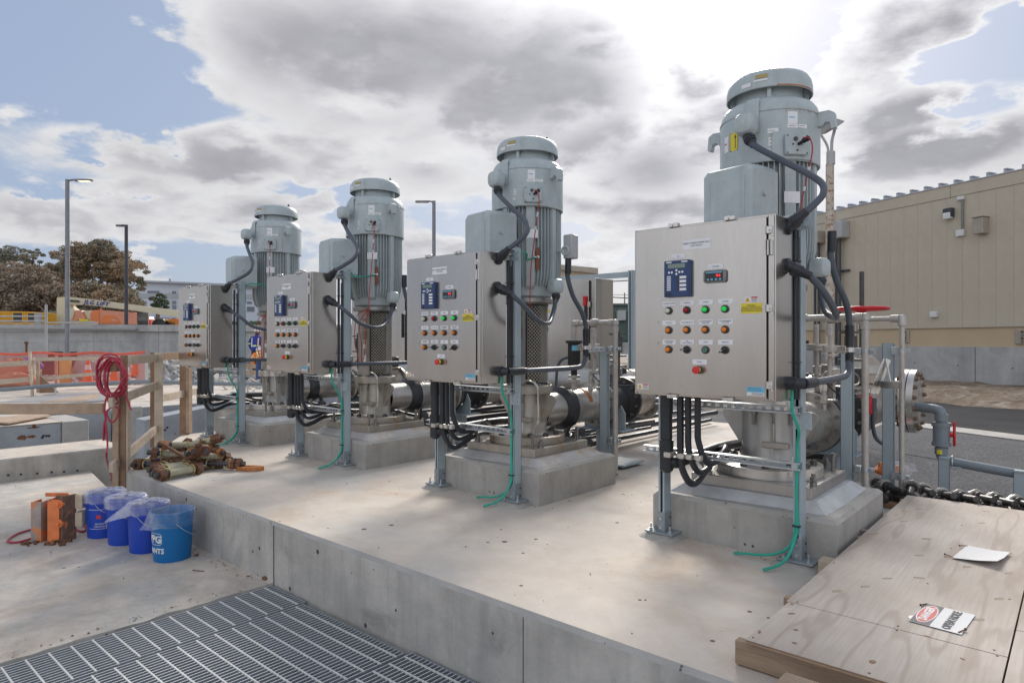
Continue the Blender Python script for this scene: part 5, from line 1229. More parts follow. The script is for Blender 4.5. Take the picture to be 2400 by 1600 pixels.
    part('pipe', MB().tube(cr([(x, y, .24), (x+.005, y, .185), (x+.05, y, .165), (-.37, y-.02, .115), (.6, y-.05, .05), (2.4, y-.1, -.03)], 5), .040, 16).mesh('pipe', 'pvc'), v)
    vb = part('ball_valve', MB().cyl((x, y, .30), (x, y, .50), .066, n=20).cyl((x, y, .47), (x, y, .505), .076, n=12).cyl((x, y, .295), (x, y, .33), .076, n=12).cyl((x, y, .52), (x, y, .58), .053, n=16).cyl((x, y, .22), (x, y, .28), .053, n=16).mesh('ball_valve', 'pvc'), v)
    part('valve_handle', MB().cyl((x, y, .40), (x+.10, y, .40), .02, n=10).cbox(x+.088, x+.108, y-.022, y+.022, .30, .52, .008).mesh('valve_handle', 'wheelred'), vb)
    part('yellow_tag', MB().lathe([(.054, .225), (.054, .265)], 5, (x, y), R_(-120), R_(-75)).mesh('yellow_tag', 'yel'), vb)
    for k, (xx, h) in enumerate(((-.93, .40), (-.40, .35), (.35, .3))):
        s = thing('pipe_stand', ['short capped strut stand under the PVC elbow', 'short capped strut stand under the PVC pipe at the right frame edge', 'strut stand under the PVC pipe beyond the frame'][k], 'pipe stand', (xx, 6.88, -.2), 'pvc pipe stands')
        part('post', cached(('pst', h), lambda: post_mesh(h, .0413, .0826)), s, origin=(xx, 6.88, -.2), rot=(0, 0, PI/2)); part('cap', cached('pscap', lambda: MB().cbox(-.037, .037, -.037, .037, 0, .014, .003).mesh('cap', 'strut')), s, origin=(xx, 6.88, -.2+h))
        part('pipe_clamp', cached('pscl', lambda: MB().cbox(-.03, .12, .02, .05, -.05, -.03, .002).tube([(.05, .10+.052*math.cos(R_(a)), .052*math.sin(R_(a))) for a in range(0, 360, 30)], .009, 6, closed=True).mesh('pipe_clamp', 'galv')), s, origin=(xx, 6.88, .12 if k else .16))
build_header()

def big_panel(x1, lab, group='large panels behind the pumps', red=True):
    y = 7.8; w = 1.75; x0 = x1-w
    t = thing('power_panel', lab, 'electrical panel', (x1-w/2, y+.2, 0), group)
    part('panel_body', MB().cbox(x0, x1+.02, y+.03, y+.50, .33, 2.14, .006).mesh('panel_body', 'ss', smooth=False), t)
    part('door', MB().cbox(x0+.02, x1-.08, y, y+.028, .35, 2.11, .004).mesh('door', 'ss', smooth=False), t)
    part('door_edge', MB().box(x1-.075, x1-.055, y+.018, y+.029, .36, 2.10).mesh('door_edge', 'seal', smooth=False), t)
    if red: part('disconnect_handle', MB().cbox(x1-.14, x1-.10, y-.06, y, 1.74, 1.88, .006).mesh('disconnect_handle', 'wheelred', smooth=False), t, label='red disconnect handle')
    part('handle_shaft', MB().cbox(x1-.13, x1-.11, y-.04, y, 1.30, 1.74, .003).mesh('handle_shaft', 'dark', smooth=False), t)
    b = MB(); b.slot(0).box(x1-.98, x1-.78, y-.003, y, 1.46, 1.70); b.slot(1).box(x1-.98, x1-.78, y-.004, y-.003, 1.48, 1.52).box(x1-.98, x1-.78, y-.004, y-.003, 1.66, 1.70); b.slot(0).box(x1-.94, x1-.82, y-.003, y, 1.12, 1.36); b.slot(2).box(x1-.94, x1-.81, y-.003, y, 1.38, 1.44)
    part('sticker', b.mesh('sticker', ['plate', 'yel', 'ink'], smooth=False), t)
    for xx in (x1-.3,): parts('latch', ('bl', x1), lambda: MB().cbox(x1-.09, x1-.05, y-.02, y+.01, 1.72, 1.80, .004).cbox(x1-.09, x1-.05, y-.02, y+.01, .70, .78, .004), 'machined', t)
    f = thing('strut_frame', 'tall strut frame beside the ' + ('power panel with red handle' if red else 'panel behind the third pump'), 'strut frame', (x1+.35, y+.55, 0), 'strut frames of large panels')
    part('post', cached('tallpost', lambda: post_mesh(2.26, .07, .0826)), f, origin=(x1+.33, y+.5, 0)); part('post', CACHE['tallpost'], f, origin=(x0-.1, y+.5, 0))
    part('rail', MB().cbox(x0, x1+.36, y+.53, y+.57, 2.17, 2.25, .003).mesh('rail', 'strut', smooth=False), f)
big_panel(-5.27, 'large stainless panel with red disconnect handle and yellow sticker'); big_panel(-9.35, 'large stainless panel behind the third pump', red=False)

# ---------------------------------------------------------------- plywood cover, signs, bolts
def build_plywood():
    t = thing('plywood_cover', 'weathered plywood sheets on joists covering an opening at lower right', 'plywood cover', (-.2, 3.9, 0))
    z0, z1 = .100, .118
    sheets = [(-.965, -.203, 2.905, 5.48), (-.955, -.203, 2.43, 2.899), (-.197, 1.02, 3.20, 5.60), (-.197, 1.02, 2.30, 3.194)]
    for k, (x0, x1, y0, y1) in enumerate(sheets):
        b = MB(); b.slot(0).box(x0, x1, y0, y1, z1-.002, z1)
        for q in range(3): b.slot(1+q % 2).box(x0+.0006*(q % 2), x1-.0006*(q % 2), y0+.0006*(q % 2), y1-.0006*(q % 2), z0+q*.0053, z0+(q+1)*.0053+(.0002 if q == 2 else 0))
        part('plywood_sheet', b.mesh('plywood_sheet', ['ply', 'wood2', 'wood'], smooth=False), t)
    def joist(x0, x1, y0, y1, h0=.005, h1=.096, m='woodm'):
        part('joist', MB().cbox(x0, x1, y0, y1, h0, h1, .003).mesh('joist', m, smooth=False), t)
    joist(-1.005, 1.4, 2.448, 2.486); joist(-1.01, .5, 3.00, 3.038); joist(-1.02, .5, 4.2, 4.238); joist(-1.0, .6, 5.40, 5.438); joist(-1.055, -.985, 3.66, 3.75, .004, .085, 'woodp')
    part('end_block', MB().cbox(-.79, .5, 2.18, 2.36, .004, .082, .006).mesh('end_block', 'wood', smooth=False), t)
    rr = random.Random(3); sc = MB().cyl((0, 0, 0), (0, 0, .0015), .0042, n=8).mesh('screw_head', 'rust')
    for x in (-.93, -.55, -.24):
        for y in (2.462, 2.88, 2.93, 3.55, 4.22, 4.8, 5.42): part('screw_head', sc, t, origin=(x+rr.uniform(-.02, .02), y+rr.uniform(-.01, .01), z1))
    # oval wood plugs in the veneer
    pl = MB().lathe([(0, .0006), (.013, .0004), (.014, 0)], 12); pl.v = [(x*1.6, y*.7, z) for x, y, z in pl.v]; plm = pl.mesh('veneer_plug', 'wood'); rgm = MB().lathe([(.0135, .0007), (.0155, .0009), (.017, 0)], 14, (0, 0), R_(10), R_(200)); rgm.v = [(x*1.6, y*.7, z) for x, y, z in rgm.v]; rgm = rgm.mesh('plug_edge', 'ink')
    for (px, py) in ((2025, 1241), (2123, 1198), (2155, 1193), (2172, 1262), (2312, 1198), (2301, 1225), (2120, 1221), (2051, 1251), (2155, 1301), (2222, 1304), (2268, 1328), (2365, 1343), (2081, 1355), (2155, 1354), (2030, 1374), (1963, 1385), (2343, 1403), (2295, 1452), (2364, 1297), (2172, 1263)):
        p = ground(px, py, z1); a = rr.uniform(-.3, .3)+YAW
        part('veneer_plug', plm, t, origin=(p.x, p.y, z1+.0002), rot=(0, 0, a)); part('plug_edge', rgm, t, origin=(p.x, p.y, z1+.0002), rot=(0, 0, a))
    # knots
    kn = MB().lathe([(0, .0005), (.018, .0003), (.019, 0)], 12).mesh('knot', 'wood2')
    for (px, py) in ((1855, 1437), (1865, 1475), (2172, 1490), (2256, 1543), (1780, 1480), (1862, 1506), (2045, 1550)):
        p = ground(px, py, z1); part('knot', kn, t, origin=(p.x, p.y, z1), rot=(0, 0, rr.random()*3)).scale = (rr.uniform(.5, 1), rr.uniform(.3, .6), 1)
    # sign
    zs = z1+.002; s = thing('danger_sign', 'white sign reading DANGER OPEN HOLE screwed to the plywood', 'sign', (-.43, 3.13, zs), rz=R_(86))
    W, H = .252, .178
    def curl(u, v): return .004+.010*max(0, (u-.6))**2*4+.002*math.sin(v*6+u*4)
    def sheet(nx, ny, W, H, mm, fn=curl):
        b = MB(); b.grid(nx, ny, lambda u, v: ((u-.5)*W, (v-.5)*H, fn(u, v))); b.grid(nx, ny, lambda u, v: ((.5-u)*W, (v-.5)*H, fn(1-u, v)-.0012)); return b.mesh('sign_sheet', mm)
    o = part('sign_sheet', sheet(10, 6, W, H, 'plysign', lambda u, v: .0025), s, origin=(-.43, 3.13, zs))
    part('black_header', MB().box(-W/2+.004, W/2-.004, .018, H/2-.003, .0030, .0034).mesh('black_header', 'ink', smooth=False), s, origin=(-.43, 3.13, zs))
    b = MB(); n = 28
    b.add([(math.cos(2*PI*k/n)*.108, .0515+math.sin(2*PI*k/n)*.032, .0036) for k in range(n)], [tuple(range(n))]); b.slot(1).add([(math.cos(2*PI*k/n)*.102, .0515+math.sin(2*PI*k/n)*.028, .0039) for k in range(n)], [tuple(range(n))])
    part('red_oval', b.mesh('red_oval', ['white', 'redlab'], smooth=False), s, origin=(-.43, 3.13, zs))
    for key, y in (('danger', .0515), ('openhole', -.035)):
        d = part('lettering', TX[key], s, origin=(-.43, 3.13, zs)); d.location = (0, y, .0042)
    nl = MB().cyl((0, 0, .004), (.045, .012, .007), .0022, n=6).cyl((.043, .012, .007), (.047, .013, .007), .005, n=8).mesh('nail', 'rust')
    for (x, y, r_) in ((W/2-.01, H/2-.01, 2.6), (-W/2+.01, -H/2+.012, -.6)): q = part('nail', nl, s, origin=(-.43, 3.13, zs)); q.location = (x, y, 0); q.rotation_euler = (0, 0, r_)
    s = thing('blank_sign', 'blank white curled sign sheet nailed further back on the plywood', 'sign', (-.40, 4.16, z1+.003), rz=R_(84))
    part('sign_sheet', sheet(12, 8, .30, .19, 'plysign', lambda u, v: .004+.022*(1-u)*(1-v)+.012*max(0, .4-v)*3*abs(u-.5)), s, origin=(-.40, 4.16, z1+.003))
    for (x, y, r_) in ((.14, .09, 2.2), (-.14, .09, .9)): q = part('nail', nl, s, origin=(-.40, 4.16, z1+.003)); q.location = (x, y, 0); q.rotation_euler = (0, 0, r_)
    w = ground(2151, 1451, z1); solo('washer', MB().lathe([(.012, .0), (.012, .003), (.032, .003), (.033, 0)], 24).mesh('washer', 'machined'), 'pale metal washer lying on plywood below the danger sign', 'washer', loc=(w.x, w.y, z1+.001))
build_plywood()

def build_bolt_row():
    solo('timber', MB().cbox(-1.40, 1.2, 5.48, 5.68, .002, .04, .004).mesh('timber', 'wood2', smooth=False), 'dark timber plank under the row of black bolts', 'timber')
    shaft = MB().cyl((0, -.09, 0), (0, .075, 0), .021, n=16).cyl((0, -.094, 0), (0, -.09, 0), .016, .021, n=16).mesh('shank', 'blackmet')
    washer = MB().cyl((0, .055, 0), (0, .062, 0), .046, n=22).mesh('washer', 'ssm'); nut = MB().cyl((0, .062, 0), (0, .095, 0), .040, n=6).mesh('nut', 'ssm'); head = MB().cyl((0, .03, 0), (0, .055, 0), .034, n=16).mesh('collar', 'blackmet')
    rr = random.Random(11); k = 0
    for row, (y, z, n) in enumerate(((5.545, .075, 26), (5.62, .13, 20))):
        for j in range(n):
            x = -1.28+j*(.088 if row == 0 else .108)+rr.uniform(-.02, .02)+row*.1
            a = R_(rr.uniform(5, 48)); tl = R_(rr.uniform(-14, 10))
            t = thing('flange_bolt', ('black flange bolt in the front row on the timber behind the plywood' if row == 0 else 'black flange bolt in the back row leaning on the front row'), 'bolt', (x, y+rr.uniform(-.03, .04), z), 'black bolts lined up on the timber'); 
            t.rotation_euler = (tl, rr.random()*6, a); t.scale = (1.18, 1.18, 1.18)
            for nm, me in (('shank', shaft), ('washer', washer), ('nut', nut), ('collar', head)):
                o = part(nm, me, t); o.location = (0, 0, 0)
build_bolt_row()

def build_stud_pile():
    def stud(L_=.40):
        m = {}
        m['stud'] = MB().cyl((-L_/2-.04, 0, 0), (L_/2+.04, 0, 0), .024, n=12).mesh('stud', 'blackmet')
        m['sleeve'] = MB().cyl((-L_/2+.09, 0, 0), (L_/2-.09, 0, 0), .033, n=16).mesh('sleeve', 'sleeve')
        m['nut'] = MB().cyl((-.025, 0, 0), (.030, 0, 0), .054, n=6).mesh('hex_nut', 'rust')
        m['nut2'] = MB().cyl((-.025, 0, 0), (.025, 0, 0), .047, n=6).mesh('hex_nut', 'orust')
        m['ring'] = MB().tube([(0, .044*math.cos(R_(a)), .044*math.sin(R_(a))) for a in range(0, 360, 30)], .006, 6, closed=True).mesh('ring', 'yellow')
        m['band'] = MB().cyl((-L_/2+.05, 0, 0), (-L_/2+.09, 0, 0), .027, n=12).mesh('blue_band', 'navy')
        return m
    m = stud(); rr = random.Random(5)
    def put(p, rz, ry, lab, grp, rust=False):
        t = thing('stud_bolt', lab, 'bolt', p, grp); t.rotation_euler = (rr.random()*6, ry, rz)
        def ch(n, me, x, lab=None):
            o = part(n, me, t); o.location = (x, 0, 0)
        ch('stud', m['stud'], 0)
        if not rust: ch('sleeve', m['sleeve'], 0)
        ch('ring', m['ring'], .115); ch('ring', m['ring'], -.115); ch('blue_band', m['band'], 0)
        for x in (-.175, .175): ch('hex_nut', m['nut2'] if rr.random() < .2 else m['nut'], x)
        if rr.random() < .6: ch('hex_nut', m['nut'], .135)
    # bundle laid side by side at the front
    base = Vector((-6.17, 2.50, .055))
    which = ['frontmost stud bolt of the neat bundle, blue band at its near end', 'second stud bolt from the front in the neat bundle', 'middle stud bolt of the neat bundle of five', 'fourth stud bolt from the front in the neat bundle', 'rearmost stud bolt of the neat bundle against the heap']
    for k in range(5):
        put(base+Vector((-.105*k, .03*k-.03*(k % 2), 0)), R_(100+rr.uniform(-4, 4)), 0, which[k], 'bundled stud bolts')
    spots = [(-6.72, 2.50, .05, 8), (-6.62, 2.66, .05, 170), (-6.45, 2.80, .05, 30), (-6.75, 2.82, .06, 100), (-6.35, 2.98, .05, -20), (-6.90, 2.72, .05, 60), (-6.62, 2.95, .05, 140),
             (-6.70, 2.66, .13, 40), (-6.50, 2.72, .14, -35), (-6.35, 2.84, .13, 75), (-6.66, 2.86, .14, 10), (-6.84, 2.80, .14, 125), (-6.52, 2.90, .15, -5), (-6.68, 2.74, .21, 65), (-6.42, 2.82, .21, 140), (-6.58, 2.86, .23, 25), (-6.95, 2.55, .05, 95), (-6.25, 2.90, .06, 20)]
    for x, y, z, a in spots:
        put(Vector((x, y, z)), R_(a+20), R_(rr.uniform(-16, 16)) if z > .1 else 0, ('rusty stud bolt lying on top of the heap at the slab corner' if z > .18 else 'rusty stud bolt in the middle layer of the corner heap' if z > .1 else 'rusty stud bolt at the bottom of the corner heap, touching the slab'), 'heaped stud bolts', rr.random() < .5)
    for k, (x, y, z, a, b_) in enumerate(((-6.55, 2.62, .17, 55, 35), (-6.28, 2.70, .17, -20, -38))):
        t = solo('flat_bar', MB().cbox(-.19, .19, -.028, .028, -.012, .012, .003).mesh('flat_bar', 'rust', smooth=False), ['rusty flat bar leaning left across the bolt heap', 'rusty flat bar leaning right across the bolt heap'][k], 'bar', loc=(x, y, z), rot=(0, R_(b_), R_(a)))
    b = MB(); n = 24
    ri = [(math.cos(2*PI*k/n)*.055, math.sin(2*PI*k/n)*.025) for k in range(n)]; ro = [(math.cos(2*PI*k/n)*.14, math.sin(2*PI*k/n)*.065) for k in range(n)]
    vs_ = [(x, y, z) for z in (0, .035) for x, y in ri]+[(x, y, z) for z in (0, .035) for x, y in ro]
    fs = []
    for k in range(n): q = (k+1) % n; fs += [(n+k, 3*n+k, 3*n+q, n+q), (k, q, 2*n+q, 2*n+k), (2*n+k, 2*n+q, 3*n+q, 3*n+k), (q, k, n+k, n+q)]
    b.add(vs_, fs); solo('link_plate', b.mesh('link_plate', 'orust', smooth=False), 'flat rusty oval link plate at right of the bolt heap', 'plate', loc=(-6.02, 3.08, .002), rot=(0, 0, R_(35)))
build_stud_pile()

# ---------------------------------------------------------------- buckets, jack
def bend_text(me, r, a0, z, name):
    m2 = me.copy(); 
    for v in m2.vertices:
        x, y, zz = v.co; a = a0+x/r; rr = r+zz+.0006; v.co = (rr*math.cos(a), rr*math.sin(a), z+y)
    return m2
def build_buckets():
    # (px,py base centre, material, label)
    specs = [((404, 1306), 'bblue2', 'lighter blue open bucket nearest the camera, liner folded inside', 0), ((347, 1286), 'bblue', 'dark blue bucket second from front with bag flap hanging left', 1),
             ((296, 1268), 'bblue', 'dark blue bucket third from front with dark square print', 2), ((246, 1252), 'bblue', 'dark blue bucket at the back of the row with white printed frame', 3)]
    def prof():
        return [(0, .004), (.120, .004), (.128, .0), (.130, .012), (.1425, .262), (.1425, .272), (.150, .276), (.151, .300), (.146, .303), (.1455, .318), (.151, .321), (.152, .352), (.1555, .356), (.1555, .366), (.148, .369), (.1435, .355), (.126, .02), (0, .015)]
    for (px, py), m, lab, k in specs:
        p = ground(px, py, ZL); t = thing('bucket', lab, 'bucket', p, 'blue plastic buckets')
        def add(n, me, **kw): o = part(n, me, t, **kw); o.location = (0, 0, 0); return o
        add('bucket_body', cached('bk'+m, lambda: MB().lathe(prof(), 56).mesh('bucket_body', m, ang=30)))
        view = math.atan2(-p.y, -p.x)
        # wire handle
        hb = MB(); hb.tube(cr([(.157*math.cos(view+2.0), .157*math.sin(view+2.0), .29), (.165*math.cos(view+1.3), .165*math.sin(view+1.3), .22), (.170*math.cos(view+.55), .170*math.sin(view+.55), .19), (.168*math.cos(view-.1), .168*math.sin(view-.1), .235), (.160*math.cos(view-.45), .160*math.sin(view-.45), .29)], 8), .0022, 6)
        if k == 0:
            hb = MB(); hb.tube(cr([(.157*math.cos(view+.15), .157*math.sin(view+.15), .29), (.168*math.cos(view+.5), .168*math.sin(view+.5), .235), (.172*math.cos(view+.9), .172*math.sin(view+.9), .19), (.175*math.cos(view+1.5), .175*math.sin(view+1.5), .155)], 8), .0022, 6)
        add('wire_handle', hb.mesh('wire_handle', 'galv'))
        # plastic liner
        rr = random.Random(20+k)
        b = MB(); n = 72
        def rad(a, j):
            return noise.noise(Vector((math.cos(a)*3.1+k*5, math.sin(a)*3.1, j*.35)))
        rows = []
        if k == 0: seq = [(.06, .14, .9), (.09, .22, .8), (.125, .30, .5), (.140, .352, .12), (.149, .3715, .02), (.158, .368, .03), (.160, .34, .10), (.157, .31, .14), (.158, .28, .2), (.161, .262, .35)]
        else: seq = [(.0, .372, .2), (.05, .374, .5), (.10, .376, .6), (.135, .380, .3), (.150, .378, .1), (.160, .366, .10), (.160, .345, .25), (.157, .325, .30), (.159, .30, .5)]
        for j, (r, z, amp) in enumerate(seq):
            row = []
            for i_ in range(n):
                a = 2*PI*i_/n; nn = rad(a, j); fold = .5*math.sin(a*17+k+2*nn)+.5*math.sin(a*29+j*.4)
                rr_ = r*(1+.10*amp*nn)+(.006*amp*fold if r > .03 else 0); zz = z+.030*amp*nn+(.010*fold*amp)
                if k > 0 and j < 4: zz += .016*(1-r/.15)+.012*noise.noise(Vector((math.cos(a)*r*30, math.sin(a)*r*30, k)))
                # one flap pulled out to the left
                if k in (1,) and j >= 6: da = abs((a-(view-1.35)+PI) % (2*PI)-PI); f = max(0, 1-da/.5); rr_ += f*.05*(j-5); zz -= f*.012*(j-5)
                if k == 0 and j >= 6: da = abs((a-(view-1.2)+PI) % (2*PI)-PI); f = max(0, 1-da/.8); rr_ += f*.018*(j-5)
                row.append((rr_*math.cos(a), rr_*math.sin(a), zz))
            rows += row
        m_ = len(seq); b.add(rows, [(j*n+i_, j*n+(i_+1) % n, (j+1)*n+(i_+1) % n, (j+1)*n+i_) for j in range(m_-1) for i_ in range(n)])
        add('plastic_liner', b.mesh('plastic_liner', 'bagclear' if k == 0 else 'bag', ang=180))
        if k == 0:
            add('logo', bend_text(TX['pg'], .139, view-1.02, .175, 'logo')); add('lettering', bend_text(TX['nts'], .1345, view-1.05, .088, 'lettering'))
            fr = MB(); rr0 = .1385
            pts = [(-.085, .135), (.052, .135), (.066, .150), (.066, .205), (.052, .220), (-.085, .220)]
            for q in range(len(pts)-1):
                (xa, za), (xb, zb) = pts[q], pts[q+1]; st = 6
                for e in range(st):
                    u0, u1 = e/st, (e+1)/st; A = [(xa+(xb-xa)*u, za+(zb-za)*u) for u in (u0, u1)]
                    P = [Vector(((.1275+.0475*z_+.0016)*math.cos(view-1.02+x_/rr0), (.1275+.0475*z_+.0016)*math.sin(view-1.02+x_/rr0), z_)) for x_, z_ in A]
                    fr.tube(P, .0022, 5)
            add('logo_frame', fr.mesh('logo_frame', 'white'))
        elif k == 3:
            fr = MB()
            for z_ in (.085, .245): fr.lathe([(.1275+.0475*z_+.003, z_-.0015), (.1275+.0475*z_+.003, z_+.0015)], 10, (0, 0), R_(math.degrees(view)-55), R_(math.degrees(view)+5))
            a = view+R_(5); fr.add([(r*math.cos(a+s), r*math.sin(a+s), z_) for z_, r in ((.085, .1345), (.245, .1422)) for s in (-.01, .01)], [(0, 1, 3, 2)])
            add('printed_frame', fr.mesh('printed_frame', 'white', smooth=False)); add('lettering', bend_text(TX['bmark'], .1365, view-.25, .115, 'lettering'))
            add('red_print', MB().lathe([(.1402, .17), (.1412, .20)], 5, (0, 0), view-.45, view-.2).mesh('red_print', 'redlab', smooth=False))
        else:
            a = view+(-.0 if k == 2 else .25)
            add('dark_print', MB().lathe([(.1275+.0475*z_+.0012, z_) for z_ in (.10, .235)], 8, (0, 0), a-.05, a+.55).mesh('dark_print', 'ink', smooth=False))
            add('white_code', MB().lathe([(.1275+.0475*z_+.0016, z_) for z_ in (.060, .095)], 6, (0, 0), a+.12, a+.42).mesh('white_code', 'plate', smooth=False))
    # brown glass bag behind
    p = ground(452, 1278, ZL); b = MB().lathe([(0, .0), (.06, .005), (.075, .06), (.07, .15), (.045, .24), (.02, .28)], 18)
    b.v = [(x*(1+.3*noise.noise(Vector((x*20, y*20, z*14)))), y*(1+.3*noise.noise(Vector((x*20, 5, z*14)))), z) for x, y, z in b.v]
    solo('debris_bag', b.mesh('debris_bag', 'bag', ang=180), 'small clear bag of debris tucked between front bucket and platform wall', 'bag', loc=(p.x-.05, p.y+.08, ZL))
build_buckets()

def build_jack():
    p = ground(136, 1262, ZL); t = thing('steel_stub', 'rusty orange-painted steel stub of bolted channels beside the buckets', 'steel stub', p, rz=YAW)
    m = mat('sprayed_orange_steel', (.78, .22, .07), .6, var=.25, vscale=7, bump=.3, bscale=60, col2=((.13, .07, .045), 6, .54, .62))
    m2 = mat('orange_on_grey', (.36, .31, .28), .6, .2, var=.25, vscale=7, bump=.3, bscale=60, col2=((.74, .22, .06), 5, .44, .54))
    m3 = mat('burnt_steel', (.14, .085, .06), .7, var=.4, vscale=9, bump=.4, bscale=60, col2=((.62, .20, .07), 6, .54, .64))
    def add(n, b, mm, **k): o = part(n, b.mesh(n, mm, smooth=False), t, **k); o.location = (0, 0, 0); return o
    # local x = view right, y = away
    add('channel', MB().cbox(-.155, -.070, -.10, -.088, 0, .33, .002).cbox(-.155, -.147, -.09, .02, 0, .33, .002).cbox(-.078, -.070, -.09, .02, 0, .33, .002), m2)
    b = MB(); b.M = Matrix.Rotation(.12, 4, 'Z'); add('channel', b.cbox(-.035, .055, -.09, -.078, 0, .345, .002).cbox(-.035, -.027, -.08, .03, 0, .345, .002).cbox(.047, .055, -.08, .03, 0, .345, .002), m)
    add('web_plate', MB().cbox(-.09, -.03, -.02, -.01, 0, .30, .002), m3)
    b = MB(); b.M = Matrix.Rotation(-.5, 4, 'Z'); add('side_plate', b.cbox(.02, .125, -.03, -.018, 0, .375, .002).cbox(.113, .125, -.02, .08, 0, .375, .002), m3)
    add('top_plate', MB().cbox(-.13, .06, .03, .045, .345, .375, .003), m)
    for z in (.15, .31): add('bolt', MB().cyl((.075, -.06, z), (.068, -.085, z), .032, n=16).cyl((.068, -.085, z), (.062, -.105, z), .018, n=6), m)
    for z in (.17, .32): add('wood_block', MB().cbox(.13, .20, .0, .09, z-.07, z+.05, .004), 'woodp')
    rr = random.Random(9); b = MB()
    for k in range(34):
        x, y, q = rr.uniform(-.18, .20), rr.uniform(-.20, .02), rr.uniform(.008, .022); b.M = Matrix.Translation((x, y, q*.5)) @ Matrix.Rotation(rr.random()*6, 4, (rr.random(), rr.random(), 1)); b.box(-q, q, -q*.8, q*.8, -q*.6, q*.6)
    add('burnt_scrap', b, 'rust', kind='stuff')
    solo('prop_board', MB().cbox(-.02, .02, -.25, .25, -.045, .045, .003).mesh('prop_board', 'wood2', smooth=False), 'short brown board leaning behind the back bucket', 'board', loc=(-6.75, 1.98, ZL+.12), rot=(R_(28), 0, R_(-20)))
    # hose on the slab behind the jack
    z = ZL+.012
    pts = [(-7.9, 2.32, z), (-7.6, 2.2, z), (-7.1, 2.0, z), (-6.9, 1.9, z), (-6.6, 1.88, z), (-6.5, 1.82, z), (-6.7, 1.78, z), (-6.9, 1.65, z), (-6.85, 1.45, z), (-6.65, 1.33, z), (-6.55, 1.38, z), (-6.6, 1.5, z)]
    solo('air_hose', MB().tube(cr(pts, 6), .0085, 8).mesh('air_hose', 'hose'), 'red air hose lying on the slab around the orange steel stub', 'hose')
    for (px, py, a, lab) in ((466, 1338, -.25, 'short rusty nail lying on the lower slab'),): q = ground(px, py, ZL); solo('nail', MB().cyl((-.045, 0, .004), (.045, 0, .004), .0028, n=6).cyl((-.047, 0, .004), (-.044, 0, .004), .006, n=8).mesh('nail', 'rust'), lab, 'nail', loc=q, rot=(0, 0, YAW+a))
    q = ground(622, 1357, ZL); solo('stone', rock_mesh(3, .028), 'small brown stone at the slab corner above the grating', 'stone', loc=(q.x, q.y, ZL+.008))
    q = ground(460, 1302, ZL); solo('stone', rock_mesh(5, .02), 'small dark stone beside the front bucket', 'stone', loc=(q.x, q.y, ZL+.006))
def rock_mesh(seed, s, m='rust', sub=1):
    b = bpy.data.meshes.new('stone'); import bmesh; bm = bmesh.new(); bmesh.ops.create_icosphere(bm, subdivisions=sub, radius=s); r = random.Random(seed)
    for v in bm.verts: v.co *= r.uniform(.65, 1.15); v.co.z *= .7
    bm.to_mesh(b); bm.free(); b.materials.append(M[m]); return b
build_jack()

def build_grit():
    b = MB(); rr = random.Random(55)
    for k in range(420):
        if rr.random() < .6: x, y, z = rr.uniform(-8.5, 1), rr.uniform(2.35, 6.2), 0
        else: x, y, z = rr.uniform(-9.2, -4.25), rr.uniform(-.5, 2.25), ZL
        if z == 0 and x < -6.9 and y < 3.2: continue
        s = rr.choice((.0015, .002, .002, .003, .004))*rr.uniform(.7, 1.4)
        b.slot(rr.randrange(3)).M = Matrix.Translation((x, y, z+s*.4)) @ Matrix.Rotation(rr.random()*6, 4, (rr.random(), rr.random(), 1)); b.box(-s, s, -s*.8, s*.8, -s*.6, s*.6)
    # more grit gathers along the foot of the wall and of the pads
    for k in range(500):
        q = rr.random()
        if q < .5: x, y, z = rr.uniform(-6.8, -4.2), 2.27-abs(rr.gauss(0, .05)), ZL
        elif q < .8: x, y, z = rr.uniform(-4.6, -4.19), rr.uniform(-.5, 2.2), ZL; x = -4.21-abs(rr.gauss(0, .05))
        else: ox = rr.choice(OX); x, y, z = ox+rr.uniform(-.55, .55), 3.80-abs(rr.gauss(0, .03)), 0
        s = rr.choice((.0015, .002, .003, .005))*rr.uniform(.7, 1.4)
        b.slot(rr.randrange(3)).M = Matrix.Translation((x, y, z+s*.4)) @ Matrix.Rotation(rr.random()*6, 4, (rr.random(), rr.random(), 1)); b.box(-s, s, -s*.8, s*.8, -s*.6, s*.6)
    stuff('grit', b.mesh('grit', ['rockw', 'rock', 'dirt'], smooth=False), 'scattered grit and crumbs on the concrete slabs', 'grit')
build_grit()

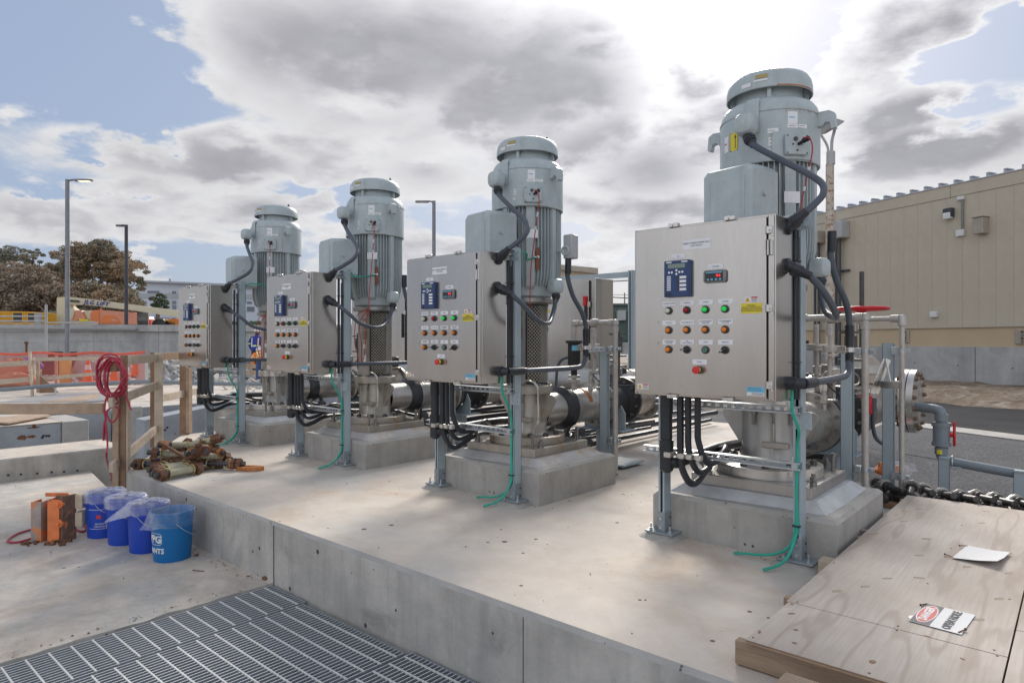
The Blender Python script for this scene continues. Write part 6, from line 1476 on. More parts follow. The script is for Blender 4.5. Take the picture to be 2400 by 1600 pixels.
# ---------------------------------------------------------------- ground, pit, concrete blocks at the left
def build_ground():
    b = MB()
    XE = -14.9; zg = -.16
    # site ground round the pit (the pit lies between the platform and x = XE)
    b.slot(0).add([(-1800, -900, zg), (XE, -900, zg), (XE, 1800, zg), (-1800, 1800, zg)], [(0, 1, 2, 3)])
    b.add([(XE, 9.6, zg), (-9.0, 9.6, zg), (-9.0, 1800, zg), (XE, 1800, zg)], [(0, 1, 2, 3)])
    b.add([(-9.0, 9.6, zg), (-2.55, 9.6, zg), (-2.55, 1800, zg), (-9.0, 1800, zg)], [(0, 1, 2, 3)])
    b.add([(-2.55, 6.35, zg-.04), (1800, 6.35, zg-.04), (1800, 1800, zg-.04), (-2.55, 1800, zg-.04)], [(0, 1, 2, 3)])
    b.add([(3.2, -900, zg-.04), (1800, -900, zg-.04), (1800, 6.35, zg-.04), (3.2, 6.35, zg-.04)], [(0, 1, 2, 3)])
    b.add([(XE, -900, ZL-.02), (-4.3, -900, ZL-.02), (-4.3, -3, ZL-.02), (XE, -3, ZL-.02)], [(0, 1, 2, 3)])
    b.add([(-4.3, -900, ZL-.02), (3.2, -900, ZL-.02), (3.2, -3, ZL-.02), (-4.3, -3, ZL-.02)], [(0, 1, 2, 3)])
    struct('ground', b.mesh('ground', 'gravel', smooth=False))
    b = MB().box(XE, -9.0, -3, 9.6, -2.3, -2.2); struct('pit_bottom', b.mesh('pit_bottom', 'wallc', smooth=False))
    # pale concrete deck on the far side of the pit with a thick edge band
    b = MB(); b.slot(0).box(-27, XE+.02, -8, 9.62, zg-.9, zg+.012); b.slot(1).box(XE-.3, XE+.05, -8, 9.6, zg-.16, zg+.006)
    b.slot(1).box(XE+.02, -9.0, 9.58, 9.9, -2.2, zg+.006); struct('deck', b.mesh('deck', ['slab2', 'shade'], smooth=False))
    # asphalt yard and lane behind the pumps, kerb stripe between, all parallel to the tan building
    global BP0, BD, BN
    BP0 = Vector((-3.669, 25.994, 0)); BD = Vector((-.894, .448, 0)).normalized(); BN = Vector((-BD.y, BD.x, 0));
    if BN.y > 0: BN = -BN
    def q(s, d, z): p = BP0+BD*s+BN*d; return (p.x, p.y, z)
    za = zg-.036
    b = MB().add([(-2.54, 6.36, za), (40, 6.36, za), q(-60, 11.5, za), q(9.5, 11.5, zg+.008), (-7.5, 9.65, zg+.008), (-2.54, 9.65, zg+.008)], [(0, 1, 2, 5), (2, 3, 4, 5)])
    struct('asphalt_yard', b.mesh('asphalt_yard', 'asph', smooth=False))
    b = MB().add([q(-60, 10.98, za+.05), q(14, 10.98, za+.05), q(14, 11.52, za+.05), q(-60, 11.52, za+.05)], [(0, 1, 2, 3)]).add([q(-60, 11.52, za-.02), q(14, 11.52, za-.02), q(14, 11.52, za+.05), q(-60, 11.52, za+.05)], [(0, 1, 2, 3)])
    struct('kerb', b.mesh('kerb', 'pad', smooth=False))
    b = MB().add([q(-60, 6.4, zg+.012), q(30, 6.4, zg+.012), q(30, 10.98, zg+.012), q(-60, 10.98, zg+.012)], [(0, 1, 2, 3)])
    struct('lane', b.mesh('lane', 'asph2', smooth=False))
    # dirt bank in front of the building
    b = MB(); 
    def dz(s, d):
        t = (7.3-d)/7.3; prof = .0+.55*min(1, max(0, t)/.18)*(1-.75*max(0, t-.2)/.8)
        return zg-.02+prof*.55+.10*noise.noise(Vector((s*.5, d*.7, 2)))*min(1, max(0, t)*8)+.05*noise.noise(Vector((s*1.9, d*2.1, 5)))+.022*noise.noise(Vector((s*6, d*7, 5)))
    nx, ny = 330, 60
    b.grid(nx, ny, lambda u, v: q(-16+u*60, 7.35-.25*noise.noise(Vector((u*90, 0, 0)))*(1-v)-v*7.6, dz(-16+u*60, 7.35-v*7.6)))
    struct('dirt_bank', b.mesh('dirt_bank', 'dirt', ang=180))
build_ground()

def wallpt(px, py, off=0):
    """point of the tan building's wall plane seen at that photo pixel"""
    d = FWD*1536+RGT*(px-1200)+UP*(799-py); o = Vector((0, 0, EYE)); t = (BP0-o).dot(BN)/d.dot(BN) if abs(d.dot(BN)) > 1e-9 else 0
    p = o+d*t; return p+BN*off
def sd(p): v = p-BP0; return v.dot(BD)

def build_tan_building():
    t = thing('tan_building', 'long tan metal-sided building with ribbed roof edge at the right', 'building', BP0+Vector((0, 0, -.3)))
    def W(b): b.M = Matrix(((BD.x, BN.x, 0, BP0.x), (BD.y, BN.y, 0, BP0.y), (0, 0, 1, 0), (0, 0, 0, 1))); return b
    S0, S1 = -9.5, 8.6
    part('concrete_base', W(MB()).box(S0, S1+3, -.45, .02, -.4, 1.055).mesh('concrete_base', 'wallc', smooth=False), t)
    for s in (2.6, -1.2, -3.7): part('joint', W(MB()).box(s-.008, s+.008, .0205, .024, -.3, 1.05).mesh('joint', 'rust' if s == 2.6 else 'seal', smooth=False), t)
    hole = MB().cyl((0, 0, 0), (0, .004, 0), .022, n=8).mesh('tie_hole', 'seal')
    for (px, py) in ((2145, 850), (2246, 856), (2374, 863)): p = wallpt(px, py, .022); part('tie_hole', hole, t, origin=p, rot=(0, 0, math.atan2(BN.y, BN.x)-PI/2))
    part('lower_wall', W(MB()).box(S0, S1, -.6, -.06, 1.055, 1.70).mesh('lower_wall', 'tanwall', smooth=False), t)
    pm = MB().cbox(0, .498, 0, .035, 1.67, 5.955, .006).mesh('siding_panel', 'siding', smooth=False)
    rz = math.atan2(BD.y, BD.x)
    # panels; local x along BD, local +y must point to BN
    pm = MB().cbox(0, .5055, -.035, 0, 1.67, 5.955, .0025).mesh('siding_panel', 'siding', smooth=False)
    flip = BD.cross(Vector((0, 0, 1))).dot(BN) < 0
    s = -3.34-.51*12
    while s < S1:
        p = BP0+BD*s+BN*.0
        part('siding_panel', pm, t, origin=p, rot=(0, 0, rz)); s += .51
    part('backing_wall', W(MB()).box(S0, S1, -.5, -.030, 1.66, 6.0).mesh('backing_wall', 'boxt', smooth=False), t)
    for k in range(4): part('fascia_panel', W(MB()).cbox(S0+k*4.55, S0+(k+1)*4.55-.015, -.03, .020, 5.965, 6.36, .004).mesh('fascia_panel', 'siding', smooth=False), t)
    part('drip_edge', W(MB()).cbox(S0, S1, -.1, .05, 6.36, 6.39, .004).mesh('drip_edge', 'trim', smooth=False), t)
    b = W(MB()); b.add([(S0, .05, 6.39), (S1, .05, 6.39), (S1, -8, 6.80), (S0, -8, 6.80)], [(0, 1, 2, 3), ]); part('roof', b.mesh('roof', 'trim', smooth=False), t)
    sm = MB(); sm.M = None
    s = -3.34-.51*12+.25; 
    seam = W(MB()); seam.M = None
    while s < S1:
        b = MB(); b.M = Matrix(((BD.x, BN.x, 0, 0), (BD.y, BN.y, 0, 0), (0, 0, 1, 0), (0, 0, 0, 1)))
        sm_ = cached('seam', lambda: b.add([(-.018, .04, 0), (.018, .04, 0), (.018, -8, .41), (-.018, -8, .41), (-.018, .04, .10), (.018, .04, .10), (.018, -8, .51), (-.018, -8, .51)], [(0, 1, 2, 3), (7, 6, 5, 4), (0, 4, 5, 1), (1, 5, 6, 2), (3, 2, 6, 7), (0, 3, 7, 4)]).box(-.09, .018, -.3, .042, .10, .125).mesh('roof_seam', 'trim', smooth=False))
        part('roof_seam', sm_, t, origin=BP0+BD*s+Vector((0, 0, 6.39))); s += .51*1.0
    # rusty cast boxes under the siding
    for (px, py) in ((2119, 788), (2392, 789)):
        p = wallpt(px, py, -.06); s_ = sd(p)
        f = part('cast_plate', W(MB()).cbox(s_-.17, s_+.17, -.06, .0, p.z-.23, p.z+.22, .02).mesh('cast_plate', 'boxt', smooth=False), t, label='rust-edged cover plate')
        for k in range(4): part('plate_bolt', W(MB()).cyl((s_-.05, .0, p.z-.15+k*.1), (s_-.05, .03, p.z-.15+k*.1), .035, n=8).mesh('plate_bolt', 'rust' if k % 2 else 'greymet'), f)
    def onwall(name, lab, cat, x0, x1, y0, y1, dep, m, extra=None):
        a = wallpt(x0, y1, 0); c = wallpt(x1, y0, 0); s0, s1 = sorted((sd(a), sd(c))); z0 = a.z; z1 = c.z
        th = thing(name, lab, cat, BP0+BD*((s0+s1)/2)+Vector((0, 0, z0)))
        part('housing', W(MB()).cbox(s0, s1, .002, dep, z0, z1, .02).mesh('housing', m, smooth=False), th)
        if extra: extra(th, s0, s1, z0, z1)
        return th
    onwall('wall_light', 'dark wall pack light with white lens on the tan siding', 'light', 2218, 2238, 487, 512, .20, 'polek', lambda th, s0, s1, z0, z1: part('lens', W(MB()).cbox(s0+.02, s1-.02, .05, .23, z0-.06, (z0+z1)/2, .02).mesh('lens', 'lens', smooth=False), th))
    th = onwall('wall_conduit', 'vertical conduit joining two small white boxes on tan siding', 'conduit', 2247, 2262, 459, 471, .12, 'white')
    a = wallpt(2258, 470); c = wallpt(2256, 543); s_ = sd(a)
    part('conduit', W(MB()).cyl((s_, .06, c.z), (s_, .06, a.z), .035, n=10).mesh('conduit', 'grey'), th); s2 = sd(wallpt(2254, 548)); z2 = wallpt(2254, 554).z
    part('lower_box', W(MB()).cbox(s2-.13, s2+.13, .002, .12, z2, z2+.21, .015).mesh('lower_box', 'white', smooth=False), th)
    onwall('vent_box', 'square tan box mounted on tan siding right of the conduit', 'box', 2294, 2318, 509, 551, .30, 'boxt', lambda th, s0, s1, z0, z1: part('hood', W(MB()).cbox(s0-.03, s1+.03, .0, .34, z1, z1+.03, .01).mesh('hood', 'boxt', smooth=False), th))
    onwall('outlet_box', 'small pale outlet box low on the tan siding', 'box', 2185, 2200, 730, 744, .16, 'white')
    th = onwall('wall_panel', 'grey electrical box with two dark conduits on the tan wall beside the rusty lamp pole', 'electrical box', 1958, 1992, 517, 563, .45, 'boxg')
    a = wallpt(1968, 563); 
    for px in (1968, 1976): s_ = sd(wallpt(px, 563)); part('conduit', W(MB()).cyl((s_, .18, .3), (s_, .18, a.z+.02), .05, n=10).mesh('conduit', 'polek'), th)
    s0, s1 = sd(wallpt(1958, 640)), sd(wallpt(1994, 640)); z = wallpt(1970, 636).z
    part('rail', W(MB()).box(min(s0, s1), max(s0, s1), .04, .10, z-.04, z+.04).mesh('rail', 'polek', smooth=False), th)
    th = onwall('wall_panel', 'small electrical box with dark conduits left of the rusty lamp pole', 'electrical box', 1914, 1934, 541, 573, .40, 'boxt')
    for px in (1918, 1927): s_ = sd(wallpt(px, 573)); part('conduit', W(MB()).cyl((s_, .18, .3), (s_, .18, wallpt(1918, 571).z), .05, n=10).mesh('conduit', 'polek'), th)
build_tan_building()

def slab_px(b, poly, w, depth, along=None):
    """solid whose outline is given at distance w; real thickness behind it"""
    f = [at(px, py, w) for px, py in poly]; g = [p+FWD*depth for p in f]; n = len(f)
    a = sum(poly[i][0]*poly[(i+1) % n][1]-poly[(i+1) % n][0]*poly[i][1] for i in range(n))
    order = list(range(n)) if a < 0 else list(range(n-1, -1, -1))
    f = [f[i] for i in order]; g = [g[i] for i in order]
    b.add(f+g, [tuple(range(n)), tuple(range(2*n-1, n-1, -1))]+[(k, n+k, n+(k+1) % n, (k+1) % n) for k in range(n)]); return b

def build_blocks():
    rb = lambda x0, x1, y0, y1, z0, z1, m: MB().cbox(x0, x1, y0, y1, z0, z1, .012).mesh('block', m, smooth=False)
    bm = MB(); bm.slot(0).box(-10.42, -9.52, -4.5, 3.16, -2.2, -.146); bm.slot(1).box(-10.42, -9.52, -4.5, 3.16, -.1459, -.143)
    bm = MB(); bm.slot(0).cbox(-10.42, -9.51, -4.5, 3.16, -2.2, -.146, .01); bm.slot(1).box(-10.41, -9.52, -4.49, 3.15, -.150, -.143)
    t = thing('concrete_beam', 'low concrete kerb beam with a row of small holes behind the lower slab', 'concrete beam', (-9.9, 0, -.6))
    part('beam', bm.mesh('beam', ['formed', 'slab2'], smooth=False), t)
    hm = MB().cyl((0, 0, 0), (.004, 0, 0), .013, n=10).mesh('tie_hole', 'seal')
    for px, py in ((19, 1113), (49, 1111), (87, 1109), (121, 1106), (150, 1105), (181, 1102)):
        d = FWD*1536+RGT*(px-1200)+UP*(799-py); k = -9.508/d.x; p = Vector((0, 0, EYE))+d*k; part('tie_hole', hm, t, origin=(-9.508, p.y, p.z))
    th = thing('concrete_pier', 'blue-grey concrete pier with rust stains and square edge coloured pale as if lit', 'concrete pier', (-13.8, 3.1, -2.2), 'concrete piers in the pit')
    part('pier', rb(-14.6, -13.25, 2.30, 3.40, -2.2, -.16, 'shade'), th); part('pale_side', MB().cbox(-14.5, -13.20, 3.405, 3.80, -2.2, -.15, .01).mesh('pale_side', 'chamfer', smooth=False), th)  # paler concrete on the side block puts the lit face into its colour
    part('cap', MB().box(-14.6, -13.24, 2.30, 3.40, -.159, -.150).mesh('cap', 'slab2', smooth=False), th)
    st = mat('rust_run', (.16, .07, .03), .8, var=.4, vscale=12)
    def stain(px, py, w, h, k):
        d = FWD*1536+RGT*(px-1200)+UP*(799-py); q = -13.246/d.x; p = Vector((0, 0, EYE))+d*q; b = MB(); rr = random.Random(k); n = 14
        pts = [(p.y+w*math.cos(2*PI*i/n)*(rr.uniform(.6, 1.1)), p.z+h*(math.sin(2*PI*i/n) if math.sin(2*PI*i/n) > 0 else 1.6*math.sin(2*PI*i/n))*rr.uniform(.6, 1.1)) for i in range(n)]
        b.add([(-13.246, y, z) for y, z in pts], [tuple(range(n))]); part('rust_stain', b.mesh('rust_stain', st, smooth=False), th)
    for a in ((80, 1001, .12, .012, 1), (52, 1024, .07, .04, 2), (75, 1022, .07, .022, 3), (80, 996, .03, .03, 4)): stain(*a)
    hm2 = MB().cyl((0, 0, 0), (.006, 0, 0), .02, n=10).mesh('tie_hole', 'seal')
    for px, py in ((102, 1021), (109, 1021), (115, 1021), (99, 1025)):
        d = FWD*1536+RGT*(px-1200)+UP*(799-py); q = -13.246/d.x; p = Vector((0, 0, EYE))+d*q; part('tie_hole', hm2, th, origin=(-13.25, p.y, p.z))
    th = thing('concrete_pier', 'blue-grey concrete pier behind the hanging red hose', 'concrete pier', (-14.6, 4.2, -2.2), 'concrete piers in the pit')
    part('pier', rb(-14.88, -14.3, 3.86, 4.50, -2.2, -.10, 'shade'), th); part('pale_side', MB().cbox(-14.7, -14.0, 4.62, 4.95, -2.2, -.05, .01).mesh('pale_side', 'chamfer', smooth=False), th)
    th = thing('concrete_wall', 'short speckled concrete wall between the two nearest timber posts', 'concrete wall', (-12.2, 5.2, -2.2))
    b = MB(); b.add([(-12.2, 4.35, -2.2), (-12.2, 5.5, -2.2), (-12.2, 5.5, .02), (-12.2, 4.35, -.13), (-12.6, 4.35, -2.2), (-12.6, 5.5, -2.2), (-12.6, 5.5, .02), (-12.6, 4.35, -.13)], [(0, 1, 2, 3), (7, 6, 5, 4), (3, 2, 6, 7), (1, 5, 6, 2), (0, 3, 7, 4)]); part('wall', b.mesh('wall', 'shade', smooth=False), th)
    for (y, z) in ((4.62, -.3), (4.68, -.33), (4.72, -.29), (5.05, -.28), (5.1, -.32), (4.6, -.98), (4.85, -.98)): part('tie_hole', hm2, th, origin=(-12.2, y, z))
build_blocks()

# ---------------------------------------------------------------- timber guard rails, red hose
def build_rails():
    A = Vector((-6.985, 2.255, 0)); B = Vector((-8.36, 3.03, 0))+RGT*.09; Cp = Vector((-8.93, 3.74, 0))-RGT*.07
    t = thing('timber_guardrail', 'raw timber guardrail of posts and boards round the slab corner', 'guardrail', (A.x, A.y, ZL))
    def board(p, q, w, h, m='woodp', name='rail', par=None):
        return part(name, MB().bar(p, q, w, h, c=.003).mesh(name, m, smooth=False), par or t)
    def post(p, z0, z1, a, m='wood2', w=.04, d=.09, name='post'):
        b = MB(); b.M = Matrix.Translation(p) @ Matrix.Rotation(a, 4, 'Z'); b.cbox(-w/2, w/2, -d/2, d/2, z0, z1, .003); return part(name, b.mesh(name, m, smooth=False), t)
    aB = math.atan2(B.y-A.y, B.x-A.x)
    post(A+RGT*.056, ZL, 1.10, YAW, 'wood2', .055, .04); post(A-RGT*.004-FWD*.02, ZL, .74, YAW, 'wood', .058, .04)
    post(A+RGT*.092+FWD*.01, ZL+.3, .70, YAW, 'woodp', .018, .05)
    post(B+RGT*-.025, -.02, 1.10, aB+.1); post(B+RGT*.025, -.01, 1.10, aB+.1, 'woodp', .035, .09)
    post(Cp, -.1, 1.0, .7, 'wood2', .09, .09); post(Cp+RGT*.06, .02, .98, .7, 'wood', .04, .09)
    d = (B-A).normalized(); o = -RGT*.0
    board(A+d*-.0+Vector((0, 0, 1.045)), B+Vector((0, 0, 1.035)), .038, .09); board(B+Vector((0, 0, 1.05)), Cp+(Cp-B)*.35+Vector((0, 0, 1.045)), .038, .09, 'wood2')
    board(A-d*.24+Vector((0, 0, .665)), B+Vector((0, 0, .71)), .038, .09); board(B+Vector((0, 0, .55)), Cp+(Cp-B)*.5+Vector((0, 0, .54)), .038, .09, 'woodp')
    board(A-d*.22+Vector((0, 0, .06)), B+Vector((0, 0, .20)), .038, .09)
    t2 = thing('timber_rail', 'wide weathered board running left from the near timber post', 'timber board', (A.x-.3, A.y-.2, 0))
    p0 = at(243, 957, 6.35); p1 = at(-160, 959, 6.2)
    part('board', MB().bar(p0, p1, .04, .10, c=.003).mesh('board', 'wood', smooth=False), t2)
    part('board_top', MB().bar(p0+Vector((0, 0, .052)), p1+Vector((0, 0, .052)), .038, .003).mesh('board_top', 'woodp', smooth=False), t2)
    # coiled red hose over the post
    c = at(265, 876, 6.15)
    hs = thing('air_hose', 'coil of red air hose hung over the near timber post', 'hose', (c.x, c.y, ZL))
    rr = random.Random(2); b = MB(); pts = []
    for k in range(7*16):
        a = 2*PI*k/16; lp = k//16; rx = .125+.018*math.sin(lp*2.1)-.006*lp*(lp % 2); rz = .175+.014*math.cos(lp*1.7); ox = .012*math.sin(lp*3.3)+(.03 if lp in (2, 5) else 0)
        pts.append(c+RGT*(rx*math.cos(a)+ox)+UP*(rz*math.sin(a)-.01*lp)+FWD*(.022*math.sin(a*2+lp)-.05+.008*lp))
    b.tube(pts, .0085, 8)
    part('coil', b.mesh('coil', 'hose'), hs)
    tail = [c+RGT*-.02+UP*.16, c+RGT*-.05+UP*-.12, c+RGT*.05+UP*-.26, c+RGT*-.03+UP*-.28, c+RGT*-.06+UP*-.22, c+RGT*-.08+UP*-.33, c+RGT*-.07+UP*-.45, c+RGT*-.09+UP*-.62]
    low = [at(246, 985, 6.1), at(252, 1040, 6.1), at(250, 1075, 6.1), ground(264, 1128, ZL+.01), ground(262, 1142, ZL+.01)]
    part('hose_end', MB().tube(cr(tail[:1]+tail[1:]+low, 8), .0085, 8).mesh('hose_end', 'hose'), hs)
    part('loose_end', MB().tube(cr([c+RGT*.06+UP*-.1, c+RGT*.12+UP*-.20, c+RGT*.14+UP*-.26, c+RGT*.17+UP*-.34], 8), .0085, 8).mesh('loose_end', 'hose'), hs)
    part('wrap', MB().tube(cr([c+RGT*.0+UP*-.30, c+RGT*.05+UP*-.33, c+RGT*.03+UP*-.42, c+RGT*-.02+UP*-.45, c+RGT*-.06+UP*-.36, c+RGT*.0+UP*-.30], 8), .0085, 8).mesh('wrap', 'hose'), hs)
    hk = at(265, 858, 6.2); solo('wood_block', MB().bar(hk-RGT*.06, hk+RGT*.06, .09, .10, c=.003).mesh('wood_block', 'wood2', smooth=False), 'short timber block inside the red hose coil', 'block')
    # far rail with orange netting
    f = thing('netted_guardrail', 'far timber guardrail with gusset braces and red-orange safety netting', 'guardrail', at(80, 925, 16.8))
    def fb(p, q, w0, w1, th, h, m='woodp', name='rail'):
        part(name, MB().bar(at(p[0], p[1], w0), at(q[0], q[1], w1), th, h).mesh(name, m, smooth=False), f)
    fb((-120, 862), (82, 849), 15.5, 16.6, .04, .12); fb((84, 842), (292, 838), 16.6, 17.6, .04, .09); fb((-120, 905), (80, 888), 15.5, 16.6, .04, .12); fb((95, 888), (250, 873), 16.8, 17.4, .04, .085)
    for (x0, y0, x1, y1, w, tk, m) in ((70, 824, 76, 928, 16.5, .055, 'woodp'), (79, 838, 82, 880, 17, .04, 'woodp'), (89, 838, 90, 920, 16.8, .07, 'wood'), (132, 830, 132, 900, 19, .07, 'wood')):
        a = at(x0, y0, w); c2 = at(x1, y1, w); part('post', MB().bar(a, c2, tk, .05, up=FWD).mesh('post', m, smooth=False), f)
    part('gusset', slab_px(MB(), [(93, 878), (137, 920), (92, 921)], 16.7, .02).mesh('gusset', 'wood2', smooth=False), f)
    part('shadowed_boards', MB().box(0, .01, 0, .01, 0, .01).mesh('x', 'wood') , f) if False else None
    # netting: real open mesh
    b = MB(); w = 18.3; top = lambda px: 829-.012*max(0, px-230)+2*math.sin(px*.05); bot = 900
    cell = 5.0; px = -60
    def P(x, y): return at(x, y, w+.15*math.sin(x*.03)+.05*math.sin(y*.2))
    rows = 15; cols = 80
    for i in range(cols):
        for j in range(rows):
            x = -60+i*cell*1.0; y0 = top(x)+j*(bot-top(x))/rows; y1 = top(x)+(j+1)*(bot-top(x))/rows; xo = cell*.5
            for s in (-1, 1):
                p = P(x+xo, y0); q = P(x+xo+s*xo, y1); dx = RGT*.0055
                b.add([p-dx, p+dx, q+dx, q-dx], [(0, 1, 2, 3)])
    o = part('netting', b.mesh('netting', 'mesh', smooth=False), f, kind='stuff')
    part('netting_edge', MB().tube([P(x, top(x)-1) for x in range(-60, 345, 10)], .035, 5).mesh('netting_edge', 'mesh'), f)
    # things behind the netting
    def lump(name, lab, cat, px, py, w, rx, rz, m, seed):
        c_ = at(px, py, w); bb = MB(); nx, ny = 26, 14
        def fn(u, v):
            a = 2*PI*u; e = PI*(v-.5); r = 1+.22*noise.noise(Vector((math.cos(a)*1.5*math.cos(e)+seed, math.sin(a)*1.5*math.cos(e), math.sin(e)*2.2)))+.06*math.sin(a*7+e*3+seed)
            return c_+RGT*(rx*r*math.cos(a)*math.cos(e))+FWD*(rx*.6*r*math.sin(a)*math.cos(e))+UP*(rz*r*math.sin(e))
        bb.grid(nx, ny, fn); solo(name, bb.mesh(name, m), lab, cat)
    lump('tarp_bundle', 'big tan tarp bundle behind the netting at the left edge', 'tarp', 30, 868, 20, .55, .36, 'tarp', 3); lump('tarp_bundle', 'lower tan tarp bundle lying behind the netting', 'tarp', 40, 895, 19.4, .62, .28, 'tarp', 9); lump('tarp_bundle', 'blue-purple tarp behind the netting', 'tarp', 66, 858, 21.5, .42, .26, 'btarp', 5)
    lump('tarp_bundle', 'pale plastic sheeting heap right of the yellow board', 'tarp', 208, 868, 21, .5, .42, 'shade', 12)
    solo('yellow_board', slab_px(MB(), [(139, 838), (165, 838), (165, 898), (139, 898)], 20.5, .06).mesh('yellow_board', 'ybrd', smooth=False), 'upright yellow board behind the netting', 'board')
    solo('dark_opening', slab_px(MB(), [(98, 845), (136, 845), (136, 878), (98, 878)], 22, .3).mesh('dark_opening', 'blackmet', smooth=False), 'dark box left of the yellow board', 'box'); solo('dark_crate', slab_px(MB(), [(168, 845), (184, 845), (184, 868), (168, 868)], 22, .3).mesh('dark_crate', 'blackmet', smooth=False), 'narrow dark box right of the yellow board', 'box')
    for k, (px, py, w, lab) in enumerate(((206, 895, 19, 'orange traffic cone behind the netting left of the hose coil'), (268, 897, 19.3, 'orange traffic cone seen through the hose coil'), (318, 880, 20, 'small orange cone at the right end of the netting'))):
        p = at(px, py, w); cn = thing('traffic_cone', lab, 'cone', p, 'traffic cones behind the netting')
        for n_, me in (('cone_body', cached('cone', lambda: MB().cyl((0, 0, .03), (0, 0, .70), .13, .03, n=20).mesh('cone_body', 'cone'))), ('cone_base', cached('coneb', lambda: MB().cbox(-.18, .18, -.18, .18, 0, .03, .01).mesh('cone_base', 'cone'))), ('collar', cached('conec', lambda: MB().cyl((0, 0, .36), (0, 0, .50), .084, .064, n=20).mesh('collar', 'white')))):
            o = part(n_, me, cn); o.location = (0, 0, 0)
    # grey PVC line across the deck
    pl = thing('pvc_line', 'long grey PVC pipe lying across the deck beyond the pit', 'pipe', at(200, 905, 15.6))
    pts = [at(-80, 916, 14.6), at(20, 912, 14.8), at(130, 903, 15.2), at(250, 898, 15.4), at(350, 894, 15.6), at(460, 898, 15.9), at(600, 900, 16.2), at(780, 896, 16.8)]
    part('pipe', MB().tube(cr(pts, 4), .046, 12).mesh('pipe', 'pvc'), pl)
    for px in (130, 249, 580): k_ = at(px, 908, 15.3); part('pipe_stand', MB().bar(k_+UP*.06, k_-UP*.18, .03, .03, up=FWD).mesh('pipe_stand', 'galv', smooth=False), pl)
    # planks and dark sheet on the deck
    for k, (poly, m, lab) in enumerate((([(-40, 948), (120, 922), (240, 920), (250, 938), (60, 950)], 'steelg', 'dark grey sheet lying on the deck beyond the near board'), ([(95, 942), (230, 921), (232, 930), (190, 940)], 'wood', 'splintered plank pile on the deck'), ([(-60, 985), (80, 968), (120, 972), (20, 990)], 'wood', 'loose planks on the deck edge at far left'))):
        vs_ = [ground(px, py, -.12+.01*k) for px, py in poly]; b = MB(); n = len(vs_); b.add([v-UP*.025 for v in vs_]+vs_, [tuple(range(n, 2*n)) if True else 0, tuple(range(n-1, -1, -1))]+[(i, (i+1) % n, n+(i+1) % n, n+i) for i in range(n)])
        solo('deck_sheet', b.mesh('deck_sheet', m, smooth=False), lab, 'sheet')
build_rails()

def build_rubble():
    b = MB(); rr = random.Random(31)
    import bmesh
    base = []
    for s in range(6):
        me = rock_mesh(40+s, 1.0, 'rock', 1); base.append(([Vector(v.co) for v in me.vertices], [tuple(p.vertices) for p in me.polygons])); bpy.data.meshes.remove(me)
    def drop(px0, px1, w0, w1, n, smin, smax, h, slot):
        for k in range(n):
            px = rr.uniform(px0, px1); w = rr.uniform(w0, w1); p = at(px, 799, w); p.z = -.15+h*rr.random()*(w-w0)/(w1-w0+.01)
            s = rr.uniform(smin, smax); vs_, fs = rr.choice(base); m = Matrix.Translation(p) @ Matrix.Rotation(rr.random()*6, 4, (rr.random(), rr.random(), 1)) @ Matrix.Diagonal((s*rr.uniform(.7, 1.5), s, s*rr.uniform(.5, 1), 1))
            b.slot(slot if rr.random() < .8 else 1-slot).add([m @ v for v in vs_], fs)
    drop(240, 960, 20.5, 30, 620, .07, .30, .75, 0); drop(-40, 240, 22, 30, 160, .07, .25, .3, 0); drop(520, 960, 17, 24, 160, .04, .12, .1, 1)
    stuff('rubble', b.mesh('rubble', ['rock', 'rockw'], smooth=False), 'heaps of broken grey rock beyond the deck', 'rubble')
    solo('grey_column', slab_px(MB(), [(324, 844), (339, 844), (339, 892), (324, 892)], 19.6, .2).mesh('grey_column', 'boxg', smooth=False), 'pale square post left of the rock heap', 'post')
    for k, (x0, x1, y, w) in enumerate(((560, 690, 858, 21.5), (560, 700, 873, 20.5))):
        solo('barrier_board', MB().bar(at(x0, y, w), at(x1, y, w), .05, .14).mesh('barrier_board', 'wood', smooth=False), ['upper brown barrier board behind the kneeling worker', 'lower brown barrier board behind the kneeling worker'][k], 'board')
    sb = at(606, 888, 18); solo('blue_pipe', MB().cyl(sb, sb+UP*.5, .07, n=14).mesh('blue_pipe', 'navy'), 'upright dark blue pipe between the far two cabinets', 'pipe')
build_rubble()

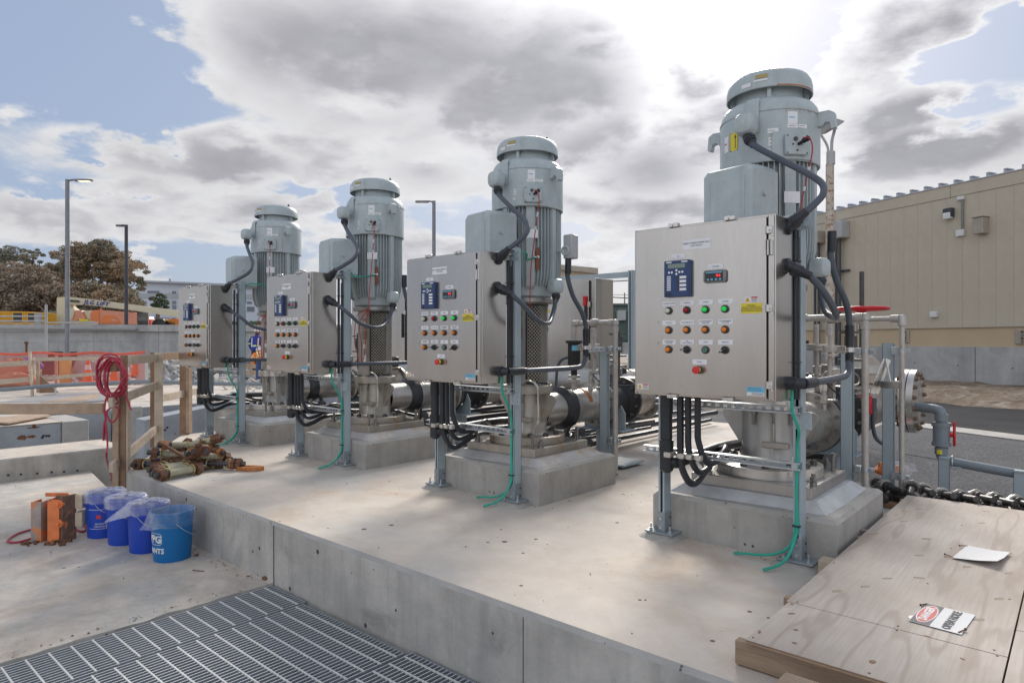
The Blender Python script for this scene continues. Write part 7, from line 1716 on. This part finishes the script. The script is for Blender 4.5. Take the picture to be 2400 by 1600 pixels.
# ---------------------------------------------------------------- retaining wall, poles, lift, container, trees, buildings
def build_far():
    w = 45.0
    t = thing('retaining_wall', 'long grey concrete retaining wall with a capping band across the background', 'retaining wall', at(300, 850, w))
    def seg(x0, x1, y0, y1, dep, m, name, off=0.): part(name, slab_px(MB(), [(x0, y0), (x1, y0), (x1, y1), (x0, y1)], w-off, dep).mesh(name, m, smooth=False), t)
    xs = [-900, -520, -150, 220, 372, 760, 1150]
    for a, c in zip(xs[:-1], xs[1:]): seg(a+.4, c-.4, 776, 850, .5, 'wallc', 'wall_panel')
    for a, c in zip(xs[:-1], xs[1:]): seg(a+.3, c-.3, 761, 776.5, .9, 'wallc', 'coping', .22)
    seg(-900, 1150, 799, 800.2, .05, 'shade', 'joint_line', .02)
    for (a, c) in ((112, 147), (163, 180)): seg(a, c, 824, 850, .05, 'seal', 'dark_opening', .03)
    p = MB().tube([at(-200, 766, w-.35), at(320, 771, w-.35)], .09, 8); q = MB().tube([at(-200, 769.5, w-.35), at(318, 773, w-.35)], .05, 6)
    pp = solo('wall_pipe', p.mesh('wall_pipe', 'steelg'), 'thin grey pipe running along the top of the retaining wall', 'pipe'); part('second_pipe', q.mesh('second_pipe', 'steelg'), pp)
    # raised yard behind the wall
    a0 = at(-900, 799, w+.6); a1 = at(1150, 799, w+.6); b = MB()
    pts = [Vector((a0.x, a0.y, 2.05)), Vector((a1.x, a1.y, 2.05)), a1+FWD*900, a0+FWD*900-RGT*900]; pts[2].z = pts[3].z = 2.05
    b.add(pts, [(0, 1, 2, 3)]); struct('upper_yard', b.mesh('upper_yard', 'gravel', smooth=False))
    # chain link fence
    f = thing('chain_link_fence', 'galvanised chain link fence with top rail at far left', 'fence', at(100, 830, 30)); w = 30
    for px in (-45, 108): part('post', MB().cyl(at(px, 714 if px > 0 else 724, w), at(px, 850, w), .055, n=10).mesh('post', 'boxg'), f)
    for y in (741, 752): part('rail', MB().tube([at(-60, y, w), at(108, y, w), ], .035, 8).mesh('rail', 'boxg'), f)
    part('rail', MB().tube([at(108, 756, w), at(230, 756, w)], .03, 8).mesh('rail', 'boxg'), f); part('rail', MB().tube([at(-60, 800, w), at(108, 800, w)], .02, 6).mesh('rail', 'boxg'), f)
    b = MB(); c = 4.6
    for i in range(37):
        for j in range(16):
            x = -60+i*c; y = 754+j*4.6
            for s in (-1, 1):
                p = at(x+c/2, y, w); q = at(x+c/2+s*c/2, y+4.6, w); d = RGT*.006; b.add([p-d, p+d, q+d, q-d], [(0, 1, 2, 3)])
    part('wire_mesh', b.mesh('wire_mesh', 'boxg', smooth=False), f, kind='stuff')
    st = at(62, 830, 26); solo('pipe_stub', MB().cyl(st, at(62, 806, 26), .04, n=8).cyl(at(62, 806, 26), at(62, 800, 26), .07, n=8).mesh('pipe_stub', 'rust'), 'short rusty pipe stub standing before the retaining wall', 'pipe')
    # light poles
    def lamp(name, px, ytop, ybot, w, r, m, side, arm, lab, lit=False):
        t = thing('light_pole', lab, 'light pole', at(px, ybot, w), 'tall site light poles')
        part('pole', MB().cyl(at(px, ybot, w), at(px, ytop, w), r*1.15, r, n=14).mesh('pole', m), t)
        tp = at(px, ytop+3, w); s = side
        part('arm', MB().tube(cr([tp, tp+RGT*s*arm*.25+UP*.05, tp+RGT*s*arm*.55+UP*.06], 4), r*.5, 8).mesh('arm', m), t)
        hd = MB(); hd.M = Matrix.Translation(tp+RGT*s*arm*.75) @ Matrix(((RGT.x, FWD.x, 0, 0), (RGT.y, FWD.y, 0, 0), (0, 0, 1, 0), (0, 0, 0, 1))); L_ = arm*.42
        o = [(-L_, -.10), (-L_*.6, -.16), (L_*.7, -.15), (L_, -.06), (L_, .06), (L_*.7, .15), (-L_*.6, .16), (-L_, .10)]
        hd.prism([(x*s, y) for x, y in o] if s > 0 else [(x*s, y) for x, y in o][::-1], -.02, .07)
        h = part('lamp_head', hd.mesh('lamp_head', m, smooth=False), t)
        ln = MB(); ln.M = hd.M; ln.box(-L_*.5, L_*.7, -.11, .11, -.035, -.021); part('lens', ln.mesh('lens', 'lit' if lit else 'lens', smooth=False), h)
    lamp('a', 158, 421, 850, 34, .10, 'pole', 1, 1.12, 'tall grey light pole with lit lamp head at far left', True)
    lamp('b', 296, 527, 760, 42, .10, 'polek', -1, .55, 'dark light pole standing on the retaining wall near the trees')
    lamp('c', 1017, 471, 760, 38, .10, 'pole', -1, .92, 'grey light pole rising behind the second cabinet')
    # rusting pole at the right
    w = 12; t = thing('rusty_lamp_pole', 'rust-flecked pale lamp pole with canted lamp head beside the nearest motor', 'lamp pole', at(1945, 845, w))
    part('pole', MB().cyl(at(1945, 850, w), at(1945, 385, w), .070, n=20).mesh('pole', 'rustpole'), t); part('collar', MB().cyl(at(1947, 386, w), at(1947, 356, w), .075, n=20).mesh('collar', 'boxg'), t)
    b = MB(); b.tube(cr([at(1942, 358, w), at(1938, 340, w), at(1925, 318, w), at(1916, 308, w)], 5), .022, 8); b.tube(cr([at(1949, 358, w), at(1950, 330, w), at(1956, 305, w), at(1957, 288, w)], 5), .028, 8); part('arm', b.mesh('arm', 'boxg'), t)
    part('lamp_head', slab_px(MB(), [(1941, 279), (1948, 276), (1958, 277), (1980, 284), (1976, 288), (1962, 296), (1950, 299)], w-.2, .42).mesh('lamp_head', 'boxg', smooth=False), t); part('lens', slab_px(MB(), [(1953, 298), (1972, 290), (1970, 292), (1955, 300)], w-.1, .2).mesh('lens', 'white', smooth=False), t)
    # boom lift
    w = 49; t = thing('boom_lift', 'cream and orange boom lift parked on the upper yard with lettered boom', 'boom lift', at(260, 761, w))
    def pc(n, poly, off, dep, m, lab=None): return part(n, slab_px(MB(), poly, w+off, dep).mesh(n, m, smooth=False), t, label=lab)
    pc('upright', [(133, 699), (137, 696), (152, 696), (162, 703), (163, 718), (176, 728), (173, 738), (163, 760), (133, 760)], 0, .7, 'cream'); bm = pc('boom', [(151, 696), (165, 696), (310, 714), (412, 727), (452, 734), (452, 748), (412, 742), (300, 726), (200, 714), (163, 713)], .05, .6, 'cream')
    o = part('lettering', TX['lift'], bm); o.location = at(225, 710.5, w-.02); o.rotation_euler = Matrix(((RGT.x, -FWD.x*0, 0), (RGT.y, 0, 0), (0, 0, 0))).to_euler() if False else (Matrix.Rotation(YAW, 4, 'Z') @ Matrix.Rotation(R_(6.0), 4, 'Y') @ Matrix.Rotation(PI/2, 4, 'X')).to_euler(); o.data.materials[0] = mat('logo_blue', (.03, .05, .28), .5)
    pc('hydraulic_cylinder', [(163, 702), (184, 704), (184, 708), (163, 707)], -.1, .1, 'dark'); pc('link_arm', [(176, 727), (190, 727), (199, 744), (198, 748), (185, 747), (170, 760), (164, 758), (176, 740)], -.1, .5, 'pinkor')
    pc('link_body', [(186, 730), (212, 727), (214, 748), (200, 748), (199, 742)], .1, .4, 'cream')
    h = pc('engine_cover', [(211, 735), (215, 727), (234, 726), (300, 731), (322, 737), (322, 760), (211, 760)], -.2, 1.6, 'pinkor'); pc('engine_door', [(214, 736), (218, 728), (233, 727), (233, 757), (214, 757)], -.24, .05, 'orange'); pc('orange_panel', [(238, 745), (245, 739), (262, 738), (274, 744), (280, 754), (280, 757), (236, 757)], -.24, .05, 'orange')
    part('lettering', TX['model'], h).location = at(268, 750.5, w-.26); t.children[-1].children
    h.children[-1].rotation_euler = (PI/2, 0, YAW)
    pc('counterweight', [(321, 731), (323, 731), (323, 762), (321, 762)], -.2, 1.4, 'dark'); pc('chassis', [(165, 752), (212, 750), (230, 757), (230, 762), (165, 762)], -.25, 1.2, 'woodp'); pc('yellow_hose_box', [(184, 747), (206, 748), (206, 753), (186, 753)], -.3, .3, 'yel'); pc('beacon', [(234, 722), (238, 722), (238, 727), (234, 727)], .2, .1, 'orange')
    pc('hose_tray', [(248, 725), (290, 730), (290, 733), (248, 730)], -.1, .3, 'dark'); pc('hose_guide', [(286, 725), (289, 725), (289, 733), (286, 733)], -.15, .1, 'dark')
    # other machines on the yard
    t = thing('excavator', 'dark and yellow excavator parked right of the boom lift', 'excavator', at(340, 761, 51)); w = 51
    for n, poly, m in (('cab', [(322, 741), (336, 741), (340, 748), (340, 753), (322, 753)], 'dark'), ('engine_hood', [(340, 750), (352, 748), (354, 764), (340, 764)], 'redlab'), ('track_frame', [(318, 757), (326, 752), (348, 753), (344, 764), (318, 764)], 'conty'), ('tank', [(333, 745), (339, 745), (339, 752), (333, 752)], 'white')): part(n, slab_px(MB(), poly, w, 1.4).mesh(n, m, smooth=False), t)
    t = thing('loader', 'black cab loader with orange arms at the right of the yard', 'loader', at(380, 761, 50)); w = 50
    for n, poly, m in (('cab', [(356, 757), (361, 750), (368, 747.5), (380, 747), (386, 752), (388, 764), (356, 764)], 'dark'), ('lift_arm', [(387, 750), (412, 746), (420, 748), (420, 764), (404, 764), (398, 756)], 'orange'), ('boom', [(388, 748), (414, 756), (413, 759), (386, 751)], 'conty'), ('grille', [(398, 754), (410, 753), (410, 763), (399, 763)], 'rust')): part(n, slab_px(MB(), poly, w, 1.4).mesh(n, m, smooth=False), t)
    t = thing('container', 'yellow site container with dark openings at far left', 'container', at(45, 761, 47)); w = 47
    part('shell', slab_px(MB(), [(-40, 729), (60, 730), (82, 732), (82, 763), (-40, 763)], w, 2.4).mesh('shell', 'conty', smooth=False), t)
    for (a, c, y0, y1, m) in ((31, 50, 733, 755, 'dark'), (66, 80, 734, 755, 'dark'), (80, 96, 733, 763, 'steelg')): part('opening', slab_px(MB(), [(a, y0), (c, y0), (c, y1), (a, y1)], w-.05, .1).mesh('opening', m, smooth=False), t)
    for a in list(range(-36, 31, 5))+[52, 56, 60, 64]: part('rib', slab_px(MB(), [(a, 731), (a+1.6, 731), (a+1.6, 763), (a, 763)], w-.06, .08).mesh('rib', 'conty', smooth=False), t)
    # white building
    w = 115; t = thing('white_building', 'white two-storey building with grey band and strip windows far left', 'building', at(400, 765, w))
    part('wall', slab_px(MB(), [(322, 659), (640, 672), (640, 770), (322, 770)], w, 20).mesh('wall', 'wbld', smooth=False), t)
    part('roof_edge', slab_px(MB(), [(318, 656), (645, 669), (645, 673), (318, 660)], w-1, 22).mesh('roof_edge', 'wbld2', smooth=False), t); part('grey_band', slab_px(MB(), [(322, 687), (640, 690), (640, 701), (322, 698)], w-.15, .3).mesh('grey_band', 'wbld2', smooth=False), t)
    for (a, c, y0, y1) in ((345, 373, 681, 687), (402, 412, 682, 689), (403, 412, 704, 712), (403, 412, 714, 724), (404, 412, 725, 733), (345, 400, 722, 725), (578, 590, 706, 712), (578, 596, 718, 730), (345, 412, 744, 748)):
        wd = part('window', slab_px(MB(), [(a, y0), (c, y0+.3), (c, y1), (a, y1)], w-.1, .3).mesh('window', 'wbld2', smooth=False), t); part('pane', slab_px(MB(), [(a+.7, y0+.7), (c-.7, y0+.9), (c-.7, y1-.7), (a+.7, y1-.7)], w-.15, .1).mesh('pane', 'glass', smooth=False), wd)
    part('chimney', slab_px(MB(), [(396, 653), (398, 653), (398, 664), (396, 664)], w+2, .4).mesh('chimney', 'pole', smooth=False), t)
    solo('thin_lamp', MB().cyl(at(399, 768, 70), at(399, 684, 70), .08, n=8).bar(at(396, 684, 70), at(401, 684, 70), .2, .1).mesh('thin_lamp', 'boxg'), 'thin pale lamp pole before the white building', 'lamp pole')
    # tan shed behind the second pump
    w = 40; t = thing('tan_shed', 'pale tan shed roof line behind the second pump', 'building', at(1350, 760, w))
    part('wall', slab_px(MB(), [(1230, 622), (1400, 640), (1400, 800), (1230, 800)], w, 10).mesh('wall', 'siding', smooth=False), t); part('roof_edge', slab_px(MB(), [(1228, 612), (1402, 628), (1402, 641), (1228, 623)], w-.3, 11).mesh('roof_edge', 'boxt', smooth=False), t)
    # transformers on their plinth
    for k, (a, c, y0, y1, w, lab) in enumerate(((1432, 1560, 714, 802, 25, 'dark green transformer with pale side box right of the second pump'), (850, 965, 728, 806, 27, 'dark green transformer between third pump and second cabinet'))):
        t = thing('transformer', lab, 'transformer', at((a+c)/2, y1, w), 'green transformers')
        part('tank', slab_px(MB(), [(a, y0), (c, y0), (c, y1), (a, y1)], w, 1.2).mesh('tank', 'olive', smooth=False), t); part('lid', slab_px(MB(), [(a-3, y0-3), (c+3, y0-3), (c+3, y0+2), (a-3, y0+2)], w-.1, 1.4).mesh('lid', 'olive', smooth=False), t)
        if k == 0:
            part('side_box', slab_px(MB(), [(1448, 727), (1467, 726), (1467, 750), (1448, 751)], w-.3, .3).mesh('side_box', 'boxg', smooth=False), t); part('frame', slab_px(MB(), [(1448, 720), (1474, 720), (1474, 798), (1448, 798)], w-.06, .06).mesh('frame', 'olive', smooth=False), t)
            for x in range(1479, 1560, 6): part('cooling_fin', slab_px(MB(), [(x, 730), (x+2.2, 730), (x+2.2, 796), (x, 796)], w-.35, .34).mesh('cooling_fin', 'olive', smooth=False), t)
        pl = thing('plinth_wall', ['pale concrete block wall below the right transformer', 'pale concrete block wall below the left transformer'][k], 'wall', at((a+c)/2, y1+28, w))
        for x in range(a-30, c+20, 15): part('block', slab_px(MB(), [(x+.3, y1), (x+14.7, y1), (x+14.7, y1+28), (x+.3, y1+28)], w-.5, 1.6).mesh('block', 'wallc', smooth=False), pl)
    # overhead cables and a distant mast
    for k, (p, q) in enumerate((((1395, 662), (1560, 652)), ((1395, 694), (1560, 704)), ((1395, 690), (1560, 692)))):
        a = at(p[0], p[1], 60); c = at(q[0], q[1], 60); d = (c-a)
        solo('overhead_cable', MB().tube([a-d*3, a, c, c+d*3], .045 if k < 2 else .02, 5).mesh('overhead_cable', 'wire'), ['upper overhead cable crossing the sky left of the nearest cabinet', 'lower overhead cable crossing above the transformer', 'thin overhead wire above the transformer'][k], 'cable')
    solo('mast', MB().cyl(at(1464, 740, 58), at(1464, 686, 58), .06, n=8).mesh('mast', 'pole'), 'thin mast above the green transformer', 'mast')
build_far()

def build_trees():
    rr = random.Random(77)
    def crown(name, blobs, m, lab, trunk, w, n=520, leaf=.30):
        t = thing('tree', lab, 'tree', at(trunk[0], 770, w), 'trees beyond the retaining wall')
        b = MB(); allv = []
        for (px, py, r) in blobs:
            c = at(px, py, w+rr.uniform(-2.5, 2.5)); cnt = int(6.5*n*(r/1.6)**2)
            # each mass is made of small domed tufts
            tufts = []
            for k in range(max(6, int(15*(r/1.4)**2))):
                d = Vector((rr.gauss(0, 1), rr.gauss(0, 1), rr.gauss(.25, .9))).normalized(); tufts.append((c+Vector((d.x*r, d.y*r, d.z*r*.72))*rr.uniform(.6, 1.12), r*rr.uniform(.18, .38)))
            for (tc, tr) in tufts:
                for q in range(int(cnt/len(tufts))+12):
                    d = Vector((rr.gauss(0, 1), rr.gauss(0, 1), rr.gauss(.3, .9))).normalized(); p = tc+Vector((d.x*tr*1.25, d.y*tr*1.25, d.z*tr*.75))*rr.uniform(.55, 1.05)
                    s = leaf*rr.uniform(.40, .95); u = Vector((rr.gauss(0, 1), rr.gauss(0, 1), rr.gauss(0, .6))).normalized(); v = u.orthogonal().normalized(); v = (v*math.cos(rr.random()*6)+u.cross(v)*math.sin(rr.random()*6))
                    b.add([p-u*s*.5, p+v*s*.33, p+u*s*.5, p-v*s*.33], [(0, 1, 2, 3)])
        part('crown', b.mesh('crown', m, smooth=False), t)
        tb = MB(); root = at(trunk[0], 772, w)
        fork = at(trunk[0]+trunk[1]*.3, 735, w)
        tb.tube(cr([root, fork], 3), [.34, .30, .27, .24][:len(cr([root, fork], 3))], 8)
        for (px, py, r) in blobs:
            e = at(px+rr.uniform(-6, 6), py-4, w); mid = (fork+e)/2+Vector((rr.uniform(-.6, .6), rr.uniform(-.6, .6), rr.uniform(-.2, .5)))
            pts = cr([fork, mid, e], 4); tb.tube(pts, [.17*(1-.75*i/len(pts)) for i in range(len(pts))], 6)
            for q in range(3):
                o = pts[rr.randrange(3, len(pts))]; d = Vector((rr.uniform(-1, 1), rr.uniform(-1, 1), rr.uniform(.0, .9)))*r*.9; tb.tube([o, o+d*.5+Vector((0, 0, .1)), o+d], [.06, .04, .015], 5)
        part('trunk', tb.mesh('trunk', 'bark'), t)
    s = 20.5
    R = lambda px: px/s*.5
    crown('a', [(112, 655, 1.6), (130, 640, 1.7), (160, 612, 1.8), (190, 600, 1.9), (222, 592, 1.9), (255, 600, 1.9), (285, 615, 1.8), (305, 640, 1.6), (312, 668, 1.5), (270, 640, 1.9), (225, 630, 2.0), (180, 640, 1.8), (150, 655, 1.6), (245, 662, 1.8), (290, 685, 1.5)], M['leafa'], 'tallest broad grey-brown tree crown left of the white building', (235, 10), 78)
    crown('b', [(215, 690, 1.9), (245, 705, 2.0), (180, 700, 1.7), (275, 715, 1.9), (305, 708, 1.5), (318, 730, 1.3), (205, 725, 1.9), (150, 712, 1.4), (240, 735, 2.0), (290, 742, 1.7), (160, 735, 1.6)], M['leafa'], 'lower rust-brown tree behind the boom lift', (250, 0), 70)
    crown('c', [(20, 655, 2.0), (55, 650, 1.9), (85, 668, 1.9), (5, 690, 2.0), (45, 690, 2.2), (85, 705, 2.0), (115, 690, 1.7), (15, 725, 2.2), (60, 730, 2.2), (105, 735, 1.9), (120, 660, 1.3), (130, 690, 1.6), (-30, 680, 2.3), (-60, 700, 2.5), (-40, 640, 2)], M['leafc'], 'dense reddish-brown tree behind the yellow container', (50, 5), 68)
    crown('d', [(5, 605, 1.5), (30, 600, 1.4), (-25, 610, 1.8), (45, 618, 1.2), (72, 610, 1.1), (85, 600, 1.0), (95, 618, 1.0), (70, 628, .9)], M['leafb'], 'sparse grey-green treetop showing above the reddish tree', (30, 20), 84, n=420)
    crown('e', [(370, 700, 1.0), (362, 712, .8), (378, 712, .9), (372, 722, .8)], M['leafg'], 'small young green tree before the white building', (370, 0), 80, n=300)
    crown('f', [(118, 752, .9), (126, 742, .7), (108, 758, .8)], M['leafg'], 'low green bush beside the boom lift upright', (118, 0), 52, n=900, leaf=.2)
    b = MB()
    for k in range(9000):
        px = rr.uniform(320, 640); w = rr.uniform(85, 105); p = at(px, 799, w); p.z = 2.0+rr.uniform(0, 1.8); s = .5*rr.uniform(.4, 1); u = Vector((rr.gauss(0, 1), rr.gauss(0, 1), rr.gauss(0, 1))).normalized(); v = u.orthogonal().normalized(); b.add([p-u*s*.5, p+v*s*.4, p+u*s*.5, p-v*s*.4], [(0, 1, 2, 3)])
    stuff('hedge', b.mesh('hedge', M['leafg'], smooth=False), 'low green hedge in front of the white building', 'hedge')
build_trees()

# ---------------------------------------------------------------- two workers seen between the far cabinets
def build_person(label, loc, facing, joints, edges, colours, extra=None):
    pass
def person(label, base, yaw, bend, jacket, crouch=False, vest_m='reflect'):
    """one skinned body; clothes and hat are children. yaw: direction faced; bend: forward lean of the trunk"""
    t = thing('person', label, 'person', base, rz=yaw)
    hip = .92 if not crouch else .50
    fw = lambda d, h: (0, -d, h)   # faces -y locally
    sb = math.sin(bend); cb = math.cos(bend)
    def T(x, up, f=0):  # point on the trunk axis: up along spine
        return (x, -(sb*up+cb*f), hip+cb*up-sb*f)
    V = [T(0, 0), T(0, .22), T(0, .42), T(0, .54), T(0, .62), T(0, .72)]
    E_ = [(0, 1), (1, 2), (2, 3), (3, 4), (4, 5)]; Rr = [.15, .145, .155, .06, .085, .08]
    for s in (-1, 1):
        i = len(V); V += [T(s*.17, .47), T(s*.23, .22, .03), T(s*.24, .08, .22), T(s*.23, .05, .30)]; E_ += [(2, i), (i, i+1), (i+1, i+2), (i+2, i+3)]; Rr += [.062, .05, .038, .035]
        i = len(V)
        if crouch: V += [(s*.11, -.02, hip-.03), (s*.14, -.40, hip-.05), (s*.14, -.28, .10), (s*.14, -.42, .05)]
        else: V += [(s*.10, 0, hip-.06), (s*.11, -.02, .50), (s*.12, .02, .09), (s*.12, -.14, .05)]
        E_ += [(0, i), (i, i+1), (i+1, i+2), (i+2, i+3)]; Rr += [.095, .065, .045, .045]
    me = bpy.data.meshes.new('body'); me.from_pydata(V, E_, []); o = bpy.data.objects.new('body', me); col.objects.link(o); o.parent = t
    sk = o.modifiers.new('skin', 'SKIN'); sv = me.skin_vertices[0].data
    for k, r in enumerate(Rr): sv[k].radius = (r, r)
    sv[0].use_root = True; o.modifiers.new('sub', 'SUBSURF').levels = 2; o.modifiers['sub'].render_levels = 2; me.materials.append(M['denim']); 
    def child(n, mb, m, smooth=True): q = bpy.data.objects.new(n, mb.mesh(n, m)); col.objects.link(q); q.parent = t; return q
    # jacket: closed shell round trunk and upper arms
    b = MB(); ring = []
    for up, rx, ry in ((-.02, .19, .14), (.10, .185, .145), (.25, .19, .15), (.38, .205, .15), (.47, .20, .13), (.53, .11, .09), (.55, .07, .07)):
        ring.append([T(rx*math.cos(a), up, ry*math.sin(a)) for a in [2*PI*k/20 for k in range(20)]])
    vs_ = sum(ring, []); n = 20; b.add(vs_, [(j*n+k, j*n+(k+1) % n, (j+1)*n+(k+1) % n, (j+1)*n+k) for j in range(len(ring)-1) for k in range(n)])
    for s in (-1, 1): b.tube(cr([T(s*.16, .47), T(s*.24, .34), T(s*.25, .20, .03), T(s*.25, .10, .18), T(s*.24, .07, .27)], 4), [.075]*5+[.065]*5+[.058]*20 if False else .066, 12)
    child('jacket', b, jacket)
    # reflective bands
    b = MB()
    for up in (.10,): 
        A = [T(.192*math.cos(a)*1.02, up+z, .152*math.sin(a)*1.02) for z in (0, .06) for a in [2*PI*k/20 for k in range(20)]]; b.add(A, [(k, (k+1) % 20, 20+(k+1) % 20, 20+k) for k in range(20)])
    for s in (-1, 1):
        for f_ in (-1, 1):
            P_ = [T(s*x, up, f_*y) for up, x, y in ((.15, .10, .148), (.30, .10, .155), (.44, .10, .145))]; Q_ = [T(s*(x+.045), up, f_*(y-.008)) for up, x, y in ((.15, .10, .148), (.30, .10, .155), (.44, .10, .140))]
            for q in range(2): b.add([P_[q], Q_[q], Q_[q+1], P_[q+1]], [(0, 1, 2, 3)])
        b.tube([T(s*.248, .27), T(s*.25, .22, .01)], .0685, 12)
    child('reflective_band', b, vest_m)
    hd = MB(); hc = Vector(T(0, .70)); n = 16
    hd.lathe([(.0, hc.z+.13), (.06, hc.z+.125), (.10, hc.z+.09), (.115, hc.z+.04), (.118, hc.z+.02), (.145, hc.z+.015), (.118, hc.z+.01)], 20, (hc.x, hc.y)); child('hard_hat', hd, 'white')
    fb = MB(); fb.lathe([(.0, hc.z-.12), (.05, hc.z-.11), (.078, hc.z-.06), (.09, hc.z), (.088, hc.z+.05), (.05, hc.z+.1)], 16, (hc.x, hc.y)).cyl((hc.x, hc.y-.085, hc.z-.02), (hc.x, hc.y-.11, hc.z-.03), .014, .010, n=8)
    for s in (-1, 1): fb.cyl((hc.x+s*.085, hc.y, hc.z-.02), (hc.x+s*.10, hc.y, hc.z-.02), .025, n=8)
    child('face', fb, 'skin')
    for s in (-1, 1):
        hb = MB(); w0 = Vector(T(s*.24, .055, .30)); d = Vector(T(0, -.03, .1))-Vector(T(0, 0, 0)); d.normalize(); hb.cyl(w0, w0+d*.08, .036, .03, n=10)
        for k in range(4): f0 = w0+d*.08+Vector((.016*(k-1.5), 0, 0)); hb.tube([f0, f0+d*(.04+.008*(k in (1, 2))), f0+d*.055+Vector((0, 0, -.03))], .008, 6)
        th = w0+d*.02+Vector((-s*.035, 0, 0)); hb.tube([th, th+d*.03+Vector((-s*.02, 0, -.01)), th+d*.05+Vector((-s*.012, 0, -.025))], .010, 6)
        child('hand', hb, 'dark')
    return t
f_ = math.atan2(FWD.y, FWD.x)+PI/2
p = at(600, 860, 25); person('worker in blue jacket with lime reflective bands and white hard hat seen from behind', (p.x, p.y, -.02), f_, .18, 'vestb')
p = at(614, 870, 22); person('worker in orange high-visibility jacket bending down', (p.x, p.y, .05), f_+.5, 1.05, 'vesto', crouch=True)

# small litter on the slabs, an orange rag
p = ground(2068, 1120, 0); solo('orange_bag', rock_mesh(8, .11, 'orange', 2), 'crumpled orange and clear bag behind the nearest pad', 'bag', loc=(p.x, p.y+.15, .05)); solo('clear_bag', rock_mesh(9, .14, 'bag', 2), 'clear crumpled plastic bag beside the orange bag', 'bag', loc=(p.x+.1, p.y+.2, .06))
